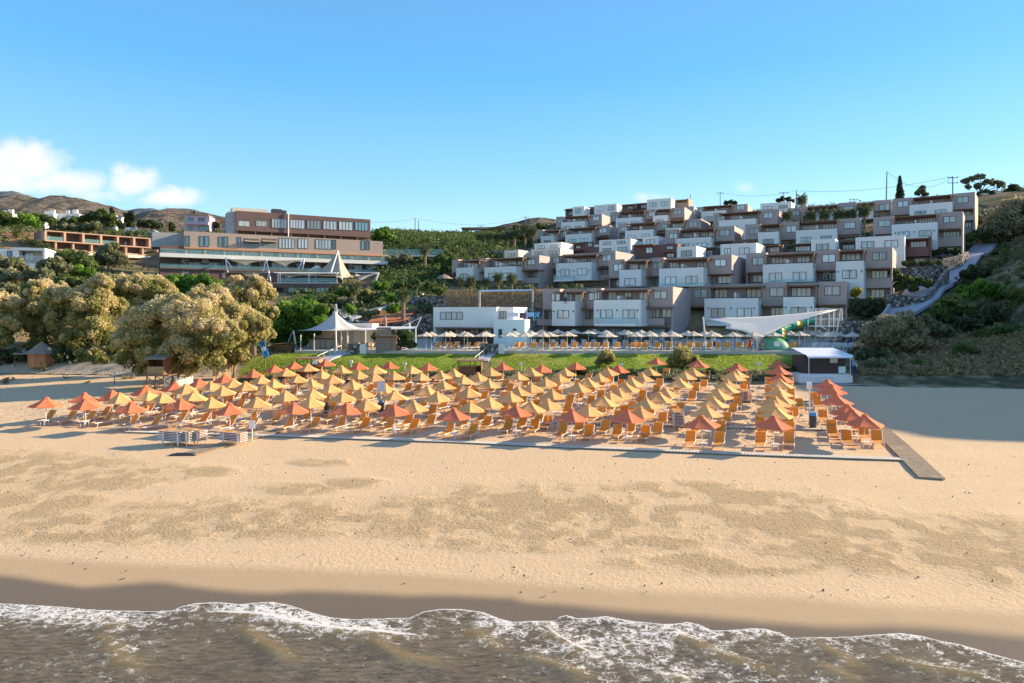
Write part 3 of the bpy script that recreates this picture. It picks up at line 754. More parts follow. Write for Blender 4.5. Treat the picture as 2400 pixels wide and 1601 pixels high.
# ---------------------------------------------------------------- buildings
REG = {'HA': (1230, 440, 4.702), 'HB': (1700, 380, 3.3586), 'HC': (1000, 580, 3.9183), 'HD': (1550, 580, 3.9183), 'HE': (950, 480, 4.702),
       'LB': (350, 460, 3.9183), 'LA': (0, 420, 3.266), 'LC': (0, 420, 5.5976), 'TA': (600, 640, 5.2244), 'HF': (850, 500, 5.4674), 'HG': (1950, 600, 5.2244), 'S': (0, 0, 1.0)}
class Bld:
    """a facade frame: origin on the ground in front, u along the facade, n towards the sea"""
    def __init__(s, name, label, cat, reg, xc, Y, a, yb, group=None, zb=None):
        s.reg = REG[reg]; px = s.reg[0] + xc / s.reg[2]
        th = math.atan(a)
        s.O = np.array(((px - 1200) / F * Y, Y, 0.))
        s.u = np.array((math.cos(th), -math.sin(th), 0.)); s.n = np.array((-math.sin(th), -math.cos(th), 0.))
        py = s.reg[1] + yb / s.reg[2]
        s.zb = CZ - (py - HY) / F * Y if zb is None else zb
        s.origin = (s.O[0], s.O[1], s.zb)
        s.root = empty(name, s.origin, label, cat, group)
        s.acc = {}
    def uz(s, x, y, p=0.):
        px = s.reg[0] + x / s.reg[2]; py = s.reg[1] + y / s.reg[2]
        D = np.array(((px - 1200) / F, 1., -(py - HY) / F))
        t = (s.O + p * s.n).dot(s.n) / D.dot(s.n)
        q = D * t + np.array((0, 0, CZ))
        return (q - s.O).dot(s.u), q[2]
    def U(s, x, p=0.): return s.uz(x, 0, p)[0]
    def mb(s):
        m = MB(); m.origin = s.origin; return m
    def vec(s, u, p, z): return s.O + u * s.u + p * s.n + np.array((0, 0, z))
    def lbox(s, m, u0, u1, p0, p1, z0, z1):
        c = s.vec((u0 + u1) / 2, (p0 + p1) / 2, (z0 + z1) / 2)
        return m.box(c, s.u * abs(u1 - u0) / 2, s.n * abs(p1 - p0) / 2, (0, 0, abs(z1 - z0) / 2))
    def rect(s, x0, x1, y0, y1, p):
        """level rectangle measured at its middle"""
        xm = (x0 + x1) / 2; ym = (y0 + y1) / 2
        return s.U(x0, p), s.U(x1, p), s.uz(xm, y1, p)[1], s.uz(xm, y0, p)[1]
    def part(s, name, m, mt, smooth=False, label=None):
        o = m.build(name, mt, s.root, smooth=smooth)
        if label: o['label'] = label
        return o
    def window(s, x, y, w, h, p, pane='pane', name='window', mull=1, split=None):
        u0, u1, z0, z1 = s.rect(x - w / 2, x + w / 2, y - h / 2, y + h / 2, p)
        t = .075; m = s.mb()
        q0, q1 = p - .03, p + .07
        s.lbox(m, u0, u1, q0, q1, z0 - t, z0); s.lbox(m, u0, u1, q0, q1, z1, z1 + t)
        s.lbox(m, u0 - t, u0, q0, q1, z0 - t, z1 + t); s.lbox(m, u1, u1 + t, q0, q1, z0 - t, z1 + t)
        for k in range(mull):
            uu = u0 + (u1 - u0) * (k + 1) / (mull + 1)
            s.lbox(m, uu - .04, uu + .04, p + .022, q1 - .004, z0, z1)
        f = s.part(name, m, M['frame'])
        g = s.mb(); s.lbox(g, u0, u1, p + .004, p + .02, z0, z1)
        o = g.build('pane', M[pane], f)
        return f
    def rail(s, x0, x1, y0, y1, p, depth=0.0, name='glass_railing'):
        u0, u1, z0, z1 = s.rect(x0, x1, y0, y1, p)
        m = s.mb(); s.lbox(m, u0, u1, p, p - .02, z0, z1)
        if depth:
            s.lbox(m, u1 - .01, u1 + .01, p - .03, p - depth, z0, z1); s.lbox(m, u0 - .01, u0 + .01, p - .03, p - depth, z0, z1)
        return s.part(name, m, M['railglass'])
    def pergola(s, x0, x1, y, p0=-1.7, p1=3.0, zfoot=None, posts=True, mt='timber'):
        u0, u1, z, _ = s.rect(x0, x1, y, y, p1)
        m = s.mb(); hgt = .16
        s.lbox(m, u0, u1, p1, p1 - .14, z - hgt, z); s.lbox(m, u0, u1, p0 + .05, p0 + .19, z - hgt, z)
        for k in range(3):
            uu = u0 + .08 + (u1 - u0 - .16) * k / 2
            s.lbox(m, uu - .07, uu + .07, p0 + .2, p1 - .15, z - hgt + .01, z - .01)
        n = max(3, int((p1 - p0) / .28))
        for k in range(n):
            pp = p0 + (p1 - p0) * (k + .5) / n
            s.lbox(m, u0 - .12, u1 + .12, pp - .09, pp + .09, z + .003, z + .05)
        o = s.part('pergola', m, M[mt])
        if posts and zfoot is not None:
            for uu in (u0 + .1, u1 - .1):
                q = s.mb(); s.lbox(q, uu - .08, uu + .08, p1 - .02, p1 - .17, zfoot, z - hgt)
                q.build('post', M['timber_l'], o)
        return o

def block(name, label, reg, Y, a, x0, x1, yt, yb, ym=None, segs=(), terr=(), w0=(), wW=(), doors=(), par=(), pl=(), gl=(), mt='taupe', wm='white', pW=3.0, depth=9., deep=3., dp=-1.7, ends=True, group='terraced hotel blocks on the hillside', cat='hotel block', gf=None):
    xc = (x0 + x1) / 2
    B = Bld(name, label, cat, reg, xc, Y, a, yb, group)
    zt = B.uz(xc, yt)[1]; zb = B.zb
    u0, u1 = B.U(x0), B.U(x1)
    m = B.mb(); B.lbox(m, u0, u1, dp, dp - depth, zb - deep, zt - .02)
    # roof parapet
    B.part('wall', m, M[mt])
    zm = None
    if ym is not None:
        zm = B.uz(xc, ym)[1]
        for s0, s1 in segs:
            a0, a1 = B.U(s0), B.U(s1)
            m = B.mb(); B.lbox(m, a0, a1, 0, dp + .003, zm, zt)
            B.part('upper_cube', m, M[mt])
        if ends:
            for (a0, a1) in ((u1 - .25, u1), (u0, u0 + .25)):
                m = B.mb(); B.lbox(m, a0, a1, -.003, dp + .006, zb - deep, zm - .003); B.part('end_wall', m, M[mt])
    for t in terr:
        tx0, tx1, ty, tb = t[:4]
        v0, v1 = B.U(tx0, pW), B.U(tx1, pW)
        zt1 = B.uz((tx0 + tx1) / 2, ty, pW)[1]; zb1 = B.uz((tx0 + tx1) / 2, tb, pW)[1]
        m = B.mb()
        B.lbox(m, v0, v1, pW, dp + .01, zb1, zt1 - .95)
        B.lbox(m, v0, v1, pW, pW - .15, zt1 - .948, zt1)
        B.lbox(m, v0, v0 + .15, pW - .152, .02, zt1 - .948, zt1 - .002); B.lbox(m, v1 - .15, v1, pW - .152, .02, zt1 - .948, zt1 - .002)
        B.part('terrace', m, M[wm])
        m = B.mb(); B.lbox(m, v0 + .1, v1 - .1, pW - .05, pW - .10, zt1 + .10, zt1 + .15)
        for k in range(5): uu = v0 + .12 + (v1 - v0 - .28) * k / 4; B.lbox(m, uu, uu + .04, pW - .055, pW - .095, zt1 - .01, zt1 + .099)
        B.part('handrail', m, M['frame'])
        for fx in (.08, .5, .93):
            if zt1 - zb1 > 3.2: m = B.mb(); uu = v0 + (v1 - v0) * fx; B.lbox(m, uu - .09, uu + .09, pW + .12, pW + .003, zt1 - 1.75, zt1 - 1.5); B.part('wall_lamp', m, M['darkmetal'])
        if len(t) > 4:
            B.pergola(t[4], t[5], t[6], dp, pW - .35, zt1 - .94)
            if len(t) > 7:      # white divider between two terraces
                d0 = B.U(t[7], pW - .4); zp = B.uz(t[7], t[6], pW - .4)[1]
                m = B.mb(); B.lbox(m, d0 - .12, d0 + .12, pW - .5, dp + .02, zt1 - .94, zp - .9); B.part('divider_wall', m, M[wm])
    if gf:
        q0, q1, z0, z1 = B.rect(x0 + 30, x1 - 30, gf, gf + 20, dp)
        m = B.mb(); B.lbox(m, q0, q1, dp + .03, dp + .004, zb - deep, z1); B.part('ground_floor_shade', m, M['recess'])  # flat dark sheet on the wall, painted shade of a recessed storey
        n = int((q1 - q0) / 3.2)
        for k in range(n):
            um = q0 + (q1 - q0) * (k + .5) / n
            m = B.mb(); B.lbox(m, um - 1.1, um + 1.1, dp + .05, dp + .032, z1 - 2.35, z1 - .25); dd = B.part('glass_door', m, M['frame'])
            m = B.mb(); B.lbox(m, um - 1.02, um - .04, dp + .06, dp + .052, z1 - 2.3, z1 - .33); B.lbox(m, um + .04, um + 1.02, dp + .06, dp + .052, z1 - 2.3, z1 - .33); m.build('pane', M['paneblue'], dd)
    for (x, y, w_, h) in w0: B.window(x, y, w_, h, 0.)
    for (x, y, w_, h) in wW: B.window(x, y, w_, h, pW)
    for d in doors:
        B.window(d[0], d[1], d[2], d[3], dp, name='glass_door', mull=max(1, int(round(d[2] / max(d[3], 1) * 1.2))))
    for (a0, a1, y0, y1) in par:
        q0, q1, z0, z1 = B.rect(a0, a1, y0, y1, -.02)
        m = B.mb(); B.lbox(m, q0, q1, -.02, -.17, z0, z1); B.lbox(m, q0, q1, -.171, dp + .01, z0, z0 + .2)
        B.part('balcony', m, M[mt])
    for (a0, a1, y) in pl: B.pergola(a0, a1, y, dp, .7, posts=False)
    for (a0, a1, y0, y1, slab) in gl:
        B.rail(a0, a1, y0, y1, pW + 1.2, 1.1)
        if slab:
            q0, q1, z0, z1 = B.rect(a0, a1, y1, y1 + slab, pW + 1.2)
            m = B.mb(); B.lbox(m, q0, q1, pW + 1.22, pW + .003, z0, z1 - .01); B.part('balcony_slab', m, M[wm])
    return B

block('apartment_block', 'left brown and white hotel block of the first row, behind the pool parasols', 'HC', 113, .55, 1065, 2262, 372, 800, 568,
      segs=[(1065, 1225), (1475, 1605), (2045, 2262)],
      terr=[(1150, 1362, 495, 720, 1170, 1437, 408), (1535, 1968, 482, 722, 1560, 2035, 392, 1755)],
      w0=[(1185, 460, 75, 62), (1540, 450, 95, 65), (2148, 437, 112, 66)], wW=[(1253, 613, 100, 65), (1650, 612, 105, 70), (1857, 612, 105, 75)],
      doors=[(1400, 465, 75, 70), (1310, 465, 50, 70), (1705, 450, 90, 75), (1850, 450, 60, 75), (1990, 445, 75, 70), (1115, 618, 60, 75), (1455, 612, 90, 75), (2205, 605, 75, 70), (2090, 605, 90, 70)],
      par=[(965, 1150, 660, 716), (1362, 1535, 658, 718), (1968, 2182, 650, 715)], pl=[(1065, 1150, 572), (1375, 1530, 565), (1975, 2250, 552)],
      gl=[(1545, 1920, 645, 700, 22)], gf=728)
block('apartment_block', 'right brown and white hotel block of the first row, behind the shade sail', 'HD', 113, .55, 245, 1705, 325, 800, 538,
      segs=[(245, 455), (930, 1150), (1440, 1705)],
      terr=[(395, 890, 467, 722, 420, 930, 362, 675), (1120, 1400, 455, 650, 1145, 1430, 350)],
      w0=[(360, 425, 112, 70), (1062, 410, 122, 72), (1570, 398, 136, 75)], wW=[(520, 602, 120, 83), (762, 600, 125, 80), (1258, 595, 133, 83)],
      doors=[(550, 425, 110, 72), (850, 422, 130, 72), (1285, 410, 170, 75), (325, 600, 125, 80), (1065, 597, 110, 80), (1480, 590, 120, 78)],
      par=[(165, 395, 645, 718), (890, 1120, 640, 702), (1400, 1690, 640, 702)], pl=[(180, 392, 547), (905, 1118, 538), (1400, 1690, 528)],
      gl=[(415, 860, 640, 692, 30), (1120, 1400, 620, 682, 0)], gf=728, depth=7)
block('apartment_block', 'long brown hotel block with three white terraces, right end of the second row', 'HB', 116, .62, 165, 1315, 692, 1100, 852,
      segs=[(165, 322), (712, 895), (1105, 1315)],
      terr=[(295, 690, 800, 945, 315, 700, 722, 488), (870, 1090, 780, 1075, 890, 1095, 695)],
      w0=[(257, 780, 85, 55), (815, 757, 98, 56), (1212, 740, 105, 56)], wW=[(395, 905, 95, 60), (585, 898, 98, 60), (977, 883, 105, 60)],
      doors=[(425, 770, 120, 50), (615, 762, 95, 50), (990, 745, 140, 50), (235, 915, 110, 55), (820, 900, 95, 52), (1215, 885, 120, 55), (1200, 1035, 100, 60)],
      par=[(1095, 1303, 915, 990)], pl=[(148, 292, 875), (700, 868, 855), (1092, 1305, 835)], gl=[(345, 700, 920, 945, 0)])
block('apartment_block', 'brown and white hotel block right of the glass corner balcony, second row', 'HA', 123, .6, 925, 2280, 765, 1110, 975,
      segs=[(925, 1100), (1400, 1530), (2030, 2280)],
      terr=[(1040, 1280, 905, 1088, 1065, 1345, 808), (1480, 1968, 885, 1090, 1510, 2020, 785, 1730)],
      w0=[(1035, 880, 105, 70), (1465, 860, 100, 70), (2155, 828, 123, 70)], wW=[(1160, 1037, 112, 70), (1608, 1025, 115, 78), (1838, 1018, 118, 80)],
      doors=[(1200, 870, 90, 70), (1310, 868, 80, 70), (1650, 850, 100, 75), (1950, 840, 110, 78), (990, 1050, 90, 60), (1390, 1030, 100, 70), (2200, 1015, 130, 72), (2060, 1015, 90, 72)],
      par=[], pl=[(862, 1037, 997), (1300, 1475, 978), (1975, 2270, 953)], gl=[(1470, 1980, 1045, 1090, 0)])
block('apartment_block', 'brown and white hotel block with a glass corner balcony, second row', 'HA', 146, .62, 270, 1000, 715, 1100, 875,
      segs=[(270, 385), (810, 1000)],
      terr=[(345, 735, 827, 1025, 375, 795, 745, 540)],
      w0=[(345, 802, 55, 62), (905, 775, 95, 64)], wW=[(445, 940, 90, 72), (628, 927, 98, 65)],
      doors=[(500, 795, 65, 62), (760, 788, 65, 62), (640, 790, 80, 62), (315, 955, 60, 60), (860, 918, 90, 62), (455, 1075, 120, 45), (600, 1080, 100, 45)],
      par=[(170, 345, 985, 1042), (735, 920, 960, 1022)], pl=[(195, 345, 905), (735, 920, 882)], gl=[(318, 525, 962, 1014, 18)])
block('apartment_block', 'brown and white hotel block above the high stone wall, behind short palms', 'HC', 150, .62, 232, 1035, 92, 380, 215,
      segs=[(232, 290), (495, 548), (895, 1035)],
      terr=[(270, 425, 185, 305, 285, 487, 120), (530, 820, 178, 305, 552, 885, 100, 672)],
      w0=[(960, 132, 62, 50)], wW=[(340, 262, 66, 36), (600, 258, 62, 40), (740, 255, 65, 40)],
      doors=[(305, 160, 60, 45), (425, 160, 95, 48), (575, 155, 70, 46), (655, 145, 50, 48), (790, 142, 60, 48), (862, 138, 50, 48), (470, 258, 70, 52), (920, 250, 90, 52), (1005, 250, 40, 52), (560, 352, 90, 28), (680, 352, 90, 28), (940, 352, 90, 28)],
      par=[(145, 262, 306, 350), (820, 1035, 280, 332)], pl=[(150, 262, 240), (430, 525, 228), (825, 1030, 212)])
# third row: pale upper blocks and dark red pieces between
block('pale_block', 'white corner block with two windows and dark red brick wing beside the ramp', 'HB', 124, .6, 1025, 1412, 583, 860, pW=0, dp=-.0, mt='white', w0=[(1120, 650, 96, 46), (1305, 643, 98, 50)], ends=False)
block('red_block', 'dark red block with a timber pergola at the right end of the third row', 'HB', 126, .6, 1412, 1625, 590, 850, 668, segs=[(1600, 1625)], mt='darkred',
      doors=[(1520, 648, 120, 40), (1530, 778, 80, 38)], par=[(1412, 1606, 670, 742)], pl=[(1425, 1600, 600)], depth=6)
block('pale_block', 'small white block with one window between two timber pergolas', 'HB', 130, .6, 675, 866, 604, 760, pW=0, dp=-.0, mt='white', w0=[(765, 667, 92, 42)], ends=False, depth=6)
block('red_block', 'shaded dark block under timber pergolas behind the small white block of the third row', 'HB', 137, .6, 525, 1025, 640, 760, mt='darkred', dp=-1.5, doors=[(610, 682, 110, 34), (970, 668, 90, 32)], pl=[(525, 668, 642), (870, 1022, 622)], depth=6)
block('pale_block', 'white block with two windows left of a dark pergola recess, third row', 'HB', 133, .6, -38, 243, 640, 800, pW=0, dp=-.0, mt='white', w0=[(18, 700, 42, 40), (150, 700, 76, 48)], ends=False)
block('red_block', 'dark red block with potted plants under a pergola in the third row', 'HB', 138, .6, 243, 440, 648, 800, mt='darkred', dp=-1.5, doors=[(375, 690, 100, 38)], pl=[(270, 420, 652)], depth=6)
block('pale_block', 'white block with one wide window left of the timber pergola, third row', 'HA', 140, .6, 1676, 1890, 645, 780, pW=0, dp=-.0, mt='white', w0=[(1782, 725, 110, 58)], ends=False, depth=7)
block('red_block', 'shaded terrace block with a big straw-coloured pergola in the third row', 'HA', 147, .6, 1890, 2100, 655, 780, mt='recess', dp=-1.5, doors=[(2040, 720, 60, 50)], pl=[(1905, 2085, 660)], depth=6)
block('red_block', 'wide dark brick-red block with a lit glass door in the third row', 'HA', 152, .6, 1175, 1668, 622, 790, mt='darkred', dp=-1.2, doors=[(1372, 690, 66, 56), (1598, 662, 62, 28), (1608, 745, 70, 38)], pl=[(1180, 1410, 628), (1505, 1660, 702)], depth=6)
block('pale_block', 'tall white block with four narrow windows stacked in pairs, left half of the hillside', 'HA', 160, .6, 820, 1168, 570, 800, pW=0, dp=-.0, mt='white', w0=[(905, 612, 82, 26), (1062, 603, 84, 26), (905, 683, 86, 26), (1078, 678, 92, 40)], ends=False, depth=8)
block('pale_block', 'small white cube with one window on the brick-red block', 'HA', 172, .6, 1298, 1475, 538, 640, pW=0, dp=-.0, mt='white', w0=[(1382, 597, 90, 50)], ends=False, depth=6)
block('pale_block', 'low pale block with two cropped windows at the left end of the fourth row', 'HA', 178, .6, 104, 400, 607, 700, pW=0, dp=-.0, mt='white', w0=[(180, 655, 72, 26), (322, 648, 74, 26)], ends=False, depth=7)
block('pale_block', 'low cream block with two cropped windows just above the glass corner balcony', 'HA', 168, .6, 67, 392, 670, 760, pW=0, dp=-.0, mt='cream', w0=[(155, 724, 76, 24), (308, 714, 80, 26)], ends=False, depth=7)
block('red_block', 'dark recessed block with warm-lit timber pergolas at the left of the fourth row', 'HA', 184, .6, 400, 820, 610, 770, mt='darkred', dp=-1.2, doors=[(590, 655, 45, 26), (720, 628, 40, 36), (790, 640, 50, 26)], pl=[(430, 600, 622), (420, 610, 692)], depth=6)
block('pale_block', 'small cream block with one window at the left edge of the hotel slope', 'HF', 172, .6, 1815, 1998, 470, 570, pW=0, dp=-.0, mt='cream', w0=[(1905, 535, 85, 28)], ends=False, depth=6, group=None)
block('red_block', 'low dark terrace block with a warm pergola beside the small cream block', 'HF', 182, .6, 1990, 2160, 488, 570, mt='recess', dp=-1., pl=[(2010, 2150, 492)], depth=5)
# fourth and higher rows
block('apartment_block', 'brown and white hotel block at the left end of the fourth row', 'HA', 205, .55, 120, 935, 440, 640, 545,
      segs=[(120, 200), (390, 470), (800, 935)], terr=[(175, 320, 530, 605, 195, 380, 472), (445, 735, 510, 605, 462, 782, 445, 600)],
      w0=[(178, 520, 45, 46), (440, 502, 40, 42), (862, 472, 76, 48)], wW=[(250, 590, 68, 16), (525, 583, 74, 28), (655, 578, 75, 34)],
      doors=[(300, 508, 60, 36), (360, 508, 36, 36), (565, 490, 60, 40), (690, 485, 50, 40), (758, 480, 45, 40), (840, 590, 110, 34)], pl=[(332, 440, 575), (740, 925, 548)], depth=9)
block('apartment_block', 'long brown and white hotel block above the brick-red block, fourth row', 'HA', 160, .55, 1550, 2310, 442, 760, 600,
      segs=[(1550, 1700), (2105, 2310)], terr=[(1660, 2055, 552, 740, 1685, 2090, 458, 1870)],
      w0=[(1638, 532, 80, 54), (2205, 498, 105, 60)], wW=[(1760, 632, 100, 24), (1952, 630, 100, 40)],
      doors=[(1800, 520, 90, 48), (1980, 512, 80, 48), (2060, 510, 60, 48), (2180, 660, 150, 50)], pl=[(2060, 2290, 598)])
block('apartment_block', 'brown and white hotel block above the tall white block, fifth row', 'HA', 186, .55, 1030, 1940, 370, 620, 470,
      segs=[(1030, 1145), (1450, 1590), (1770, 1940)], terr=[(1105, 1415, 467, 565, 1130, 1440, 390, 1270), (1555, 1722, 442, 545, 1575, 1757, 362)],
      w0=[(1095, 455, 64, 48), (1538, 425, 64, 48), (1855, 405, 84, 50)], wW=[(1180, 540, 80, 26), (1330, 525, 80, 20)],
      doors=[(1218, 440, 60, 36), (1380, 430, 110, 36), (1690, 412, 120, 36)], pl=[(1420, 1545, 505)])
block('apartment_block', 'brown and white hotel block with one cube at each end, fifth row right', 'HB', 176, .55, -97, 410, 385, 640, 500,
      segs=[(-97, -25), (268, 410)], terr=[(-52, 240, 452, 640, -50, 265, 395, 120)],
      w0=[(-34, 448, 58, 42), (338, 420, 68, 42)], doors=[(78, 432, 72, 28), (212, 425, 110, 28)])
block('apartment_block', 'wide hotel block with three brown cubes right of the middle, fourth row', 'HB', 149, .55, 155, 1065, 465, 660, 605,
      segs=[(155, 275), (440, 578), (885, 1065)], terr=[(258, 420, 550, 645, 272, 435, 490), (556, 880, 530, 640, 575, 885, 465, 720)],
      w0=[(230, 543, 75, 42), (520, 527, 75, 44), (980, 498, 85, 44)], wW=[(337, 625, 78, 34), (637, 610, 80, 34), (793, 593, 82, 20)],
      doors=[(375, 530, 110, 28), (660, 512, 105, 30), (825, 503, 110, 30), (985, 600, 90, 24)], pl=[(130, 258, 610), (887, 1050, 570)])
block('apartment_block', 'hotel block with a tall white front, second from top at the right', 'HB', 134, .7, 1165, 1870, 410, 700, 550,
      segs=[(1165, 1325), (1670, 1870)], terr=[(1310, 1668, 482, 700, 1325, 1668, 420, 1495)],
      w0=[(1255, 482, 88, 46), (1765, 452, 92, 45)], wW=[(1405, 567, 88, 32), (1573, 560, 92, 40)],
      doors=[(1415, 470, 130, 32), (1590, 458, 130, 32), (1780, 568, 125, 38), (1800, 688, 80, 30)], par=[(1670, 1862, 590, 664)], pl=[(1675, 1845, 525)])
block('apartment_block', 'topmost brown and white hotel block at the right end of the hillside', 'HB', 147, .75, 1315, 1965, 262, 540, 395,
      segs=[(1315, 1470), (1785, 1965)], terr=[(1450, 1785, 325, 420, 1470, 1780, 268, 1620)],
      w0=[(1398, 330, 82, 42), (1868, 297, 85, 45)], wW=[(1535, 398, 85, 20), (1695, 387, 85, 20)],
      doors=[(1555, 317, 130, 26), (1690, 305, 100, 26), (1902, 402, 70, 26), (1905, 500, 60, 40)], par=[(1790, 1952, 420, 460)], pl=[(1790, 1945, 370)], depth=8)
block('apartment_block', 'brown hotel block half hidden behind a bed of palms near the skyline', 'HB', 170, .55, 600, 1310, 318, 470, 400,
      segs=[(600, 640), (890, 1030), (1172, 1310)], terr=[(640, 880, 395, 460, 640, 885, 348), (1035, 1165, 380, 450, 1035, 1170, 325)],
      w0=[(970, 365, 76, 26), (1255, 355, 78, 44)], doors=[(800, 372, 120, 24), (1130, 360, 70, 26)])
block('pale_block', 'white block on the skyline with two windows, left of the palm beside a pole', 'HB', 190, .55, 275, 520, 318, 430, pW=0, dp=-.0, mt='white', w0=[(335, 362, 62, 20), (455, 352, 66, 20)], ends=False, depth=7)
block('brown_block', 'small brown cube with one window in front of the skyline white block', 'HB', 182, .55, 490, 592, 360, 470, pW=0, dp=-.0, mt='taupe', w0=[(555, 403, 52, 36)], ends=False, depth=5)
block('apartment_block', 'brown and white hotel block near the skyline, right of the grey stair wall', 'HA', 214, .5, 1865, 2455, 198, 400, 340,
      segs=[(1865, 1970), (2300, 2455)], terr=[(1943, 2215, 255, 370, 1960, 2287, 198, 2100)],
      w0=[(1922, 253, 66, 44), (2375, 218, 80, 46)], wW=[(2025, 342, 80, 44)], doors=[(2050, 240, 80, 26), (2200, 228, 90, 26)], pl=[(1815, 1940, 325)])
block('apartment_block', 'brown and white hotel block under the skyline with two pergola terraces', 'HA', 207, .5, 940, 1760, 240, 420, 350,
      segs=[(940, 1030), (1330, 1440), (1615, 1760)], terr=[(1003, 1287, 330, 545, 1025, 1320, 262, 1150), (1412, 1572, 305, 372, 1430, 1607, 238)],
      w0=[(998, 325, 60, 44), (1400, 292, 64, 44), (1685, 272, 78, 46)], wW=[(1075, 388, 74, 14), (1210, 380, 72, 14), (1487, 358, 75, 12)],
      doors=[(1110, 312, 50, 30), (1275, 300, 80, 30), (1520, 277, 90, 34)])
block('pale_block', 'grey windowless stair wall between two blocks under the skyline', 'HA', 212, .5, 1765, 1862, 205, 400, pW=0, dp=-.0, mt='concrete', ends=False, depth=5)
block('apartment_block', 'small brown and white hotel block at the left shoulder of the slope', 'HA', 232, .5, 345, 850, 305, 460, 425,
      segs=[(345, 425), (710, 850)], terr=[(400, 662, 375, 445, 420, 700, 314, 535)],
      w0=[(392, 370, 48, 44), (785, 340, 68, 42)], wW=[(465, 433, 64, 10), (590, 428, 64, 10)], doors=[(500, 352, 60, 32), (680, 345, 50, 36), (600, 350, 60, 30)])
block('pale_block', 'small white cube with one window at the left end of the skyline', 'HA', 252, .5, 528, 655, 207, 330, pW=0, dp=-.0, mt='white', w0=[(590, 257, 62, 48)], ends=False, depth=6)
block('red_block', 'brown wing with open pergola at the far left of the skyline', 'HA', 258, .5, 425, 770, 212, 330, mt='brown', dp=-2.0, doors=[(505, 278, 40, 40)], pl=[(428, 528, 242)], depth=5)
block('pale_block', 'white block with two windows, second white one from the left on the skyline', 'HA', 252, .5, 765, 1015, 183, 320, pW=0, dp=-.0, mt='white', w0=[(828, 236, 65, 46), (952, 225, 68, 46)], ends=False, depth=6)
block('red_block', 'brown skyline wing with pergola between the two larger white blocks', 'HA', 258, .5, 1015, 1345, 178, 290, 235, segs=[(1190, 1240)], mt='brown', dp=-1.5, doors=[(1160, 228, 52, 38), (1310, 205, 50, 30)], par=[(1015, 1190, 232, 270)], pl=[(1022, 1190, 186), (1240, 1345, 170)], depth=5)
block('pale_block', 'highest white block with two windows on the skyline', 'HA', 250, .5, 1345, 1612, 122, 260, pW=0, dp=-.0, mt='white', w0=[(1413, 187, 72, 48), (1543, 175, 72, 46)], ends=False, depth=6)
block('red_block', 'brick-red roof room with a pergola at the right of the highest white block', 'HA', 256, .5, 1612, 1805, 124, 260, 180, segs=[(1785, 1805)], mt='terracotta', dp=-1.5, doors=[(1690, 165, 60, 30)], par=[(1615, 1800, 172, 212)], pl=[(1620, 1790, 140)], depth=5)

# pale service building left of the first row
B = Bld('service_building', 'long low white building with a four-pane window left of the hotel blocks', 'building', 'HC', 400, 106, .35, 790)
zt = B.uz(400, 548)[1]; z1 = B.uz(400, 738)[1]
m = B.mb(); B.lbox(m, B.U(62), B.U(640), 0, -8, z1, zt); B.lbox(m, B.U(640) + .003, B.U(775), -1.2, -8.01, z1 - 4, zt - .01)
B.lbox(m, B.U(62), B.U(82), 0, -8, z1 - 4, z1 - .002); B.part('wall', m, M['white'])
m = B.mb(); B.lbox(m, B.U(82) + .01, B.U(640), -3.0, -7.9, z1 - 4, z1 - .01); B.part('veranda_wall', m, M['recess'])
m = B.mb(); B.lbox(m, B.U(640) + .01, B.U(925), 1.2, -1.19, z1 - 4, B.uz(780, 662, 1.2)[1]); B.part('terrace', m, M['white'])
B.pergola(75, 640, 738, -2.9, 1.0, posts=False)
B.window(228, 627, 200, 62, 0., mull=3); B.window(703, 625, 52, 68, -1.2, name='glass_door')
for x in (160, 300, 440, 560): B.window(x, 775, 70, 40, -3.0, name='glass_door')
m = B.mb(); q0, q1, a0, a1 = B.rect(660, 692, 750, 830, 1.2); B.lbox(m, q0, q1, 1.2, 1.23, a0, a1); B.part('door', m, M['frame'])
m = B.mb(); q0, q1, a0, a1 = B.rect(792, 825, 745, 768, 1.2); B.lbox(m, q0, q1, 1.2, 1.23, a0, a1); B.part('vent', m, M['frame'])
# banners on the terrace behind it
for (x, y, w_, h, mt_, lb) in ((790, 617, 106, 42, M['whitemetal'], 'plain white banner, leftmost on the terrace rail behind the service building'),
                               (883, 625, 62, 50, mat('magenta_print', (.22, .10, .16), .7, .5, 4), 'dark banner with pink print between the white and blue banners'),
                               (952, 617, 60, 42, mat('pale_blue_print', (.35, .6, .85), .7, .2, 3), 'wide pale blue banner on the terrace rail'),
                               (1012, 617, 36, 42, M['blue'], 'narrow blue banner, rightmost on the terrace rail')):
    m = MB(); q0, q1, a0, a1 = B.rect(x - w_ / 2, x + w_ / 2, y - h / 2, y + h / 2, 1.0)
    B.lbox(m, q0, q1, 1.0, 1.04, a0, a1); B.lbox(m, q0, q0 + .05, .96, .995, a0 - .5, a1); B.lbox(m, q1 - .05, q1, .96, .995, a0 - .5, a1)
    tag(m.build('banner', mt_), lb, 'banner', 'banners on the terrace rail')

# ---------------------------------------------------------------- main hotel on the left
b_ = -.55
B = Bld('main_hotel', 'long tan hotel building with a white balcony band and a dark brown top storey', 'hotel building', 'LB', 1200, 160, b_, 700)
def hx(x0, x1, y0, y1, p): return B.rect(x0, x1, y0, y1, p)
zt = B.uz(1250, 368)[1]; zs = B.uz(1250, 507)[1]; zw1 = B.uz(1150, 560)[1]; zw0 = B.uz(1150, 594)[1]; zg = B.uz(1150, 684)[1]
m = B.mb(); B.lbox(m, B.U(318), B.U(2145), 0, -10, zs, zt); tanw = B.part('wall', m, M['tan'])
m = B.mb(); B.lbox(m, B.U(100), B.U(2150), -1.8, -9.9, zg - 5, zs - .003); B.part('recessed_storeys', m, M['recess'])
m = B.mb(); B.lbox(m, B.U(100), B.U(318) - .01, -.2, -7, B.uz(200, 490)[1], B.uz(200, 452)[1]); B.part('low_roof', m, M['brown'])
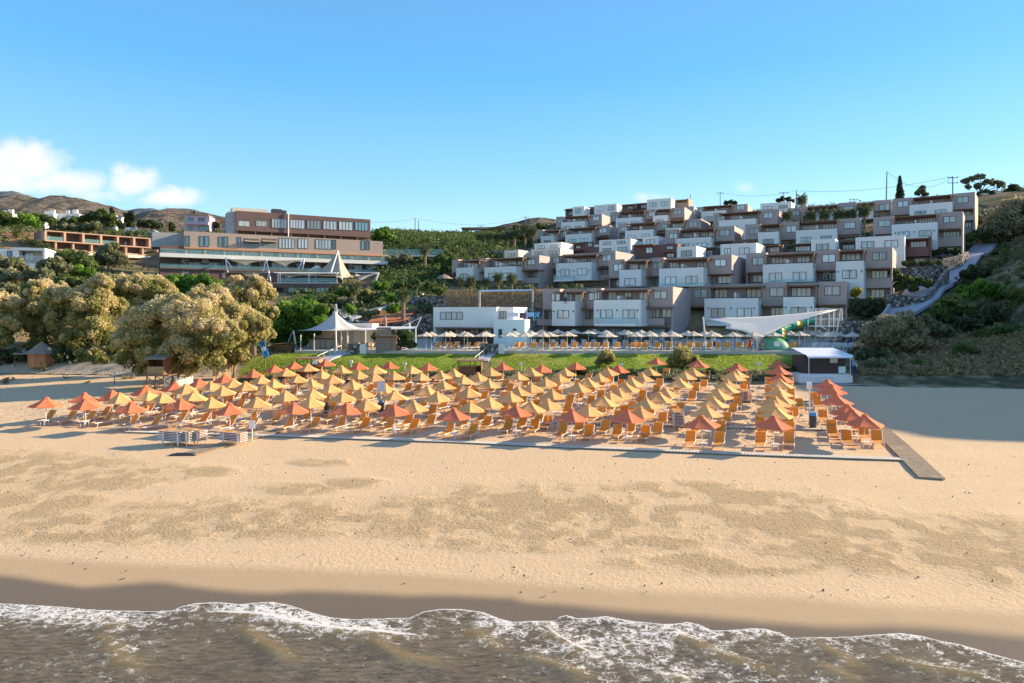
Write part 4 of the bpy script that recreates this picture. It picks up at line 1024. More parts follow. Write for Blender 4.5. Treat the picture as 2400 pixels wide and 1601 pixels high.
m = B.mb(); B.lbox(m, B.U(95), B.U(2180), .9, -1.79, zw0, zw1); B.lbox(m, B.U(2168), B.U(2186), .8, -1.78, zg - 4, zw0 - .003); B.part('balcony_band', m, M['white'])
m = B.mb(); B.lbox(m, B.U(318), B.U(2145), .55, -1.75, zs - .28, zs - .003); B.part('timber_soffit', m, mat('orange_soffit', (.62, .30, .14), .7))
for x in (340, 515, 690, 863, 1033, 1200, 1365, 1545, 1710, 1858, 2015, 2140):
    m = B.mb(); B.lbox(m, B.U(x) - .22, B.U(x) + .22, .3, -1.7, zw1, zs - .29); B.part('pier', m, M['terracotta'])
for x in (330, 518, 700, 1045, 1380, 1550, 1862, 2017):
    m = B.mb(); B.lbox(m, B.U(x) - .75, B.U(x) + .75, -.1, -1.7, zg - 2, zw0 - .003); B.part('stone_pier', m, M['stone'])
m = B.mb(); B.lbox(m, B.U(100), B.U(2165), .2, -1.7, zg - .25, zg); B.part('floor_slab', m, M['brown'])
m = B.mb(); B.lbox(m, B.U(100), B.U(2165), -.2, -1.6, zg - 5, zg - .26); B.part('base_wall', m, M['brown'])
u0, u1 = B.U(100, .85), B.U(2170, .85)
m = B.mb(); B.lbox(m, u0, u1, .85, .83, zw1 + .003, zw1 + .95); B.part('glass_railing', m, M['railglass'])
m = B.mb(); B.lbox(m, u0, u1, .1, .08, zg + .003, zg + .9); B.part('glass_railing', m, M['railglass'])
for (x, y, w_, h) in ((353, 412, 33, 92), (483, 415, 31, 92), (532, 415, 31, 92), (657, 418, 31, 88), (705, 418, 31, 90), (827, 422, 28, 88), (1963, 450, 27, 78), (2007, 450, 27, 78), (1698, 443, 28, 82)):
    B.window(x, y, w_, h, 0., mull=0, pane='paneblue')
for (x, y, w_, h, k) in ((1265, 433, 143, 88, 4), (1412, 435, 85, 86, 2), (1600, 442, 140, 82, 4)): B.window(x, y, w_, h, 0., mull=k, name='large_window')
for (x0, x1) in ((862, 1008), (1026, 1168)):
    q0, q1, a0, a1 = hx(x0, x1, 388, 472, 0)
    m = B.mb(); B.lbox(m, q0, q1, .012, .002, a0, a1); lg = B.part('loggia_shade', m, M['recess'])  # thin dark sheet paints the shade of a recess onto the flat wall
    m = B.mb(); B.lbox(m, q0 + .2, q1 - .2, .9, .015, a1 - .75, a1 - .6); m.build('awning', M['cream'], lg)
    m = B.mb(); B.lbox(m, q0, q1, .05, .03, a0, a0 + .8); m.build('glass_railing', M['railglass'], lg)
for (x, y, w_, h) in ((200, 525, 85, 42), (420, 525, 105, 44), (598, 528, 105, 44), (768, 530, 100, 42), (937, 533, 105, 42), (1098, 537, 85, 40), (1280, 540, 90, 38), (1440, 545, 80, 38), (1610, 545, 95, 40), (1775, 548, 55, 40), (1910, 550, 60, 42), (2070, 553, 90, 40)):
    B.window(x, y, w_, h, -1.8, name='glass_door', mull=2)
for (x, y, w_, h) in ((203, 655, 82, 50), (425, 645, 150, 74), (608, 645, 140, 68), (1200, 645, 150, 66), (1940, 655, 120, 66), (2090, 657, 110, 60), (870, 640, 120, 60)):
    B.window(x, y, w_, h, -1.8, name='glass_door', mull=2, pane='paneblue')
# brown top storey, set back
zt2 = B.uz(1400, 172, -4)[1]; zb2 = B.uz(1400, 345, -4)[1]
m = B.mb(); B.lbox(m, B.U(795, -4), B.U(2030, -4), -4, -12, zb2, zt2); B.part('top_storey', m, M['brown'])
m = B.mb(); B.lbox(m, B.U(800, -4), B.U(2020, -4), -5.5, -11.5, zt - .5, zb2 - .003)
for x in (800, 970, 1118, 1300, 1455, 1605, 1755, 1905): B.lbox(m, B.U(x, -4), B.U(x, -4) + .3, -4.1, -5.49, zt - .5, zb2 - .01)
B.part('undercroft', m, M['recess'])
for (x, y, w_, h, k) in ((1192, 250, 133, 82, 4), (1360, 256, 130, 78, 4), (1512, 262, 123, 78, 3), (1660, 267, 123, 76, 3), (1805, 273, 123, 76, 3), (1950, 277, 118, 74, 3)):
    B.window(x, y, w_, h, -4., mull=k, pane='pane' if x != 1950 else 'paneblue', name='large_window')
for (x0, x1, wx) in ((812, 950, 868), (967, 1108, 1030)):
    q0, q1, a0, a1 = hx(x0, x1, 200, 276, -4)
    m = B.mb(); B.lbox(m, q0, q1, -3.99, -3.998, a0, a1); lg = B.part('loggia_shade', m, M['recess'])  # dark sheet instead of a hollow, its shade is only colour
    q0, q1, a0, a1 = hx(wx - 50, wx + 50, 230, 275, -3.95)
    m = B.mb(); B.lbox(m, q0, q1, -3.95, -3.985, a0, a1); m.build('glass_door', M['pane'], lg)
m = B.mb(); uL = B.U(795, -4); B.lbox(m, uL - 1.6, uL - .003, -4.6, -10, zb2 - 2, zt2 - .2); B.part('stair_tower', m, M['concrete'])
m = B.mb(); uu = B.U(900, -6); B.lbox(m, uL - .5, uL + 7.5, -6, -10, zt2 + .003, zt2 + 1.0); B.part('roof_box', m, M['cream'])
m = B.mb(); B.lbox(m, uL + 8.3, uL + 10.5, -6, -8, zt2 + .003, zt2 + 1.3); B.lbox(m, uL + 10.6, uL + 11.6, -6, -7.5, zt2 + .003, zt2 + 1.1); B.part('rooftop_unit', m, M['darkmetal'])
m = B.mb(); q = B.vec(B.U(1277, -3.7), -3.7, 0); m.tube([(q[0], q[1], zt - .1), (q[0], q[1], zt2 + .3)], .13, 8); B.part('downpipe', m, M['whitemetal'])
m = B.mb(); B.lbox(m, B.U(318) - 6, B.U(318) - .003, -2., -9, zs, zt - .3); B.part('side_wing', m, M['concrete'])
# white sun sails on the hotel terraces
def sail(name, label, pts, mt, group=None, nseg=8, sag=.12, reg='LB'):
    """a stretched membrane with curved-in edges through 3D corner points, thin but with two faces"""
    P4 = [np.array(p) for p in pts]; n = len(P4)
    c = sum(P4) / n
    rim = []
    for i in range(n):
        a, b = P4[i], P4[(i + 1) % n]
        for k in range(nseg):
            t = k / nseg
            q = a * (1 - t) + b * t
            s_ = 4 * t * (1 - t)
            rim.append(q + (c - q) * sag * s_ * 1.6)
    m = MB(); rings = 6; vs = []
    for r in range(rings):
        t = r / rings
        for q in rim: vs.append(q * (1 - t) + c * t)
    vs.append(c); L = len(rim); fs = []
    for r in range(rings - 1):
        for k in range(L): fs.append((r * L + k, r * L + (k + 1) % L, (r + 1) * L + (k + 1) % L, (r + 1) * L + k))
    for k in range(L): fs.append(((rings - 1) * L + k, (rings - 1) * L + (k + 1) % L, rings * L))
    # two skins 3 cm apart
    m.add(vs, fs); m.add([v - np.array((0, 0, .03)) for v in vs], [tuple(reversed(q)) for q in fs])
    for k in range(L):
        a = k; b = (k + 1) % L; o_ = len(vs)
        m.f.append((b, a, o_ + a, o_ + b))
    o = m.build(name, mt, smooth=True)
    if label: tag(o, label, 'shade sail', group)
    return o
def P3(reg, x, y, Y):
    r = REG[reg]; return W(r[0] + x / r[2], r[1] + y / r[2], Y)
canvas = mat('white_canvas', (.80, .77, .70), .8, .05, 1.0, transl=.25)
canvas2 = mat('sand_canvas', (.52, .42, .31), .85, .06, 1.0, transl=.2)
# terrace deck with roof and restaurant
B2 = Bld('restaurant_building', 'brown restaurant building with a glazed roof terrace below the main hotel', 'restaurant', 'LB', 1440, 142, -.05, 955)
z_t = B2.uz(1440, 800)[1]; z_w = B2.uz(1440, 925)[1]; z_b = B2.zb
m = B2.mb(); B2.lbox(m, B2.U(1130), B2.U(1745), 0, -9, z_t - .9, z_t); B2.lbox(m, B2.U(1230), B2.U(1745), 0, -.3, z_b - 2, z_w)
for x in (1230, 1460, 1690, 1735): B2.lbox(m, B2.U(x), B2.U(x) + 1.0 - (x > 1700) * .5, .02, -.32, z_w + .003, z_t - .903)
B2.part('wall', m, M['brown'])
m = B2.mb(); B2.lbox(m, B2.U(1135), B2.U(1740), -1.5, -8.8, z_b - 2, z_t - .91); B2.part('interior', m, M['recess'])
m = B2.mb(); B2.lbox(m, B2.U(1745) + .003, B2.U(2120), -1, -8, z_t - .9, z_t - .02); B2.lbox(m, B2.U(1745) + .003, B2.U(2120), -2.5, -8, z_b - 2, z_t - .91); B2.part('side_terrace', m, M['brown'])
for (x, y, w_, h) in ((1355, 870, 205, 80), (1570, 870, 165, 80)): B2.window(x, y, w_, h, -.15, mull=3, pane='paneblue', name='large_window')
m = B2.mb(); B2.lbox(m, B2.U(1185), B2.U(1740), .15, 0.02, z_t + .003, z_t + .12); B2.part('white_edge', m, M['whitemetal'])
zr = B2.uz(1440, 704)[1]
m = B2.mb(); B2.lbox(m, B2.U(1180), B2.U(1725), 0, -.15, zr - .15, zr); B2.lbox(m, B2.U(1180), B2.U(1725), -6, -6.15, zr - .15, zr)
for k in range(26):
    uu = B2.U(1180) + (B2.U(1725) - B2.U(1180)) * k / 25
    B2.lbox(m, uu - .08, uu + .08, .1, -6.2, zr + .003, zr + .1)
for x in (1180, 1200, 1465, 1722): 
    for pp in (0, -6): B2.lbox(m, B2.U(x) - .07, B2.U(x) + .07, pp - .0, pp - .14, z_t + .003, zr - .153)
B2.part('terrace_roof', m, M['whitemetal'])
m = B2.mb(); B2.lbox(m, B2.U(1150), B2.U(1720), -6.3, -6.4, z_t, zr - .3); B2.part('terrace_back', m, M['recess'])
m = B2.mb(); B2.lbox(m, B2.U(1190), B2.U(1722), .0, -.02, z_t + .13, z_t + 1.1); B2.part('glass_railing', m, M['railglass'])
dm = MB()   # a low deck carrying the sails
random.seed(5)
TW = 'first second third fourth fifth sixth seventh eighth ninth tenth eleventh twelfth thirteenth fourteenth fifteenth sixteenth seventeenth eighteenth nineteenth twentieth twenty-first twenty-second twenty-third twenty-fourth twenty-fifth twenty-sixth'.split()
for k in range(26):
    t = empty('dining_table', tuple(B2.vec(B2.U(1200 + 19.5 * k), -1.2 - 1.7 * (k % 3), z_t + .003)), 'white dining table on the restaurant roof terrace, ' + TW[k] + ' from the left', 'table', 'dining tables on the roof terrace')
    m = MB(); m.cone((0, 0), .38, .38, .70, .74, 10); m.build('tabletop', M['whitemetal'], t)
    m = MB(); m.tube([(0, 0, 0), (0, 0, .70)], .04, 6); m.cone((0, 0), .25, .2, 0, .04, 8); m.build('leg', M['darkmetal'], t)
# deck between hotel and restaurant
zdk = P3('LB', 1050, 690, 150)[2]
dkt = Bld('sail_terrace', 'brown railed terrace with white steel masts in front of the main hotel', 'terrace', 'LB', 1060, 151, -.3, 690, zb=zdk)
m = dkt.mb(); dkt.lbox(m, dkt.U(700), dkt.U(1440), .0, -4, zdk - 5.5, zdk); dkt.part('deck', m, M['brown'])
m = dkt.mb(); dkt.lbox(m, dkt.U(700), dkt.U(1440), .02, -.06, zdk + .003, zdk + .15); dkt.lbox(m, dkt.U(700), dkt.U(1440), .0, -.06, zdk + .5, zdk + .62)
for k in range(20): dkt.lbox(m, dkt.U(700 + 38.9 * k), dkt.U(700 + 38.9 * k) + .12, 0, -.07, zdk + .151, zdk + .499)
dkt.part('railing', m, M['terracotta'])
for (a, b_1, lb) in (((1075, 578), [(1045, 690), (1100, 690), (1122, 822)], 'middle white splayed steel mast of the sail terrace'), ((700, 570), [(765, 665), (722, 700), (712, 560)], 'leftmost white splayed steel mast of the sail terrace'),
                   ((1425, 570), [(1365, 670), (1410, 672)], 'white splayed mast right of the middle of the sail terrace'), ((2108, 702), [(2045, 805), (2075, 800), (1885, 700)], 'rightmost white splayed mast beside the hotel corner'), ((1100, 690), [(1085, 770), (1122, 830)], 'lower white splayed mast at the corner of the restaurant')):
    m = MB(); Yq = 149 if a[0] > 1900 or a[0] < 1500 else 147
    for q in b_1: m.tube([P3('LB', *a, Yq), P3('LB', *q, Yq - 1.0)], [.13, .1], 6)
    tag(m.build('mast', M['whitemetal']), lb, 'mast', 'white steel masts of the sail terrace')
for (pts, lb) in (([(702, 572, 148), (1040, 592, 149), (890, 634, 150), (730, 585, 155)], 'upper left white sail with a round opening'), ([(1080, 590, 148), (1425, 585, 149), (1245, 640, 150), (1090, 585, 155)], 'upper right white sail with a round opening'),
              ([(690, 698, 147), (1100, 698, 148), (935, 742, 149), (700, 690, 153)], 'lower left white sail in front of the terrace'), ([(1110, 700, 144), (1500, 715, 145), (1280, 752, 146), (1120, 690, 151)], 'lower white sail over the restaurant terrace'),
              ([(1875, 735, 145), (2108, 703, 147), (1930, 775, 144), (1890, 712, 150), ], 'small white funnel sail at the right end of the terrace'),
              ([(1440, 690, 149), (1585, 655, 149), (1545, 632, 150), (1520, 640, 152)], 'small pointed white sail left of the tan tent roof')):
    sail('shade_sail', lb, [P3('LB', *q) for q in pts], canvas, 'white sails over the hotel terrace')
def peak_tent(name, label, apex, base, mt, zoff=0, sag=.36, nu=28, nr=10, parent=None, rtop=.25):
    """conical membrane: apex point, ring of corner points; concave profile and scalloped rim"""
    A = np.array(apex); Bs = [np.array(b) for b in base]; n = len(Bs); vs = []; fs = []
    rim = []
    cen = sum(Bs) / n
    for i in range(n):
        a, b = Bs[i], Bs[(i + 1) % n]
        for k in range(nu // n):
            t = k / (nu // n); q = a * (1 - t) + b * t
            rim.append(q + (cen - q) * .10 * 4 * t * (1 - t))
    L = len(rim)
    for r in range(nr + 1):
        t = r / nr
        for q in rim:
            d = q - A
            h = 1 - (1 - t) ** (1 + sag * 3)
            p = A + d * t; p[2] = A[2] + (q[2] - A[2]) * h
            if r == 0: p = A + np.array((d[0], d[1], 0)) / np.linalg.norm(d[:2]) * rtop
            vs.append(p)
    for r in range(nr):
        for k in range(L): fs.append((r * L + k, r * L + (k + 1) % L, (r + 1) * L + (k + 1) % L, (r + 1) * L + k))
    m = MB(); m.add(vs, [tuple(reversed(q)) for q in fs]); m.add([v - np.array((0, 0, .03)) for v in vs], fs)
    return m
m = peak_tent('', '', P3('LB', 1733, 505, 150), [P3('LB', 1530, 690, 147), P3('LB', 1760, 752, 142), P3('LB', 1878, 746, 149), P3('LB', 1740, 690, 158)], canvas2, sag=.16)
o = tag(m.build('peaked_tent_roof', canvas2, smooth=True), 'tall tan peaked tent roof beside the restaurant terrace', 'tent roof')
for q in ((1670, 695), (1770, 768)):
    m = MB(); m.tube([P3('LB', 1733, 500, 149.5), P3('LB', *q, 143)], [.1, .16], 8); m.build('pole', M['whitemetal'], o)

# left annex, terracotta
A = Bld('terracotta_annex', 'long terracotta hotel wing with open rooms above a cream ground floor', 'hotel wing', 'LC', 1290, 178, -1.15, 1190)
zt = A.uz(1290, 722)[1]; z2 = A.uz(1290, 785)[1]; zf1 = A.uz(1290, 845)[1]; zf2 = A.uz(1290, 905)[1]; zf3 = A.uz(1290, 985)[1]
U = A.U
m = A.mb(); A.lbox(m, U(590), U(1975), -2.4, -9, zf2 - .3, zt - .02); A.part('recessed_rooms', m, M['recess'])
m = A.mb(); A.lbox(m, U(590), U(1975), 0, -9.01, z2 + 1.0, zt); A.lbox(m, U(590), U(1975), 0.0, -2.39, zf2 + .9, zf1)
for x in (600, 852, 1095, 1328, 1548, 1762, 1965): A.lbox(m, U(x) - .25, U(x) + .25, .02, -2.38, zf1 + .003, z2 + .997)
A.lbox(m, U(590), U(590) + .4, -.003, -9.02, zf2 + .9, zt - .003)
A.part('wall', m, M['terracotta'])
m = A.mb()
A.lbox(m, U(740), U(2090), -.8, -2.38, zf3 + .2, zf3 + .8)
for x in (740, 970, 1212, 1440, 1664, 1882, 2080): A.lbox(m, U(x) - .2, U(x) + .2, -.3, -2.37, zf3 + .803, zf2 + .897)
A.part('middle_storey', m, M['terracotta'])
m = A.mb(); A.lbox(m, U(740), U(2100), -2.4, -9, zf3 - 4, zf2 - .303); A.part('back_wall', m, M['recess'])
m = A.mb(); A.lbox(m, U(1050), U(2170), 1.6, -2.35, zf3 - .5, zf3 + .198)
zgr = A.uz(1900, 1085, 1)[1]
A.lbox(m, U(1440), U(2180), 1.8, -2.3, zf3 - 4.2, zf3 - 3.6)
A.lbox(m, U(1600), U(2110), 0.2, -2.2, zf3 - 3.597, zf3 - .503); A.part('cream_ground_floor', m, M['cream'])
for x in (1790, 2010): 
    A.window(x, A.reg[1] * 0 + 1118, 118, 60, .2, mull=2, name='large_window', pane='paneblue')
for (x, y, w_, h) in ((640, 775, 36, 70), (795, 785, 30, 70), (1118, 815, 22, 60), (1268, 830, 30, 62), (1648, 850, 34, 54), (1782, 862, 26, 50), (1255, 955, 55, 50), (1705, 985, 60, 44), (1920, 1000, 50, 44)):
    A.window(x, y, w_, h, -2.4, mull=0, name='glass_door')
m = A.mb()
for (a0, a1) in ((615, 835), (1110, 1315), (1340, 1535)): A.lbox(m, U(a0), U(a1), -.1, -.12, zf1 + .003, zf1 + .95)
A.part('glass_railing', m, M['railglass'])
# white house bottom left
H = Bld('white_house', 'white flat-roofed house with a railed balcony at the left edge', 'house', 'LC', 300, 128, -.35, 1180)
m = H.mb(); zt = H.uz(300, 905)[1]; H.lbox(m, H.U(-500), H.U(200), 0, -8, H.zb - 2, zt - .2); H.lbox(m, H.U(200) + .003, H.U(620), 1.4, -8, zt - .5, zt)
zc = H.uz(400, 1108, 1.4)[1]
H.lbox(m, H.U(200) + .003, H.U(620), 1.4, -8, H.zb - 2, zc); H.lbox(m, H.U(590), H.U(620), 1.39, -8, zc + .003, zt - .503); H.lbox(m, H.U(200) + .006, H.U(275), 1.39, -8, zc + .003, zt - .503)
H.part('wall', m, M['white'])
m = H.mb(); H.lbox(m, H.U(275) + .01, H.U(590) - .01, -1., -7.9, zc + .003, zt - .51); H.part('balcony_wall', m, M['cream'])
H.window(145, 990, 90, 80, 0., pane='paneblue'); H.window(385, 1020, 110, 100, -1., name='glass_door', mull=1); H.window(305, 1000, 35, 75, -1., mull=0, pane='paneblue')
m = H.mb()
for k in range(22): 
    uu = H.U(285) + (H.U(585) - H.U(285)) * k / 21; H.lbox(m, uu - .02, uu + .02, 1.35, 1.31, zc + .003, zc + 1.35)
H.lbox(m, H.U(280), H.U(588), 1.36, 1.3, zc + 1.353, zc + 1.42); H.part('railing', m, M['whitemetal'])
# pink house and stone house above
K = Bld('pink_house', 'two-storey pink house with dark windows and roof tanks above the main hotel', 'house', 'LB', 440, 225, -.2, 320)
zt = K.uz(440, 175)[1]; zm = K.uz(440, 262)[1]
m = K.mb(); K.lbox(m, K.U(325), K.U(553), 0, -8, K.zb - 4, zt); K.lbox(m, K.U(345), K.U(548), 1.2, .003, zm - .1, zm + .9); K.part('wall', m, M['wall_pink'])
m = K.mb(); K.lbox(m, K.U(335), K.U(548), .5, -.3, zt + .003, zt + .35); K.part('roof_edge', m, M['terracotta'])
m = K.mb(); K.lbox(m, K.U(387), K.U(410), -2, -3, zt + .36, zt + 1.7); K.part('water_tank', m, M['darkmetal'])
for (x, y, w_, h) in ((380, 217, 50, 32), (480, 222, 60, 40), (380, 293, 36, 24), (500, 295, 90, 30)): K.window(x, y, w_, h, .0, pane='paneblue')
K = Bld('stone_house', 'small stone house with a tiled roof right of the pink house', 'house', 'LB', 695, 230, -.2, 310)
m = K.mb(); zt = K.uz(695, 238)[1]; K.lbox(m, K.U(645), K.U(752), 0, -7, K.zb - 4, zt); K.part('wall', m, M['rock'])
m = K.mb(); K.lbox(m, K.U(640), K.U(756), .5, -7.5, zt + .003, zt + .6); K.lbox(m, K.U(665), K.U(740), -1, -6, zt + .603, zt + 1.4); K.part('roof', m, M['tile'])
K.window(690, 270, 40, 24, 0., pane='paneblue')
for (reg, x0, x1, y0, y1, Y, lb) in (('LC', 735, 1040, 458, 520, 262, 'long white flat house with a chimney behind the green trees'), ('LC', 480, 705, 465, 530, 258, 'white house roof sloping down beside the trees'), ('LC', -60, 150, 455, 520, 262, 'pale house at the left edge behind the trees'), ('LC', 1480, 1520, 480, 650, 246, 'narrow white house beside the cypress'), ('LC', 480, 590, 560, 625, 240, 'small white house between green bushes')):
    K = Bld('distant_house', lb, 'house', reg, (x0 + x1) / 2, Y, -.15, y1)
    m = K.mb(); zt = K.uz((x0 + x1) / 2, y0)[1]; K.lbox(m, K.U(x0), K.U(x1), 0, -7, K.zb - 4, zt); K.part('wall', m, M['white'])
    m = K.mb(); K.lbox(m, K.U(x0) - .1, K.U(x1) + .1, .15, -7.1, zt + .003, zt + .22)
    if x1 - x0 > 150:
        K.lbox(m, K.U(x0 + (x1 - x0) * .3), K.U(x0 + (x1 - x0) * .3) + 1., -2, -3, zt + .223, zt + 1.6); K.lbox(m, K.U(x0 + (x1 - x0) * .6), K.U(x0 + (x1 - x0) * .6) + 1.6, -2, -3, zt + .223, zt + 2.)
    K.part('roof', m, M['white'])
    K.window((x0 + x1) / 2, y0 + (y1 - y0) * .55, max(18, (x1 - x0) * .15), (y1 - y0) * .35, 0., pane='paneblue')

# stone walls
def wallrun(name, label, pts, th, mt, cat='stone wall', cap=None, group=None):
    """pts: (px, py_top, Y, height)"""
    m = MB(); Q = [(W(p[0], p[1], p[2]), p[3]) for p in pts]
    for (a, ha), (b, hb) in zip(Q[:-1], Q[1:]):
        d = b - a; d[2] = 0; L = np.linalg.norm(d); nrm = np.array((-d[1], d[0], 0)) / L * th
        vs = [a, b, b + nrm, a + nrm]; vb = [a - (0, 0, ha), b - (0, 0, hb), b + nrm - (0, 0, hb), a + nrm - (0, 0, ha)]
        m.add(vs + vb, [(0, 1, 2, 3), (4, 7, 6, 5), (0, 4, 5, 1), (1, 5, 6, 2), (2, 6, 7, 3), (3, 7, 4, 0)])
    return tag(m.build(name, mt), label, cat, group)
r = REG['HC']
wallrun('retaining_wall', 'high dark dry-stone retaining wall behind the long low white building', [(905, 700, 128, 6), (985, 696, 124, 10), (1060, 692, 122, 10), (1275, 690, 119, 10)], .8, M['stone'])
wallrun('retaining_wall', 'lower stone wall stepping up to the garden left of the service building', [(850, 742, 113, 4), (930, 738, 112, 4), (1010, 735, 112, 5)], .6, M['stone'])
wallrun('retaining_wall', 'stone wall holding the upper path near the glass bridge', [(1040, 590, 188, 5), (1110, 592, 186, 5), (1180, 586, 184, 5), (1260, 580, 184, 4)], .8, M['stone'])
wallrun('retaining_wall', 'upper stone wall under a clipped hedge beside the ramp', [(2085, 629, 117.5, 4), (2150, 625, 117, 5), (2222, 624, 118, 5)], .7, M['stone'], group='stone walls beside the ramp')
wallrun('retaining_wall', 'lower stone wall with a pale coping curving round the planted bed', [(2078, 686, 108, 4), (2120, 692, 107, 4), (2166, 696, 107, 4), (2180, 690, 108, 4), (2205, 655, 113, 4), (2225, 628, 117, 4)], .5, M['stone'], group='stone walls beside the ramp')
wallrun('retaining_wall', 'curved stone wall below the topmost hedge beside the ramp', [(2168, 604, 126, 3.5), (2210, 607, 125, 3.5), (2255, 598, 127, 3.5), (2270, 590, 130, 3)], .5, M['stone'], group='stone walls beside the ramp')
wallrun('retaining_wall', 'dark stone wall at the foot of the ramp behind the slide tower', [(1975, 752, 97, 3), (2060, 752, 96, 3), (2075, 742, 98, 3)], .5, M['stone'], group='stone walls beside the ramp')
wallrun('ramp_kerb', 'pale concrete kerb along the left edge of the ramp foot', [(2060, 748, 99, 1), (2078, 728, 101, 1), (2088, 712, 103, 1)], .35, M['concrete'], cat='kerb')
wallrun('garden_wall', 'low white curved wall right of the main hotel', [(900, 650, 158, 4), (935, 649, 158, 4), (965, 646, 158, 3)], .4, M['white'], cat='wall')
# wooden fence on top of the retaining wall and the ball-court frame
m = MB()
for k in range(60):
    t = k / 59; q = W(1045 + 228 * t, 692, 121.5 - 2.5 * t); m.cub(q[0] - .07, q[0] + .07, q[1] - .03, q[1] + .03, q[2] - 2.2, q[2] + .9 - .0)
a, b = W(1043, 686, 121.6), W(1275, 686, 119.1)
m.tube([a, b], .06, 5)
tag(m.build('slat_fence', M['timber_l']), 'pale slatted wooden fence on top of the high stone wall', 'fence')
m = MB()
a, b = W(1124, 682, 116), W(1248, 680, 115)
m.tube([a - (0, 0, 3.4), a], .16, 8); m.tube([b - (0, 0, 3.6), b], .16, 8)
fr = tag(m.build('court_frame', M['concrete']), 'goal-like frame with a pale blue beam in front of the stone wall', 'court frame')
m = MB(); m.tube([a, b], .14, 8); m.build('crossbar', mat('pale_blue_paint', (.40, .55, .75), .6), fr)
# footbridge with glass sides
m = MB(); a, b = W(898, 600, 176), W(1042, 601, 176)
m.box((a + b) / 2, (b - a) / 2, (0, 1.2, 0), (0, 0, .18))
br = tag(m.build('footbridge', M['white']), 'white footbridge with glass sides right of the main hotel', 'footbridge')
m = MB(); m.box((a + b) / 2 + (0, -1.15, .95), (b - a) / 2, (0, .02, 0), (0, 0, .72)); m.build('glass_railing', M['railglass'], br)
# hillside pergola
m = MB(); Yp = 236
for px in (1084, 1105, 1129, 1152, 1171, 1183): 
    for dy in (0, 6): 
        q = W(px, 537, Yp + dy); m.tube([q - (0, 0, 5), q], .16, 5)
for (x0, x1) in ((1084, 1105), (1105, 1084), (1152, 1171), (1171, 1152)):
    m.tube([W(x0, 537, Yp), W(x1, 549, Yp)], .13, 4)
pg = tag(m.build('hilltop_pergola', M['timber']), 'long timber pergola standing on the hilltop in the middle of the picture', 'pergola')
m = MB(); a, b = W(1082, 536, Yp - .5), W(1184, 534, Yp - .5)
m.box((a + b) / 2 + (0, 3.2, 0), (b - a) / 2, (0, .2, 0), (0, 0, .15))
for k in range(40):
    q = a + (b - a) * k / 39; m.box(q + (0, 3.4, .25), (.14, 0, 0), (0, 4.2, 0), (0, 0, .09))
m.build('pergola_roof', M['timber_l'], pg)
# ---------------------------------------------------------------- beach furniture
canopy_o = mat('orange_canopy', (.88, .46, .16), .8, .08, 2.5, rand=.10, transl=.14)
canopy_r = mat('red_canopy', (.80, .21, .09), .8, .10, 2.0, rand=.08, transl=.14)
canopy_c = mat('cream_canopy', (.84, .72, .56), .85, .06, 2.0, rand=.06, transl=.3)
sling = mat('orange_sling', (.88, .44, .06), .7, .10, 5, rand=.10, transl=.35)
sling_t = mat('tan_sling', (.62, .43, .26), .7, .10, 5, rand=.10, transl=.3)
sling_w = mat('white_sling', (.70, .70, .68), .7, .05, 5, transl=.2)
plastic = mat('white_plastic', (.82, .82, .80), .45, .04, 4)
def canopy_mesh(r, h, n=6, cap=True, sag=.06, seed=0):
    random.seed(seed); m = MB(); ring = 4; vs = [(0, 0, h)]; seg = n * 4
    for k in range(1, ring + 1):
        t = k / ring
        for j in range(seg):
            a = 2 * math.pi * j / seg; q = j % 4
            ca = math.pi / n; am = (a % (2 * ca)) - ca
            rr = r * math.cos(ca) / math.cos(am)
            f = 4 * (q / 4) * (1 - q / 4)
            vs.append((rr * t * math.cos(a), rr * t * math.sin(a), h * (1 - t) - sag * f * t * r * .5 - .04 * math.sin(math.pi * t) * r))
    fs = [(0, 1 + j, 1 + (j + 1) % seg) for j in range(seg)]
    for k in range(ring - 1):
        for j in range(seg):
            a = 1 + k * seg; fs.append((a + j, a + seg + j, a + seg + (j + 1) % seg, a + (j + 1) % seg))
    m.add(vs, fs)
    a = 1 + (ring - 1) * seg    # short valance
    vb = [(x * 1.003, y * 1.003, z - .07) for x, y, z in vs[a:a + seg]]
    b = len(m.v); m.v.extend(vb)
    for j in range(seg): m.f.append((a + j, b + j, b + (j + 1) % seg, a + (j + 1) % seg))
    return m
def make_parasol(name, r, h, ztop, cm, seed, n=6, base=True):
    root = empty(name, (0, 0, 0))
    m = MB(); m.tube([(0, 0, -.3), (0, 0, ztop + .02)], .028, 8); m.build('pole', plastic, root)
    c = canopy_mesh(r, h, n, seed=seed).build('canopy', cm, root, loc=(0, 0, ztop - h))
    m = MB()
    k = canopy_mesh(.22, .10, n); k.v = [(x, y, z + ztop - .05) for x, y, z in k.v]; k.build('cap', cm, root)
    m = MB()
    for j in range(n):
        a = 2 * math.pi * j / n; m.tube([(0, 0, ztop - h * .75), (r * .93 * math.cos(a), r * .93 * math.sin(a), ztop - h - .02)], .012, 4)
    m.build('ribs', plastic, root)
    return root
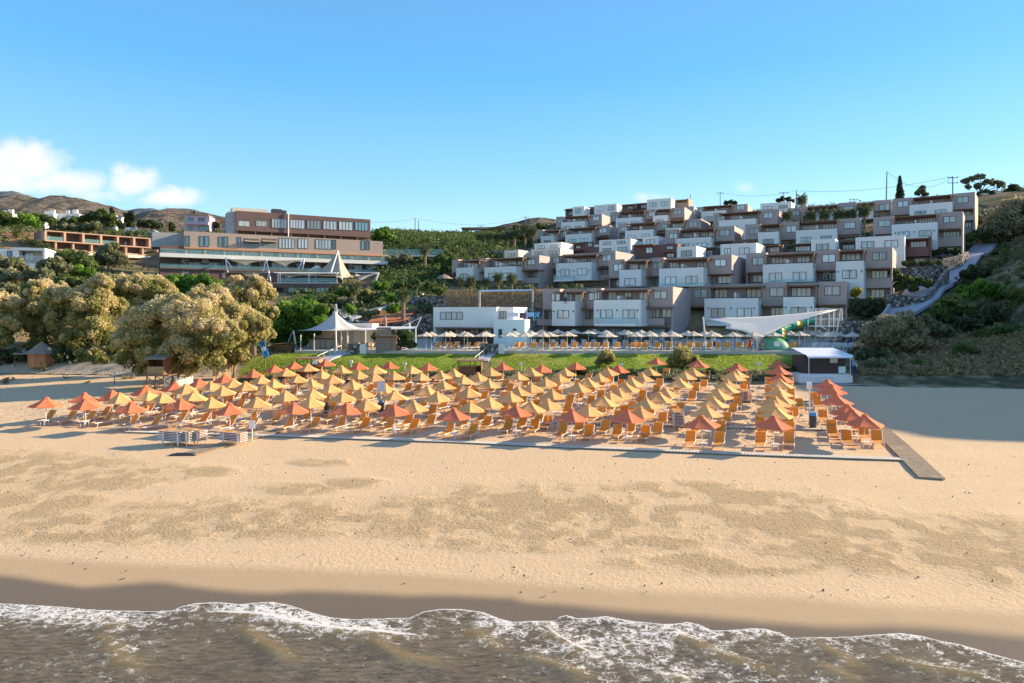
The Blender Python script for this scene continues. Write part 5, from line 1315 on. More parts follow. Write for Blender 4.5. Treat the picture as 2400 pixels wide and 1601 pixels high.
def make_lounger(name, sm, ang=52, legs=True, flat=False, drop=0.0):
    """origin on the ground at the foot end's middle, head towards +y"""
    root = empty(name, (0, 0, 0)); a = R(ang); w = .35; zs = .36
    y1 = 1.25; L = .80
    m = MB()
    for s in (-1, 1):
        m.tube([(s * w, 0, zs - .03), (s * w, .4, zs), (s * w, 1.9, zs)], .022, 6)
        m.tube([(s * w, y1, zs), (s * w, y1 + L * math.cos(a), zs + L * math.sin(a))], .02, 6)
        if ang > 5: m.tube([(s * (w - .03), y1 + .55 * math.cos(a), zs + .55 * math.sin(a)), (s * (w - .03), 1.86, zs)], .012, 5)
    for y in (.02, .9, 1.88): m.tube([(-w, y, zs - .02), (w, y, zs - .02)], .018, 5)
    if not legs:
        for s in (-1, 1):
            for (y, yy) in ((.32, .18), (1.5, 1.66)): m.tube([(s * w, y, zs), (s * (w + .02), yy, 0)], .022, 5)
    m.build('frame', plastic, root)
    if legs:
        for s in (-1, 1):
            for (y, yy) in ((.32, .16), (1.5, 1.68)):
                q = MB(); q.tube([(s * w, y, zs - .024), (s * (w + .01), (y + yy) / 2 + (yy - y) * .2, zs * .5), (s * (w + .03), yy, 0)], .022, 6); q.build('leg', plastic, root)
    q = MB(); n = 6; vs = []
    for k in range(n + 1):
        y = .03 + (y1 - .04) * k / n; z = zs + .02 - .035 * math.sin(math.pi * k / n)
        vs += [(-w + .02, y, z), (w - .02, y, z)]
    q.add(vs, [(2 * k, 2 * k + 1, 2 * k + 3, 2 * k + 2) for k in range(n)])
    vs2 = [(x, y, z - .012) for x, y, z in vs]; q.add(vs2, [(2 * k + 2, 2 * k + 3, 2 * k + 1, 2 * k) for k in range(n)])
    q.build('seat', sm, root)
    q = MB(); vs = []
    for k in range(n + 1):
        t = k / n; yy = y1 + L * t * math.cos(a); zz = zs + L * t * math.sin(a) + .02; wob = -.03 * math.sin(math.pi * t)
        ww = (w - .02) * (1 if t < .85 else 1 - .12 * (t - .85) / .15)
        vs += [(-ww, yy - wob * math.sin(a), zz + wob * math.cos(a)), (ww, yy - wob * math.sin(a), zz + wob * math.cos(a))]
    q.add(vs, [(2 * k, 2 * k + 1, 2 * k + 3, 2 * k + 2) for k in range(n)])
    q.add([(x, y + .012 * math.sin(a), z - .012) for x, y, z in vs], [(2 * k + 2, 2 * k + 3, 2 * k + 1, 2 * k) for k in range(n)])
    q.build('backrest', sm, root)
    return root
def make_table(parts=True):
    if parts:
        root = empty('side_table', (0, 0, 0))
        m = MB(); m.cub(-.24, .24, -.24, .24, .40, .43); m.build('tabletop', plastic, root)
        for sx in (-1, 1):
            for sy in (-1, 1):
                q = MB(); q.tube([(sx * .18, sy * .18, .40), (sx * .22, sy * .22, 0)], [.02, .026], 5); q.build('leg', plastic, root)
        return root
    m = MB(); m.cub(-.24, .24, -.24, .24, .40, .43)
    for sx in (-1, 1):
        for sy in (-1, 1): m.tube([(sx * .18, sy * .18, .40), (sx * .22, sy * .22, 0)], [.02, .026], 5)
    return m.build('side_table', plastic)
NW = ['first', 'second', 'third', 'fourth', 'fifth', 'sixth', 'seventh', 'eighth', 'ninth', 'tenth', 'eleventh', 'twelfth', 'thirteenth', 'fourteenth', 'fifteenth', 'sixteenth', 'seventeenth', 'eighteenth', 'nineteenth', 'twentieth']
R1 = (0, 830, 4.702); R2 = (400, 830, 4.702); R3 = (850, 830, 4.702); R4 = (1300, 830, 5.224); R5 = (1700, 800, 4.053)
RED = zo([(505, 475), (920, 425), (820, 462), (945, 485), (1245, 397), (1440, 525), (1610, 345), (1915, 310), (1995, 490), (2190, 270)], R1) + \
      zo([(595, 220), (910, 170), (1140, 120), (1355, 85), (1710, 57), (2070, 92), (655, 540), (1350, 535), (1925, 535)], R2) + \
      zo([(295, 82), (718, 97), (1555, 95), (1970, 115), (360, 550), (1010, 590), (1690, 560)], R3) + \
      zo([(255, 95), (780, 130), (1245, 42), (1745, 67), (2235, 110), (200, 675), (890, 680), (1810, 745)], R4) + \
      zo([(508, 182), (508, 235), (510, 305), (970, 360), (1015, 407), (1055, 502), (1120, 532), (1155, 595), (1200, 642), (1315, 690), (455, 705)], R5)
ORA = zo([(1325, 425), (1625, 405), (1790, 430), (2050, 325), (2120, 405), (2325, 475), (2330, 300)], R1) + \
      zo([(580, 350), (700, 275), (770, 345), (830, 300), (990, 235), (1130, 275), (1055, 345), (1270, 400), (1285, 275), (1395, 225), (1510, 105), (1265, 155), (1555, 270), (1660, 175), (1790, 228), (1880, 125), (1755, 325), (1555, 380), (2000, 280), (2065, 180), (2260, 125), (2240, 205), (1895, 410), (2110, 370), (955, 475), (1550, 465), (2155, 490)], R2) + \
      zo([(345, 190), (535, 125), (640, 200), (860, 185), (1000, 160), (1090, 230), (1275, 200), (1415, 150), (1710, 195), (1860, 150), (895, 290), (250, 325), (445, 320), (710, 345), (350, 400), (520, 390), (820, 410), (1020, 390), (1165, 360), (1385, 275), (1545, 255), (1720, 355), (1860, 315), (2010, 255), (2170, 215), (2235, 150), (2090, 385), (2245, 375), (1625, 410), (1395, 470), (555, 505), (1175, 520), (1850, 520), (2040, 490)], R3) + \
      zo([(545, 230), (660, 160), (405, 290), (295, 345), (1155, 160), (1075, 230), (940, 285), (870, 345), (780, 415), (680, 455), (590, 510), (10, 440), (405, 615), (1595, 210), (1695, 170), (1525, 295), (1355, 405), (1430, 412), (1270, 465), (1120, 535), (1060, 640), (2220, 185), (2190, 217), (2110, 305), (2085, 357), (2000, 425), (1930, 520), (1985, 503), (1860, 625)], R4) + \
      zo([(515, 358), (495, 430), (515, 488), (475, 522), (460, 565), (470, 617)], R5)
HP = 2.3
def solve_top(px, py, h):
    Y = 60.
    for _ in range(60):
        X = (px - 1200) / F * Y
        z = float(zbeach(np.array(X), np.array(Y))) if vcoord(X, Y) < 24 else g1(X, Y)
        Y = .5 * Y + .5 * (CZ - z - h) * F / (py - HY)
    X = (px - 1200) / F * Y
    return X, Y, g1(X, Y)
UMB = []
for lst, c in ((RED, 'red'), (ORA, 'orange')):
    for px, py in lst:
        X, Y, z = solve_top(px, py, HP)
        UMB.append([X, Y, z, c])
# drop doubles closer than 1.2 m
keepu = []
for q in UMB:
    if all((q[0] - k[0]) ** 2 + (q[1] - k[1]) ** 2 > 1.7 ** 2 for k in keepu): keepu.append(q)
UMB = keepu
FRX = sorted([q[0] - .386 * vcoord(q[0], q[1]) for q in UMB if vcoord(q[0], q[1]) < 2.2 ])
fr = [FRX[0]]
for v_ in FRX[1:]:
    if v_ - fr[-1] > 2.4: fr.append(v_)
# extend the columns to the left, where the field's edge runs inland
while fr[0] - 4.4 > -62: fr.insert(0, fr[0] - 4.4)
cols = {}
for q in UMB:
    u = q[0] - .386 * vcoord(q[0], q[1])
    k = int(np.argmin([abs(u - x) for x in fr])); cols.setdefault(k, []).append(q)
ck = sorted(cols)
for k in ck: cols[k].sort(key=lambda q: vcoord(q[0], q[1]))
pr_o = [make_parasol('beach_parasol', 1.28, .70, HP, canopy_o, s) for s in (1,)][0]
pr_r = make_parasol('beach_parasol', 1.28, .70, HP, canopy_r, 2)
lg_a = make_lounger('sun_lounger', sling, 52, legs=True)
lg_b = make_lounger('sun_lounger', sling, 55, legs=False)
lg_c = make_lounger('sun_lounger', sling, 40, legs=False)
tb_a = make_table(True); tb_b = make_table(False)
used_first = {}
def put(proto, loc, rz, label, cat, group, tilt=None):
    if proto.name in used_first: o = copy_tree(proto)
    else: o = proto; used_first[proto.name] = 1
    o.location = loc
    o.rotation_euler = (tilt[0], tilt[1], rz) if tilt else (0, 0, rz)
    return tag(o, label, cat, group)
protos_all = [pr_o, pr_r, lg_a, lg_b, lg_c, tb_a, tb_b]
HEAD = math.atan2(-.386, 1.0)          # rotation that turns +y into the column direction
rr = random.Random(3)
rowd = np.array((1, -.165)) / math.hypot(1, .165)
inl = np.array((.386, 1)) / math.hypot(.386, 1)
TENS = {2: 'twenty', 3: 'thirty', 4: 'forty', 5: 'fifty', 6: 'sixty', 7: 'seventy'}
nth = lambda i: NW[i] if i < 20 else (TENS[(i + 1) // 10] + '-' + NW[(i + 1) % 10 - 1] if (i + 1) % 10 else TENS[(i + 1) // 10][:-1] + 'ieth')
nl = 0
for ci, k in enumerate(ck):
    left = ci < len(ck) / 2
    cname = f"{nth(ci)} column from the left" if left else (f"{nth(len(ck) - 1 - ci)} column from the right" if ci < len(ck) - 1 else 'rightmost column')
    if ci == 0: cname = 'leftmost column'
    for ri, q in enumerate(cols[k]):
        X, Y, z, c = q; v = vcoord(X, Y)
        cname2 = cname
        rz = rr.uniform(-.25, .25) + HEAD
        row = 'front row' if ri == 0 else f"{nth(ri)} from the front"
        put(pr_r if c == 'red' else pr_o, (X, Y, z), rz, f"{c} beach parasol, {row}, {cname2}", 'parasol', 'parasols standing in rows on the sand', tilt=(rr.gauss(0, .025), rr.gauss(0, .025)))
        tp = np.array((X, Y)) + inl * .10
        proto = tb_a if v < 6 else tb_b
        tz = g1(*tp)
        put(proto, (tp[0] + .0, tp[1] - .30, tz), HEAD + rr.uniform(-.1, .1), f"white side table under the {c} parasol {row}, {cname2}", 'table', 'white side tables under the parasols')
        for sd, side in ((-1, 'left'), (1, 'right')):
            p = np.array((X, Y)) + rowd * sd * (.98 + rr.uniform(-.06, .1)) - inl * (.25 + rr.uniform(-.25, .25))
            lp = lg_a if v < 3.2 else (lg_b if rr.random() < .75 else lg_c)
            o = put(lp, (p[0], p[1], g1(*p) + .0), HEAD + rr.gauss(0, .05), f"{side} orange lounger under the {c} parasol {row}, {cname2}", 'sun lounger', 'orange sun loungers on the beach'); nl += 1
print('parasols', len(UMB), 'loungers', nl, 'columns', len(ck))
# loungers without a parasol
for (px, py, lb) in ((1883, 968, 'single orange lounger standing beside the shower post'), (1917, 953, 'orange lounger behind the shower post, at the left of the red column')):
    X, Y, z = on_ground(px, py); put(lg_b, (X, Y, z), HEAD + .2, lb, 'sun lounger', 'orange sun loungers on the beach')
# stacks of folded sunbeds
st_p = make_lounger('stacked_sunbed', sling, 2, legs=False)
for (px, py, n, rz, lb) in ((432, 1046, 7, 1.25, 'the left stack near the dark mat'), (452, 1047, 7, 1.2, 'the middle stack near the dark mat'), (478, 1044, 7, 1.15, 'the right stack near the dark mat'),
                        (572, 1046, 6, 1.2, 'the stack in front of the white sign'), (1592, 1010, 10, -.15, 'the tall stack beside the front red parasols'), (1752, 948, 8, -.2, 'the stack behind the right-hand columns'), (1118, 972, 6, .3, 'the stack between the middle columns')):
    X, Y, z = on_ground(px, py)
    for k in range(n):
        pos = 'lowest' if k == 0 else ('topmost' if k == n - 1 else f"{nth(k)} from the bottom" if k else '')
        put(st_p, (X, Y, z + k * .115), rz + rr.gauss(0, .015), f"flat orange sunbed, {pos} in {lb}", 'sunbed', 'sunbeds piled in stacks on the sand')

# ---------------------------------------------------------------- walkways
def strip(name, pts, width, mt, dz=.03, kind='structure', label=None, cat=None, slat=None, thick=.05, world=False, group=None):
    P_ = [np.array((p[0], p[1])) if world else np.array(on_ground(*p)[:2]) for p in pts]
    seg = [np.linalg.norm(b - a) for a, b in zip(P_[:-1], P_[1:])]; cum = np.r_[0, np.cumsum(seg)]
    pitch = slat or .6
    n = max(2, int(cum[-1] / pitch)); m = MB()
    ww = width if hasattr(width, '__len__') else (width, width)
    xs_ = np.interp(np.linspace(0, cum[-1], n + 1), cum, [p[0] for p in P_]); ys_ = np.interp(np.linspace(0, cum[-1], n + 1), cum, [p[1] for p in P_])
    dx = np.gradient(xs_); dy = np.gradient(ys_); l = np.hypot(dx, dy); nx, ny = -dy / l, dx / l
    wd = np.linspace(ww[0], ww[1], n + 1) / 2
    zl = ground(xs_ + nx * wd, ys_ + ny * wd); zr_ = ground(xs_ - nx * wd, ys_ - ny * wd); zc_ = ground(xs_, ys_)
    zt_ = np.maximum(np.maximum(zl, zr_), zc_) + dz + .06
    if slat:
        for k in range(n):
            t = .86
            a = np.array((xs_[k], ys_[k])); b = np.array((xs_[k + 1], ys_[k + 1])); b = a + (b - a) * t
            m.add([(a[0] + nx[k] * wd[k], a[1] + ny[k] * wd[k], zt_[k]), (b[0] + nx[k] * wd[k], b[1] + ny[k] * wd[k], zt_[k]), (b[0] - nx[k] * wd[k], b[1] - ny[k] * wd[k], zt_[k]), (a[0] - nx[k] * wd[k], a[1] - ny[k] * wd[k], zt_[k])] +
                  [(a[0] + nx[k] * wd[k], a[1] + ny[k] * wd[k], zt_[k] - thick), (b[0] + nx[k] * wd[k], b[1] + ny[k] * wd[k], zt_[k] - thick), (b[0] - nx[k] * wd[k], b[1] - ny[k] * wd[k], zt_[k] - thick), (a[0] - nx[k] * wd[k], a[1] - ny[k] * wd[k], zt_[k] - thick)],
                  [(0, 1, 2, 3), (4, 7, 6, 5), (0, 4, 5, 1), (1, 5, 6, 2), (2, 6, 7, 3), (3, 7, 4, 0)])
    else:
        vs = []
        for k in range(n + 1):
            vs += [(xs_[k] + nx[k] * wd[k], ys_[k] + ny[k] * wd[k], zt_[k] - .02), (xs_[k] - nx[k] * wd[k], ys_[k] - ny[k] * wd[k], zt_[k] - .02)]
        L = len(vs); vs += [(x, y, z - .5) for x, y, z in vs]
        fs = [(2 * k, 2 * k + 1, 2 * k + 3, 2 * k + 2) for k in range(n)] + [(2 * k, 2 * k + 2, L + 2 * k + 2, L + 2 * k) for k in range(n)] + [(2 * k + 1, L + 2 * k + 1, L + 2 * k + 3, 2 * k + 3) for k in range(n)]
        m.add(vs, fs)
    o = m.build(name, mt)
    return tag(o, label, cat, group, kind)
board_w = mat('bleached_boards', (.66, .60, .50), .8, .15, 3)
board_b = mat('brown_boards', (.42, .31, .20), .85, .35, 2.2)
strip('boardwalk_front', [(300, 1013), (640, 1023), (1050, 1037), (1339, 1050), (1750, 1067), (2125, 1080)], .75, board_w, slat=.22)
strip('boardwalk_middle', [(1130, 986), (1306, 992), (1606, 1001), (2046, 1012)], .6, board_w, slat=.22)
strip('boardwalk_back', [(1105, 929), (1319, 934), (1616, 938), (1950, 942)], .6, board_w, slat=.22)
strip('boardwalk_right', [(2055, 1003), (2105, 1048), (2150, 1092), (2185, 1126)], 1.35, board_b, slat=.17, dz=.06, thick=.09)
strip('boardwalk_left', [(442, 1067), (525, 1044), (613, 1021), (698, 1000), (774, 972), (812, 950)], 1.35, mat('sandy_boards', (.48, .34, .21), .85, .3, 2.0), slat=.2)
X, Y, z = on_ground(432, 1068)
m = MB(); m.cub(-.9, .9, -.25, .25, 0, .07); m.cub(-.6, .7, -.12, .18, .071, .13)
tag(m.build('rubber_mat', M['darkmetal'], loc=(X, Y, z + .01)), 'dark rubber mat lying at the seaward end of the left boardwalk', 'mat')
strip('path_lawn', [(836, 823), (800, 830), (762, 842), (744, 858)], (2.6, 2.0), M['pathc'], dz=.02)
strip('path_lawn', [(1158, 822), (1142, 834), (1130, 848)], (1.8, 1.5), M['pathc'], dz=.02)
strip('ramp', [((px - 1200) / F * Y, Y) for px, Y, z in PATH], (6.0, 4.0), M['pathc'], dz=.05, world=True)
strip('ramp', [((px - 1200) / F * Y, Y) for px, Y in ((2128, 101.5), (2105, 103.5), (2080, 106))], (5.5, 5.0), M['pathc'], dz=.03, world=True)
strip('path_garden', [(815, 752), (850, 738), (900, 722), (950, 706), (985, 690)], 1.6, M['pathc'], dz=.1)
strip('path_garden', [(800, 728), (812, 745), (830, 762), (900, 768)], 1.8, M['pathc'], dz=.1)
for (pts, lb) in (([(744, 852), (800, 826)], 'pale handrail beside the left lawn path'), ([(1113, 856), (1130, 838), (1152, 822)], 'pale handrail beside the middle lawn path')):
    m = MB(); Q = [np.array(on_ground(*p)) + (0, 0, .9) for p in pts]
    Q2 = [Q[0] + (Q[-1] - Q[0]) * t for t in np.linspace(0, 1, 5)]
    m.tube([Q[0], Q[-1]], .04, 5)
    for q in Q2: m.tube([q - (0, 0, 1.3), q], .035, 5)
    tag(m.build('handrail', plastic), lb, 'handrail')

# ---------------------------------------------------------------- pool terrace
DZ = 5.72
deck_poly = [(960, 90.9), (1985, 90.9), (1985, 96), (1940, 108), (960, 112), (690, 106), (690, 91.6)]
pool = MB()
def WP(px, Y, z): return ((px - 1200) / F * Y, Y, z)
def slab(mb, pts, z0, z1):
    n = len(pts); vs = [(p[0], p[1], z1) for p in pts] + [(p[0], p[1], z0) for p in pts]
    mb.add(vs, [tuple(range(n)), tuple(range(2 * n - 1, n - 1, -1))] + [(k, n + k, n + (k + 1) % n, (k + 1) % n) for k in range(n)])
dk = MB(); slab(dk, [WP(940, 91.2, 0), WP(1500, 91.2, 0), WP(1985, 90.2, 0), WP(1985, 97, 0), WP(1900, 110, 0), WP(960, 113, 0), WP(690, 107, 0), WP(690, 91.8, 0)][::1], 4.6, DZ)
tag(dk.build('pool_deck', M['paving']), kind='structure')
wm_ = bpy.data.materials.new('pool_water'); wm_.use_nodes = True
bq = wm_.node_tree.nodes['Principled BSDF']; bq.inputs['Base Color'].default_value = (.05, .38, .46, 1); bq.inputs['Roughness'].default_value = .06
pl_ = MB(); slab(pl_, [WP(958, 96.5, 0), WP(1960, 94.5, 0), WP(1930, 102, 0), WP(975, 104.5, 0)], DZ - .05, DZ + .012)
tag(pl_.build('pool_water', wm_), kind='structure')
pp_ = make_parasol('pool_parasol', 1.35, .50, 2.45, canopy_c, 3, 8)
RK = (1560, 740, 4.702); HCt = REG['HC']
PU = zo([(-5, 783), (45, 776), (175, 786), (215, 771), (345, 771), (372, 782), (520, 786), (547, 771), (755, 779), (803, 767), (880, 750), (905, 776), (960, 766), (1065, 747), (1070, 796), (1130, 776), (1205, 752), (1290, 772), (1350, 744), (1485, 757), (1540, 750), (1650, 756), (1662, 786), (1820, 747), (1850, 762), (1922, 781), (1970, 752), (2050, 767), (2062, 801), (2245, 747), (2165, 790), (2255, 802)], HCt) + \
     zo([(70, 172), (75, 212), (245, 147), (310, 172), (505, 162), (520, 212), (435, 137), (740, 237), (785, 172), (965, 182), (1190, 177), (1475, 172), (1370, 165), (1600, 152), (1650, 165), (1770, 202), (1850, 170), (1960, 157), (2020, 152), (2090, 147), (2065, 202), (2150, 167), (1540, 152), (1700, 152)], RK)
kept = []
for px, py in PU:
    Y = (CZ - DZ - 2.45) * F / (py - HY)
    Y = float(np.clip(Y, 91.8, 106.5)) if py > 778 else float(np.clip(Y, 91.8, 107))
    for _ in range(20):
        X = (px - 1200) / F * Y; Y = max(91.8, min(Y, (115.5 if X < 31 else 129.5) - .55 * X - 1.4))
    X = (px - 1200) / F * Y
    kept.append((px, X, Y))
kept.sort()
for i, (px, X, Y) in enumerate(kept):
    side = f"{nth(i)} from the left" if i < 30 else f"{nth(len(kept) - 1 - i)} from the right"
    if i == 0: side = 'leftmost'
    if i == len(kept) - 1: side = 'rightmost'
    where = 'near the lawn edge' if Y < 95 else ('beside the pool' if Y < 101 else 'near the hotel')
    put(pp_, (X, Y, DZ), rr.uniform(0, .7), f"cream pool parasol {where}, {side}", 'parasol', 'cream parasols around the pool', tilt=(rr.gauss(0, .015), rr.gauss(0, .015)))
pl_o = make_lounger('pool_lounger', sling, 55, legs=False); pl_t = make_lounger('pool_lounger', sling_t, 50, legs=False); pl_w = make_lounger('pool_lounger', sling_w, 42, legs=False)
front = [REG['HC'][0] + x / 3.9183 for x in (45, 135, 210, 310, 385, 765, 830, 935, 1015, 1110, 1220, 1305, 1410, 1510, 1605, 1695, 1850, 1925, 2005, 2105, 2210)] + [REG['HD'][0] + x / 3.9183 for x in (60, 250, 340, 425, 515, 605, 705, 790, 905, 990, 1090, 1215, 1820)]
for i, px in enumerate(front):
    Y = 91.9 + rr.uniform(-.2, .4) + (.6 if i < 5 else 0)
    lb = f"orange pool lounger on the lawn edge, {nth(i) if i < 17 else nth(len(front) - 1 - i)} from the {'left' if i < 17 else 'right'}"
    put(pl_o, ((px - 1200) / F * Y, Y, DZ), HEAD * .5 + rr.gauss(0, .12) + (-.5 if px < 1480 else -.1), lb, 'pool lounger', 'orange loungers along the lawn edge')
k = 0
xsq = [1013, 1030, 1058, 1105, 1125, 1205, 1222, 1240, 1262, 1290, 1312, 1335, 1362, 1385, 1412, 1440, 1462, 1485, 1508, 1532, 1560, 1582, 1603, 1620, 1640, 1660, 1680, 1712, 1733, 1800, 1822, 1855, 1870]
for i, px in enumerate(xsq):
    Y = 94.2 + rr.uniform(-.2, .3)
    put(pl_t, ((px - 1200) / F * Y, Y, DZ), HEAD * .5 + rr.gauss(0, .12) - .2, f"tan pool lounger in the second row, {nth(i) if i < 17 else nth(len(xsq) - 1 - i)} from the {'left' if i < 17 else 'right'}", 'pool lounger', 'tan loungers behind the orange ones')
for i in range(26):
    px = 1250 + i * 24.5; Y = 104.6 + (i % 2) * .5
    for _ in range(20): Y = min(Y, (115.5 if (px - 1200) / F * Y < 31 else 129.5) - .55 * (px - 1200) / F * Y - 2.4)
    put(pl_w, ((px - 1200) / F * Y, Y, DZ), rr.gauss(0, .08) + math.pi * 0, f"white pool lounger on the far side of the pool, {nth(i) if i < 13 else nth(25 - i)} from the {'left' if i < 13 else 'right'}", 'pool lounger', 'white loungers on the far side of the pool')
for i in range(22):
    px = 1890 + (i % 11) * 13.5; Y = (93.4, 96.2)[i // 11]
    put(pl_w, ((px - 1200) / F * Y, Y, DZ + (.004 if px > 1958 else 0)), -1.2 + rr.gauss(0, .05), f"white angled lounger above the beach hut, {'front' if i < 11 else 'back'} row, {nth(i % 11)} from the left", 'pool lounger', 'white angled loungers above the beach hut')
# green play tent
m = MB(); nn_ = 16; vs = []
cxp = WP(1812, 93.4, DZ)
for j in range(9):
    ph = math.pi / 2 * j / 8
    for k2 in range(nn_):
        a = 2 * math.pi * k2 / nn_; vs.append((cxp[0] + 2.15 * math.cos(ph) * math.cos(a), cxp[1] + 1.4 * math.cos(ph) * math.sin(a), DZ + 1.75 * math.sin(ph)))
m.add(vs, [(j * nn_ + k2, j * nn_ + (k2 + 1) % nn_, (j + 1) * nn_ + (k2 + 1) % nn_, (j + 1) * nn_ + k2) for j in range(8) for k2 in range(nn_)])
gt = tag(m.build('play_tent', mat('mint_fabric', (.16, .52, .36), .6, .15, 1.5, transl=.3), smooth=True), 'round mint green play tent by the pool near the beach hut', 'play tent')
m = MB(); m.cub(cxp[0] - .35, cxp[0] + .35, cxp[1] - 1.42, cxp[1] - 1.2, DZ + .55, DZ + 1.15); m.build('opening', M['white'], gt)
# water slide
m = MB(); m2 = MB(); m3 = MB()
Ysl = 100
SP = [(1905, 748, 103), (1880, 757, 102.5), (1855, 763, 101.5), (1835, 770, 100.5), (1822, 779, 99.5), (1830, 788, 98.8), (1850, 797, 98.5)]
SPw = [W(*q) for q in SP]
fine_ = [SPw[int(t)] * (1 - (t % 1)) + SPw[min(int(t) + 1, len(SPw) - 1)] * (t % 1) for t in np.linspace(0, len(SPw) - 1.001, 25)]
sl = empty('water_slide', (0, 0, 0), 'green and yellow tube slide ending in the pool behind the shade sail', 'water slide')
m.tube(fine_, .62, 12); m.build('tube', mat('green_fibreglass', (.03, .36, .24), .25), sl, smooth=True)
for i0 in (5, 13, 20): m2 = MB(); m2.tube(fine_[i0:i0 + 3], .66, 12); m2.build('yellow_section', mat('yellow_fibreglass', (.75, .50, .05), .3), sl, smooth=True)
for i0 in (3, 9, 15): m3 = MB(); m3.tube([fine_[i0] - (0, 0, fine_[i0][2] - DZ), fine_[i0] - (0, 0, .6)], .09, 6); m3.build('support', plastic, sl)
# white slide tower with nets
tw = empty('slide_tower', tuple(W(1945, 770, 99)), 'white steel slide tower with stairs and net sides at the right of the pool', 'tower')
tw.location = (0, 0, 0)
m = MB(); x0, x1 = W(1912, 0, 99)[0], W(1974, 0, 99)[0]
zt_ = W(0, 724, 99)[2]; zmid = W(0, 748, 99)[2]
for x in (x0, (x0 + x1) / 2, x1):
    for y in (99, 101.6): m.tube([(x, y, DZ), (x, y, zt_)], .07, 6)
for z in (zt_, zmid, DZ + 1.2, zmid - 1.0):
    for y in (99, 101.6): m.tube([(x0, y, z), (x1, y, z)], .05, 5)
    for x in (x0, x1): m.tube([(x, 99, z), (x, 101.6, z)], .05, 5)
m.build('frame', plastic, tw)
m = MB(); m.cub(x0, x1, 99.06, 101.5, zmid - 1.12, zmid - 1.02); m.build('platform', plastic, tw)
m = MB()
for k in range(16):
    x = x0 + (x1 - x0) * k / 15; m.tube([(x, 98.95, zmid - 1.0), (x, 98.95, zt_)], .018, 4)
m.build('net', plastic, tw)
m = MB()
for k in range(10): m.cub(x0 - .2 + k * .38, x0 + .2 + k * .38, 97.8, 98.8, DZ + .25 * (10 - k) - .03, DZ + .25 * (10 - k))
m.tube([(x0 - .2, 97.8, DZ + 2.4), (x0 + 3.8, 97.8, DZ + .1)], .05, 5); m.tube([(x0 - .2, 97.8, DZ + 3.3), (x0 + 3.8, 97.8, DZ + 1.0)], .04, 5)
m.build('stair', plastic, tw)
# shade sail over the pool
o = sail('shade_sail', 'large white triangular sail stretched between masts over the pool', [W(1650, 746, 98), W(1968, 724, 99), W(1775, 800, 92.5), W(1700, 770, 95)], canvas, None, sag=.16)
for (a, b, lb) in (((1648, 744, 98), (1655, 818, 98), 'white leaning mast at the left corner of the large pool sail'), ((1971, 724, 98.5), (1955, 815, 98), 'white mast at the right corner of the large pool sail'), ((1774, 798, 92.6), (1776, 822, 92.6), 'short white post under the low corner of the pool sail')):
    A_ = W(*a); B_ = W(*b); B_[2] = DZ
    m = MB(); m.tube([B_, A_ + (0, 0, .1)], [.13, .09], 8); tag(m.build('mast', plastic), lb, 'mast')
A_, B_ = W(1972, 725, 98.5), W(2005, 765, 100); m = MB(); m.tube([A_, B_], .03, 4); tag(m.build('stay_cable', M['darkmetal']), 'thin stay cable running right from the slide tower mast', 'cable')
# stone bin blocks on the terrace edge
for (px, w_, lb) in ((1147, 2.4, 'low stone block with a white end at the top of the middle lawn path'), (830, 1.7, 'low stone planter at the top of the left lawn path')):
    q = WP(px, 91.4, DZ - .1)
    m = MB(); m.cub(-w_ / 2, w_ / 2, -.6, .6, -.3, 1.0); o = tag(m.build('stone_block', M['stone'], loc=q), lb, 'stone block')
    m = MB(); m.cub(w_ / 2 + .003, w_ / 2 + .8, -.55, .55, -.3, .95); m.build('end_panel', M['white'], o)
# white arc balustrade on the right part of terrace
m = MB(); a, b = WP(1880, 91.0, DZ), WP(1985, 91.0, DZ); 
for k in range(14):
    x = a[0] + (b[0] - a[0]) * k / 13; m.tube([(x, 91.0, DZ - .1), (x, 91.0, DZ + .9)], .025, 4)
m.tube([(a[0], 91.0, DZ + .9), (b[0], 91.0, DZ + .9)], .04, 5); m.tube([(a[0], 91.0, DZ + .5), (b[0], 91.0, DZ + .5)], .02, 4)
tag(m.build('railing', plastic), 'white pipe railing along the terrace edge above the beach hut', 'railing')

# ---------------------------------------------------------------- pool bar tent
T = lambda x, y, Y: P3('TA', x, y, Y)
apx = T(972, 472, 98)
m = peak_tent('', '', apx, [T(470, 706, 97), T(975, 703, 92.6), T(1300, 690, 95), T(1330, 660, 102), T(900, 670, 105)], canvas, sag=.42, nu=40, nr=12, rtop=.3)
tent = tag(m.build('bar_tent', canvas, smooth=True), 'white peaked membrane roof over the pool bar', 'tent')
m = MB()
for (a, b) in (((970, 380), (965, 480)), ((985, 380), (992, 480))): m.tube([T(*a, 98), T(*b, 98)], .06, 6)
m.build('finial', plastic, tent)
for (a, b, Y) in (((460, 706), (492, 908), 97), ((975, 700), (985, 945), 92.6), ((1250, 700), (1255, 850), 101), ((1120, 715), (1120, 870), 95)):
    m = MB(); A_ = T(*a, Y); B_ = T(*b, Y); B_[2] = DZ; m.tube([B_, A_], .11, 8); m.build('pole', plastic, tent)
m = MB(); A_, B_ = T(456, 706, 97), T(390, 845, 97); m.tube([A_, B_], .03, 4); m.build('stay', plastic, tent)
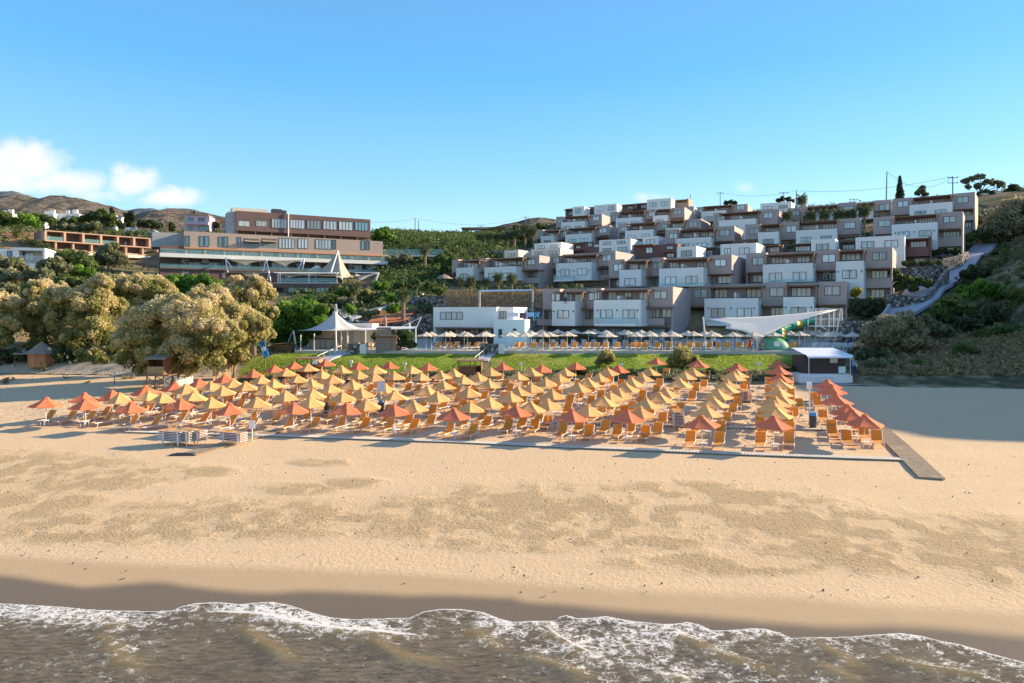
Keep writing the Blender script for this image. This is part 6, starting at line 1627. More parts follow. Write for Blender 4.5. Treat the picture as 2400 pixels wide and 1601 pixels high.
# flat canopy to the right
m = MB(); a = T(985, 700, 94); b = T(1970, 665, 99); c_ = T(1960, 655, 104); d = T(1290, 655, 104)
nrm = np.array((0, 0, .16))
m.add([a, b, c_, d, a - nrm, b - nrm, c_ - nrm, d - nrm], [(0, 1, 2, 3), (7, 6, 5, 4), (0, 4, 5, 1), (1, 5, 6, 2), (2, 6, 7, 3), (3, 7, 4, 0)])
cn = tag(m.build('flat_canopy', M['whitemetal']), 'long flat white canopy running right from the bar tent', 'canopy')
for (x, yt, yb, Y) in ((1045, 700, 0, 94.5), (1340, 690, 0, 95.5), (1530, 685, 0, 98), (1715, 680, 0, 99), (1880, 600, 0, 101), (1955, 668, 0, 99)):
    m = MB(); A_ = T(x, yt, Y); B_ = A_.copy(); B_[2] = DZ; m.tube([B_, A_ - (0, 0, .17)], .09, 8); m.build('post', plastic, cn)
m = MB(); m.tube([T(1965, 665, 99), T(2025, 538, 99)], .08, 6); m.tube([T(2025, 540, 99), T(1790, 655, 101)], .04, 5); m.build('tie_mast', plastic, cn)
bb_ = Bld('pool_bar', 'white pool bar building with a bench ledge under the peaked tent', 'bar', 'TA', 900, 100, .1, 900, zb=DZ)
m = bb_.mb(); bb_.lbox(m, bb_.U(640), bb_.U(915), 0, -4, DZ - .3, DZ + 3.7); bb_.lbox(m, bb_.U(915) + .003, bb_.U(1400), -1, -4, DZ - .3, DZ + 3.4); bb_.part('wall', m, M['cream'])
m = bb_.mb(); bb_.lbox(m, bb_.U(630), bb_.U(1000), .5, .004, DZ + 1.2, DZ + 1.35); bb_.part('counter', m, M['timber'])
m = bb_.mb(); bb_.lbox(m, bb_.U(1170), bb_.U(1240), -.99, -.9, DZ + .1, DZ + 2.6); bb_.lbox(m, bb_.U(1320), bb_.U(1370), -.99, -.9, DZ + .1, DZ + 2.8); bb_.part('pillar', m, M['whitemetal'])
# tiled terracotta pergola roof behind the canopy
m = MB(); a = T(1330, 655, 106); b = T(1870, 570, 110)
for k in range(9):
    m.tube([a + (0, k * .55, .12 * k), b + (0, k * .55, .12 * k)], .09, 4)
pgt = tag(m.build('red_pergola', mat('red_timber', (.48, .17, .08), .7, .2, 3)), 'rust red slatted pergola behind the flat white canopy', 'pergola')
for x in (1580, 1885):
    q = T(x, 575, 108); m = MB(); m.tube([(q[0], q[1], DZ), q], .3, 10); m.cone((q[0], q[1]), .3, .02, q[2], q[2] + .6, 10); m.build('pillar', mat('pink_stone', (.45, .30, .26), .9, .3, 3), pgt)
random.seed(9)
for k in range(26):      # bar chairs and tables under the tent
    x = 1010 + 17 * k; Y = 93.2 + (k * 7 % 5) * .9; q = T(x, 880, Y)
    t = empty('bar_chair', (q[0], q[1], DZ), f"tan bar chair under the flat canopy, {nth(k) if k < 13 else nth(25 - k)} from the {'left' if k < 13 else 'right'}", 'chair', 'chairs on the pool bar terrace', rz=random.uniform(0, 6))
    m = MB(); m.cub(-.22, .22, -.22, .22, .42, .46); m.build('seat', M['timber_l'], t)
    m = MB(); m.cub(-.22, .22, .19, .23, .48, .9); m.build('backrest', M['timber_l'], t)
    for sx in (-1, 1):
        for sy in (-1, 1): m = MB(); m.tube([(sx * .19, sy * .19, 0), (sx * .19, sy * .19, .42)], .02, 4); m.build('leg', M['timber_l'], t)
for k, (x, Y) in enumerate(((500, 94), (555, 93.4), (710, 93), (670, 97), (790, 94.5), (850, 95.5))):
    q = T(x, 860, Y); t = empty('bar_table', (q[0], q[1], DZ), f"tall dark bar table left of the bar building, {nth(k)} from the left", 'table', 'dark tables left of the bar')
    m = MB(); m.cone((0, 0), .35, .35, 1.0, 1.04, 12); m.build('tabletop', M['darkmetal'], t)
    m = MB(); m.tube([(0, 0, 0), (0, 0, 1.0)], .04, 6); m.cone((0, 0), .25, .2, 0, .04, 8); m.build('leg', M['darkmetal'], t)
for (x, yt) in ((548, 780), (712, 765)):
    q = T(x, yt, 92.4); m = MB(); m.tube([(q[0], q[1], DZ - .2), q], .05, 6); m.cone((q[0], q[1]), .10, .08, q[2], q[2] + .25, 8)
    tag(m.build('garden_lamp', plastic), 'white garden lamp post left of the tent, ' + ('left one' if x < 600 else 'right one'), 'lamp', 'white lamps by the bar')
# wooden boxes left
q = T(330, 900, 93.5); m = MB(); m.cub(-1.3, 1.3, -.7, .7, 0, .95); o = tag(m.build('wooden_counter', M['timber'], loc=(q[0], q[1], g1(q[0], q[1]))), 'low brown wooden counter with a slanted roof at the left of the tent', 'counter')
m = MB(); m.add([(-1.5, -.9, 1.0), (1.5, -.9, 1.2), (1.5, .9, 1.2), (-1.5, .9, 1.0), (-1.5, -.9, .96), (1.5, -.9, 1.16), (1.5, .9, 1.16), (-1.5, .9, .96)], [(0, 1, 2, 3), (7, 6, 5, 4), (0, 4, 5, 1), (1, 5, 6, 2), (2, 6, 7, 3), (3, 7, 4, 0)]); m.build('roof', M['timber_l'], o)

# ---------------------------------------------------------------- huts
def hut(name, label, reg, x0, x1, yt, yb, Y, depth, mt, zg=None, rz=0.):
    r_ = REG[reg] if isinstance(reg, str) else reg
    a = W(r_[0] + x0 / r_[2], r_[1] + yb / r_[2], Y); b = W(r_[0] + x1 / r_[2], r_[1] + yt / r_[2], Y)
    cxx = (a[0] + b[0]) / 2; z0 = zg if zg is not None else a[2]
    t = empty(name, (cxx, Y, z0), label, 'hut', rz=rz)
    return t, abs(b[0] - a[0]), b[2] - z0
# brown kiosk by the canopy
t, w_, h = hut('kiosk', 'square brown wooden kiosk with closed shutters at the end of the bar terrace', 'TA', 1465, 1720, 785, 978, 91.3, 3, None, zg=DZ - .25)
m = MB(); m.cub(-w_ / 2, w_ / 2, 0, 2.6, 0, h); m.build('wall', mat('weathered_boards', (.28, .20, .15), .85, .3, 4), t)
m = MB()
for k in range(9): m.cub(-w_ / 2 + .1, w_ / 2 - .7, -.035, -.003, .15 + k * .36, .15 + k * .36 + .30)
m.build('shutter', mat('grey_boards', (.33, .27, .22), .85, .2, 5), t)
m = MB(); m.cub(-w_ / 2 - .15, w_ / 2 + .15, -.25, 2.8, h + .003, h + .15); m.build('roof', M['timber'], t)
m = MB(); m.cub(w_ / 2 - .55, w_ / 2 - .01, -.04, -.003, .1, h - .1); m.build('corner_post', M['timber_l'], t)
# two open wooden bars on the sand
for (reg, x0, x1, yt, yb, py0, lb) in (('TA', 490, 760, 1040, 1225, 872, 'open brown wooden beach bar standing on the sand below the left lawn'), ((850, 830, 4.702), 1052, 1310, 68, 248, 880, 'brown wooden beach bar with a slatted roof beside the middle lawn path')):
    r_ = REG[reg] if isinstance(reg, str) else reg
    xm = r_[0] + (x0 + x1) / 2 / r_[2]
    X, Y, z = on_ground(xm, r_[1] + yb / r_[2])
    Y = min(Y, 80.5); X = (xm - 1200) / F * Y; z = g1(X, Y)
    w_ = (x1 - x0) / r_[2] / F * Y; zt_ = CZ - (r_[1] + yt / r_[2] - HY) / F * Y; h = zt_ - z
    t = empty('beach_bar', (X, Y, z), lb, 'beach bar', 'wooden beach bars')
    m = MB(); m.cub(-w_ / 2, w_ / 2 - .7, 0, .08, 0, h * .62); m.build('front_wall', M['timber'], t)
    m = MB(); m.cub(-w_ / 2, -w_ / 2 + .08, .083, 2.0, 0, h * .62); m.build('side_wall', M['timber'], t)
    m = MB(); m.cub(w_ / 2 - .08, w_ / 2, .1, 2.0, 0, h * .9); m.build('side_wall', M['timber_l'], t)
    m = MB(); m.cub(-w_ / 2, w_ / 2, 1.92, 2.0, .6, h * .62); m.build('back_wall', M['timber'], t)
    m = MB(); m.cub(-w_ / 2 - .1, w_ / 2 - .6, -.25, .2, h * .62 + .003, h * .62 + .07); m.build('counter', M['timber_l'], t)
    for sx in (-w_ / 2 + .06, 0, w_ / 2 - .76):
        m = MB(); m.cub(sx - .05, sx + .05, .0, .1, h * .62 + .075, h - .13); m.build('post', M['timber'], t)
    m = MB(); m.cub(-w_ / 2 - .2, w_ / 2 + .2, -.3, 2.3, h - .12, h - .05)
    for k in range(10): m.cub(-w_ / 2 - .3, w_ / 2 + .3, -.35 + k * .29, -.15 + k * .29, h - .047, h)
    m.build('roof', M['timber_l'], t)
# lifeguard tower
X, Y, z = on_ground(374, 918); zt_ = CZ - (837 - HY) / F * Y; zf_ = CZ - (879 - HY) / F * Y
t = empty('lifeguard_tower', (X, Y, z), 'wooden lifeguard tower with a boxy cabin on crossed legs under the big tree', 'lifeguard tower')
wd = .85
for sx in (-1, 1):
    for sy in (-1, 1):
        m = MB(); m.tube([(sx * (wd + .25), sy * (wd + .25), 0), (sx * wd, sy * wd, zf_ - z)], .07, 6); m.build('leg', M['timber'], t)
m = MB()
for s in (-1, 1):
    m.tube([(-(wd + .2), s * (wd + .2), .3), (wd, s * wd, zf_ - z - .2)], .05, 5); m.tube([((wd + .2), s * (wd + .2), .3), (-wd, s * wd, zf_ - z - .2)], .05, 5)
m.build('braces', M['timber'], t)
m = MB(); m.cub(-wd - .35, wd + .7, -wd - .35, wd + .35, zf_ - z + .003, zf_ - z + .1); m.build('platform', M['timber'], t)
hh = zt_ - zf_
m = MB(); m.cub(-wd, wd, -wd, -wd + .06, zf_ - z + .103, zf_ - z + .1 + hh * .45); m.build('front_panel', M['timber_l'], t)
m = MB(); m.cub(-wd, -wd + .06, -wd + .063, wd, zf_ - z + .103, zt_ - z - .1); m.cub(wd - .06, wd, -wd + .063, wd, zf_ - z + .103, zt_ - z - .1); m.cub(-wd + .063, wd - .063, wd - .06, wd, zf_ - z + .103, zt_ - z - .1)
for s in (-1, 1): m.cub(s * wd - .05 * (s > 0), s * wd + .05 * (s < 0), -wd, -wd + .06, zf_ - z + .103 + hh * .45, zt_ - z - .1)
m.build('cabin', M['timber'], t)
m = MB(); m.add([(-wd - .2, -wd - .3, hh + zf_ - z - .1), (wd + .2, -wd - .3, hh + zf_ - z - .1), (wd + .2, wd + .2, hh + zf_ - z + .25), (-wd - .2, wd + .2, hh + zf_ - z + .25), (-wd - .2, -wd - .3, hh + zf_ - z - .18), (wd + .2, -wd - .3, hh + zf_ - z - .18), (wd + .2, wd + .2, hh + zf_ - z + .17), (-wd - .2, wd + .2, hh + zf_ - z + .17)], [(0, 1, 2, 3), (7, 6, 5, 4), (0, 4, 5, 1), (1, 5, 6, 2), (2, 6, 7, 3), (3, 7, 4, 0)]); m.build('roof', M['thatch'], t)
# right beach hut with a white awning
Yh_ = 78.0; zg_ = 3.75
t = empty('beach_hut', (W(1939, 0, Yh_)[0], Yh_, zg_), 'brown panelled beach hut with a white curved awning at the right of the parasols', 'beach hut')
sc_ = Yh_ / F
def hx_(x): return (1700 + x / 4.053 - 1939) * sc_
def hz_(y): return CZ - (800 + y / 4.053 - HY) * sc_ - zg_
m = MB(); m.cub(hx_(745), hx_(1140), 0, 3.2, hz_(305), hz_(140)); m.build('wall', mat('dark_panels', (.085, .05, .04), .7, .2, 5), t)
m = MB(); m.cub(hx_(660), hx_(1160), -1.2, 3.3, hz_(305) - .95, hz_(305) - .003); m.build('plinth', M['white'], t)
m = MB()
vs = []; n = 6
for k in range(n + 1):
    a = math.pi / 2 * k / n; vs += [(hx_(740), -.1 - 1.1 * math.sin(a), hz_(150) + .35 * math.cos(a) + .0), (hx_(1175), -.1 - 1.1 * math.sin(a), hz_(150) + .35 * math.cos(a))]
vs = [(hx_(735), 3.2, hz_(75)), (hx_(1150), 3.2, hz_(75))] + vs
m.add(vs, [(2 * k, 2 * k + 1, 2 * k + 3, 2 * k + 2) for k in range(n + 1)]); m.add([(x, y, z - .04) for x, y, z in vs], [(2 * k + 2, 2 * k + 3, 2 * k + 1, 2 * k) for k in range(n + 1)])
m.build('awning', M['whitemetal'], t)
for x in (752, 1140): m = MB(); m.tube([(hx_(x), -1.15, hz_(305)), (hx_(x), -1.15, hz_(150))], .04, 6); m.build('post', plastic, t)
m = MB(); m.cub(hx_(995), hx_(1065), -.03, -.003, hz_(205), hz_(158)); m.build('window', M['cream'], t)
m = MB(); m.cub(hx_(800), hx_(870), -.03, -.003, hz_(195), hz_(160)); m.build('window', M['frame'], t)
m = MB(); m.cub(hx_(1072), hx_(1137), -.12, -.003, hz_(300), hz_(238)); m.build('ice_box', M['whitemetal'], t)
m = MB(); m.cub(hx_(660), hx_(1310), -2.4, -1.21, hz_(305) - 1.3, hz_(305) - .98); m.build('step', M['concrete'], t)
m = MB()
for x in (700, 765, 870, 975): m.tube([(hx_(x), -1.6, hz_(375)), (hx_(x), -1.6, hz_(325))], .05, 5)
m.tube([(hx_(695), -1.6, hz_(328)), (hx_(980), -1.6, hz_(328))], .06, 5); m.tube([(hx_(695), -1.6, hz_(372)), (hx_(980), -1.6, hz_(372))], .05, 5); m.build('bench_rail', plastic, t)
m = MB(); m.tube([(hx_(1155), -.6, hz_(150)), (hx_(1200), -.8, hz_(185)), (hx_(1215), -.8, hz_(240))], .05, 5); m.build('curved_pole', plastic, t)
# round hut and palm shade at the far left
X, Y, z = on_ground(98, 856); rr_ = 1.45; h = (856 - 836) / F * Y
t = empty('round_hut', (X, Y, z), 'round wooden hut with a many-sided pointed roof at the left edge of the dune', 'hut')
m = MB(); m.tube([(0, 0, -.2), (0, 0, 1.5)], rr_, 8); m.build('wall', mat('warm_boards', (.42, .20, .09), .8, .3, 4), t)
m = MB()
for k in range(8):
    a = 2 * math.pi * k / 8; m.tube([((rr_ + .02) * math.cos(a), (rr_ + .02) * math.sin(a), -.1), ((rr_ + .02) * math.cos(a), (rr_ + .02) * math.sin(a), 1.5)], .07, 5)
m.build('corner_posts', M['timber_l'], t)
m = MB(); m.tube([(0, 0, 1.5), (0, 0, 2.1), (0, 0, 3.0)], [1.95, 1.2, .12], 8); m.build('roof', M['thatch'], t)
X, Y, z = on_ground(60, 858)
t = empty('sunshade', (X, Y, z), 'ragged thatched sunshade on posts left of the round hut', 'sunshade')
m = MB(); m.tube([(0, 0, 1.45), (0, 0, 1.6), (0, 0, 2.1)], [1.5, 1.3, .1], 9); m.build('roof', M['thatch'], t)
for (x, y) in ((-.9, -.7), (.9, -.7), (.9, .7), (-.9, .7)): m = MB(); m.tube([(x, y, -.2), (x, y, 1.5)], .06, 5); m.build('post', M['timber'], t)

# ---------------------------------------------------------------- small beach things
def post_thing(name, label, cat, px, pyb, pyt, r_=.05, mt=None, group=None):
    X, Y, z = on_ground(px, pyb); h = (pyb - pyt) / F * Y
    t = empty(name, (X, Y, z), label, cat, group); m = MB(); m.tube([(0, 0, -.3), (0, 0, h)], r_, 7); m.build('pole', mt or plastic, t)
    return t, h, Y
t, h, Y = post_thing('shower_post', 'white shower post with a lamp head and a dark blue bin at its foot', 'shower', 1897, 1000, 912)
m = MB(); m.cub(-.15, .15, -.15, .15, h - .05, h + .5); m.build('head', plastic, t)
X, Yb, z = on_ground(1901, 1002)
tb = empty('litter_bin', (X, Yb - .35, z), 'tall black litter bin with a blue lid at the foot of the shower post', 'bin')
m = MB(); m.cone((0, 0), .24, .27, 0, .95, 12); m.build('body', M['darkmetal'], tb); m = MB(); m.cone((0, 0), .29, .26, .953, 1.2, 12); m.build('lid', M['blue'], tb)
for (px, py, lb) in ((766, 970, 'black litter bin between the orange loungers left of the middle'), (893, 971, 'dark litter bin below the blue bags at the signpost')):
    X, Yb, z = on_ground(px, py); tb = empty('litter_bin', (X, Yb, z), lb, 'bin', 'litter bins on the beach')
    m = MB(); m.cone((0, 0), .24, .27, 0, .9, 12); m.build('body', M['darkmetal'], tb); m = MB(); m.cone((0, 0), .29, .27, .903, 1.0, 12); m.build('lid', M['navy'], tb)
t, h, Y = post_thing('signpost', 'pale blue square sign on a pole among the middle parasols', 'sign', 893, 966, 895)
m = MB(); m.cub(-.35, .35, -.06, -.03, h - .9, h + .05); m.build('board', mat('pale_sign', (.52, .58, .66), .5), t)
m = MB(); m.cub(-.16, .2, -.22, .1, h * .25, h * .45); m.build('bag', M['blue'], t)
t, h, Y = post_thing('notice_board', 'white notice board on a pole behind the fourth sunbed stack', 'sign', 591, 1035, 986, .035)
m = MB(); m.cub(-.22, -.02, -.05, -.02, h - .6, h); m.build('board', plastic, t); m = MB(); m.cub(.02, .22, -.05, -.02, h - .6, h); m.build('board', plastic, t)
for (px, pb, pt, lb) in ((1890, 870, 862, None),):
    pass
for (px, pb, pt, lb) in ((1778, 872, 851, 'white box lamp on the lawn edge near the right columns'), (1222, 870, 851, 'white box lamp on the dry lawn right of the middle path'), (1458, 866, 853, 'white box lamp behind the small lawn shrub'), (823, 866, 846, 'short white lamp on the left lawn'), (949, 868, 850, 'short white lamp on the middle lawn')):
    t, h, Y = post_thing('lawn_lamp', lb, 'lamp', px, pb, pt, .04, None, 'white lamps on the lawn'); m = MB(); m.cub(-.17, .17, -.12, .12, h - .3, h); m.build('lamp_head', plastic, t)
t, h, Y = post_thing('marker_post', 'thin white-topped marker post on the dune at the left', 'post', 268, 900, 870, .05, M['timber']); m = MB(); m.tube([(0, 0, h * .62), (0, 0, h + .02)], .075, 6); m.build('white_top', plastic, t)
for (px, pb, pt, lb) in ((75, 893, 880, 'leftmost thin stake on the dune'), (160, 899, 886, 'middle thin stake on the dune'), (233, 893, 881, 'thin stake on the dune near the marker post')):
    post_thing('stake', lb, 'stake', px, pb, pt, .02, M['timber'], 'thin stakes on the dune')
# flag
t, h, Y = post_thing('flagpole', 'flagpole with a drooping blue and white flag left of the lawn', 'flagpole', 622, 884, 796, .04, M['timber_l'])
fl = MB(); vs = []
for i in range(9):
    for j in range(5):
        u = i / 8; v_ = j / 4
        vs.append((-.05 - .75 * v_ * (1 - .1 * u) - .55 * u * 0 + .55 * u, .12 * math.sin(6 * v_ + 3 * u), h - .1 - 1.9 * u - .35 * v_))
fl.add(vs, [(i * 5 + j, i * 5 + j + 1, (i + 1) * 5 + j + 1, (i + 1) * 5 + j) for i in range(8) for j in range(4)])
fo_ = fl.build('flag', mat('flag_blue', (.02, .20, .55), .7, transl=.4), t)
f2 = MB(); f2.tube([(-.20, -.16, h - 1.15), (-.20, -.20, h - 1.15)], .27, 12); f2.build('emblem', plastic, fo_)
# white screens and bamboo fence by the big tree
for (a, b, hh_, lb) in (((386, 908), (415, 908), 1.25, 'left white screen behind the red parasols at the big tree'), ((418, 907), (452, 903), 1.0, 'right white screen behind the red parasols at the big tree'), ((404, 900), (414, 900), 1.9, 'tall white panel between the screens')):
    A_ = np.array(on_ground(*a)); B_ = np.array(on_ground(*b)); m = MB(); m.box((A_ + B_) / 2 + (0, 0, hh_ / 2), (B_ - A_) / 2, (0, .05, 0), (0, 0, hh_ / 2))
    tag(m.build('screen', plastic), lb, 'screen', 'white screens near the big tree')
A_ = np.array(on_ground(500, 893)); B_ = np.array(on_ground(552, 884)); m = MB(); random.seed(4)
for k in range(34):
    q = A_ + (B_ - A_) * k / 33; m.tube([q + (0, 0, -.2), q + (random.uniform(-.08, .08), 0, 1.7 + random.uniform(-.3, .35))], .05, 5)
for zz in (.5, 1.4): m.tube([A_ + (0, -.06, zz), B_ + (0, -.06, zz)], .035, 4)
tag(m.build('bamboo_fence', mat('bamboo', (.55, .42, .26), .8, .3, 4)), 'ragged bamboo pole fence beside the tamarisks at the back of the beach', 'fence')
# power poles and wires
def pole_thing(px, pyb, pyt, Y, lb, arms=0, lean=0., r_=.16):
    a = W(px, pyb, Y); b = W(px + lean, pyt, Y); t = empty('power_pole', tuple(a), lb, 'power pole', 'power poles on the skyline')
    m = MB(); m.tube([(0, 0, -4), tuple(b - a)], [r_, r_ * .75], 7); m.build('pole', M['timber'], t)
    for k in range(arms):
        m = MB(); q = b - a; m.tube([(q[0] - 1.3, 0, q[2] - .3 - 1.3 * k), (q[0] + 1.3, 0, q[2] - .3 - 1.3 * k)], .09, 5)
        for s in (-1.2, 0, 1.2): m.tube([(q[0] + s, 0, q[2] - .25 - 1.3 * k), (q[0] + s, 0, q[2] + .1 - 1.3 * k)], .07, 5)
        m.build('crossarm', M['darkmetal'], t)
    return b
pA = pole_thing(2076, 470, 402, 185, 'tallest bare wooden pole on the right skyline, beside the conifer', 0, 3)
pB = pole_thing(2233, 455, 414, 175, 'pole with two crossarms above the topmost hotel block', 2)
pC = pole_thing(1688, 480, 451, 262, 'pole with a crossarm above the fourth skyline block', 1)
pD = pole_thing(1618, 468, 455, 262, 'short dark post on the brick-red roof room', 0)
pE = pole_thing(973, 556, 511, 235, 'taller pole of the pair in the saddle between the hotels', 0)
pF = pole_thing(981, 556, 516, 236, 'shorter pole of the pair in the saddle between the hotels', 0)
pG = pole_thing(1232, 530, 508, 330, 'small pole with a crossarm on the central hilltop', 1, r_=.2)
pH = pole_thing(1127, 540, 528, 330, 'small pole behind the hilltop pergola', 1, r_=.15)
pI = pole_thing(393, 545, 486, 235, 'thin pole left of the pink house', 0)
pJ = pole_thing(1867, 470, 447, 215, 'thin pole behind the skyline palm', 0)
pK = pole_thing(1837, 470, 450, 215, 'pole with a crossarm left of the skyline palm', 1, r_=.12)
pL = pole_thing(908, 555, 529, 235, 'short pole right of the brown top storey', 0, r_=.12)
pM = pole_thing(2001, 478, 466, 200, 'short pole with a crossarm on the right skyline', 1, r_=.1)
def wire(a, b, lb, sag=1.2, r_=.035):
    m = MB(); m.tube([a + (b - a) * t - np.array((0, 0, sag * 4 * t * (1 - t))) for t in np.linspace(0, 1, 14)], r_, 4)
    tag(m.build('power_line', M['darkmetal']), lb, 'wire', 'thin wires along the skyline')
wire(W(868, 520, 190), pE, 'wire from the brown top storey to the pair of poles', .6)
wire(pE, pG, 'long sagging wire over the saddle', 3.0)
wire(pA, pB, 'wire between the tall bare pole and the two-arm pole', 3.5)
wire(pJ, pB, 'long wire behind the right-hand hotel blocks', 1.5)
wire(pC, pJ, 'wire from the crossarm pole to the skyline palm', 1.5)
# white cars on the road above the annex
def car(px, py, Y, lb, rz, van=False):
    a = W(px, py, Y); z = g1(a[0], a[1]); z = a[2]
    t = empty('parked_car', (a[0], a[1], z), lb, 'car', 'white cars on the road above the annex', rz=rz)
    prof = [(-2.1, .35), (-2.15, .8), (-1.9, 1.0), (-1.3, 1.08), (-.7, 1.5), (.6, 1.52), (1.3, 1.1), (2.0, .9), (2.1, .35)] if not van else [(-2.1, .35), (-2.15, .9), (-2.0, 1.6), (-1.2, 1.75), (.9, 1.72), (1.5, 1.15), (2.1, .95), (2.15, .35)]
    m = MB(); n = len(prof)
    vs = [(x, -.85 if z_ < 1.1 else -.68, z_) for x, z_ in prof] + [(x, .85 if z_ < 1.1 else .68, z_) for x, z_ in prof]
    m.add(vs, [(k, k + 1, n + k + 1, n + k) for k in range(n - 1)] + [tuple(range(n - 1, -1, -1)), tuple(range(n, 2 * n)), (n - 1, 0, n, 2 * n - 1)]); m.build('body', M['paint'], t)
    m = MB()
    for s in (-1, 1): m.add([(-.9, s * .80, 1.1), (1.1, s * .80, 1.1), (.55, s * .72, 1.45), (-.6, s * .72, 1.45)], [(0, 1, 2, 3)])
    m.build('window', M['frame'], t)
    for sx in (-1.3, 1.3):
        for sy in (-.8, .8): m = MB(); m.tube([(sx, sy - .1, .33), (sx, sy + .1, .33)], .33, 12); m.build('wheel', M['tyre'], t)
car(312, 546, 236, 'white high-roofed car, left of the two parked above the terracotta wing', .3, True)
car(360, 551, 232, 'white hatchback, right of the two parked above the terracotta wing', -.15)

# ---------------------------------------------------------------- people
def person(label, loc, rz, shirt, trousers, arm=(25, 20), lean=0, step=.12, scale=1.0, group='people', hold=None, shorts=False):
    t = empty('person', loc, label, 'person', None, rz=rz); t.scale = (scale,) * 3
    me = bpy.data.meshes.new('body'); V = [(0, 0, .93)]; E = []; Rr = [(.15, .115)]
    def ad(p, par, r_):
        V.append(p); E.append((par, len(V) - 1)); Rr.append(r_ if isinstance(r_, tuple) else (r_, r_)); return len(V) - 1
    a = ad((0, .0, 1.10), 0, (.135, .10)); c = ad((0, .01, 1.32), a, (.16, .11)); n_ = ad((0, .01, 1.47), c, (.07, .065)); hd = ad((0, -.01, 1.56), n_, (.058, .06)); h2 = ad((0, -.02, 1.64), hd, (.078, .095)); ad((0, -.005, 1.73), h2, (.062, .08))
    for s in (-1, 1):
        sh = ad((s * .17, .01, 1.40), c, .062); ang = R(arm[0] if s < 0 else arm[1])
        el = ad((s * (.19 + .05), -.28 * math.sin(ang), 1.40 - .28 * math.cos(ang)), sh, .042)
        wr = ad((s * .25, -.28 * math.sin(ang) - .22 * math.sin(ang * 1.8), 1.40 - .28 * math.cos(ang) - .22 * math.cos(ang * 1.8)), el, .028)
        w0_ = V[wr]; pm = ad((w0_[0], w0_[1] - .01, w0_[2] - .07), wr, (.018, .036))
        for f_ in range(4):
            off = (f_ - 1.5) * .018
            k1 = ad((w0_[0], w0_[1] + off, w0_[2] - .115), pm, .009); ad((w0_[0] - s * .012, w0_[1] + off, w0_[2] - .165 + abs(f_ - 1.2) * .008), k1, .008)
        k1 = ad((w0_[0] - s * .01, w0_[1] - .045, w0_[2] - .06), pm, .010); ad((w0_[0] - s * .015, w0_[1] - .06, w0_[2] - .10), k1, .009)
        hp = ad((s * .09, 0, .86), 0, .095); kn = ad((s * .10, -s * step * .5 - .02, .48), hp, .062); an = ad((s * .10, -s * step, .08), kn, .040); ad((s * .11, -s * step - .13, .03), an, (.04, .03))
    me.from_pydata(V, E, []); o = bpy.data.objects.new('body', me); col.objects.link(o); o.parent = t
    sm_ = o.modifiers.new('skin', 'SKIN'); sm_.use_smooth_shade = True
    for i, q in enumerate(me.skin_vertices[0].data): q.radius = Rr[i]; q.use_root = (i == 0)
    ss = o.modifiers.new('sub', 'SUBSURF'); ss.levels = ss.render_levels = 1
    me.materials.append(M['skin'])
    # clothing shells over the body
    m = MB(); m.tube([(0, 0, .90), (0, 0, 1.08), (0, .01, 1.30), (0, .01, 1.44)], [.165, .155, .185, .10], 12)
    for s in (-1, 1):
        ang = R(arm[0] if s < 0 else arm[1]); m.tube([(s * .15, .01, 1.42), (s * .22, -.16 * math.sin(ang), 1.40 - .16 * math.cos(ang))], [.075, .062], 8)
    m.v = [(x, y * .78, z_) for x, y, z_ in m.v]; m.build('shirt', shirt, t, smooth=True)
    m = MB(); m.tube([(0, 0, .76), (0, 0, .96)], [.15, .17], 12)
    for s in (-1, 1): m.tube([(s * .09, 0, .88), (s * .10, -s * step * .5 - .02, .48)] + ([] if shorts else [(s * .10, -s * step, .1)]), [.105, .075] + ([] if shorts else [.055]), 8)
    m.build('shorts' if shorts else 'trousers', trousers, t, smooth=True)
    m = MB(); m.tube([(0, .02, 1.60), (0, .03, 1.67), (0, .02, 1.75), (0, .01, 1.775)], [.085, .105, .085, .03], 10); m.build('hair', M['hair'], t, smooth=True)
    m = MB()
    for s in (-1, 1): m.cub(s * .032 - .012, s * .032 + .012, -.118, -.108, 1.645, 1.657)
    m.cub(-.01, .01, -.135, -.10, 1.61, 1.64); m.cub(-.022, .022, -.118, -.108, 1.582, 1.59); m.build('face', M['hair'], t)
    for s in (-1, 1): m = MB(); m.cub(s * .11 - .035, s * .11 + .035, -s * step - .19, -s * step + .07, 0, .07); m.build('shoe', M['darkmetal'], t)
    return t
X, Y, z = on_ground(1994, 897)
person('person in a blue shirt and dark trousers standing right of the beach hut', (X, 76.2, 3.72 + .1), .6, M['blue'], M['navy'], arm=(70, 25), scale=1.15)
q = W(1326, 708, 111.6); person('person in a teal top standing on the first terrace of the left front block', (q[0], q[1] + .6, q[2] - .25), 0, M['teal'], M['navy'])
q = W(1934, 657, 114.5); person('person seen from afar, left of the two on the second-row balcony', (q[0], q[1], q[2] - .35), .4, M['navy'], M['darkmetal'])
q = W(1941, 657, 114.2); person('person seen from afar, right of the two on the second-row balcony', (q[0], q[1], q[2] - .35), -.3, M['darkmetal'], M['navy'])
q = WP(1673, 95.4, DZ); person('person in a blue top standing by the pool under the cream parasols', q, .5, M['blue'], M['navy'])
q = WP(1758, 92.6, DZ); person('person in red clothes by the pool left of the green play tent', q, .1, M['redcloth'], M['redcloth'])
q = WP(1787, 92.2, DZ); person('person with bare arms walking in front of the green play tent', q, -.4, mat('print_cloth', (.35, .22, .18), .8, .5, 6), M['skin'], shorts=True)
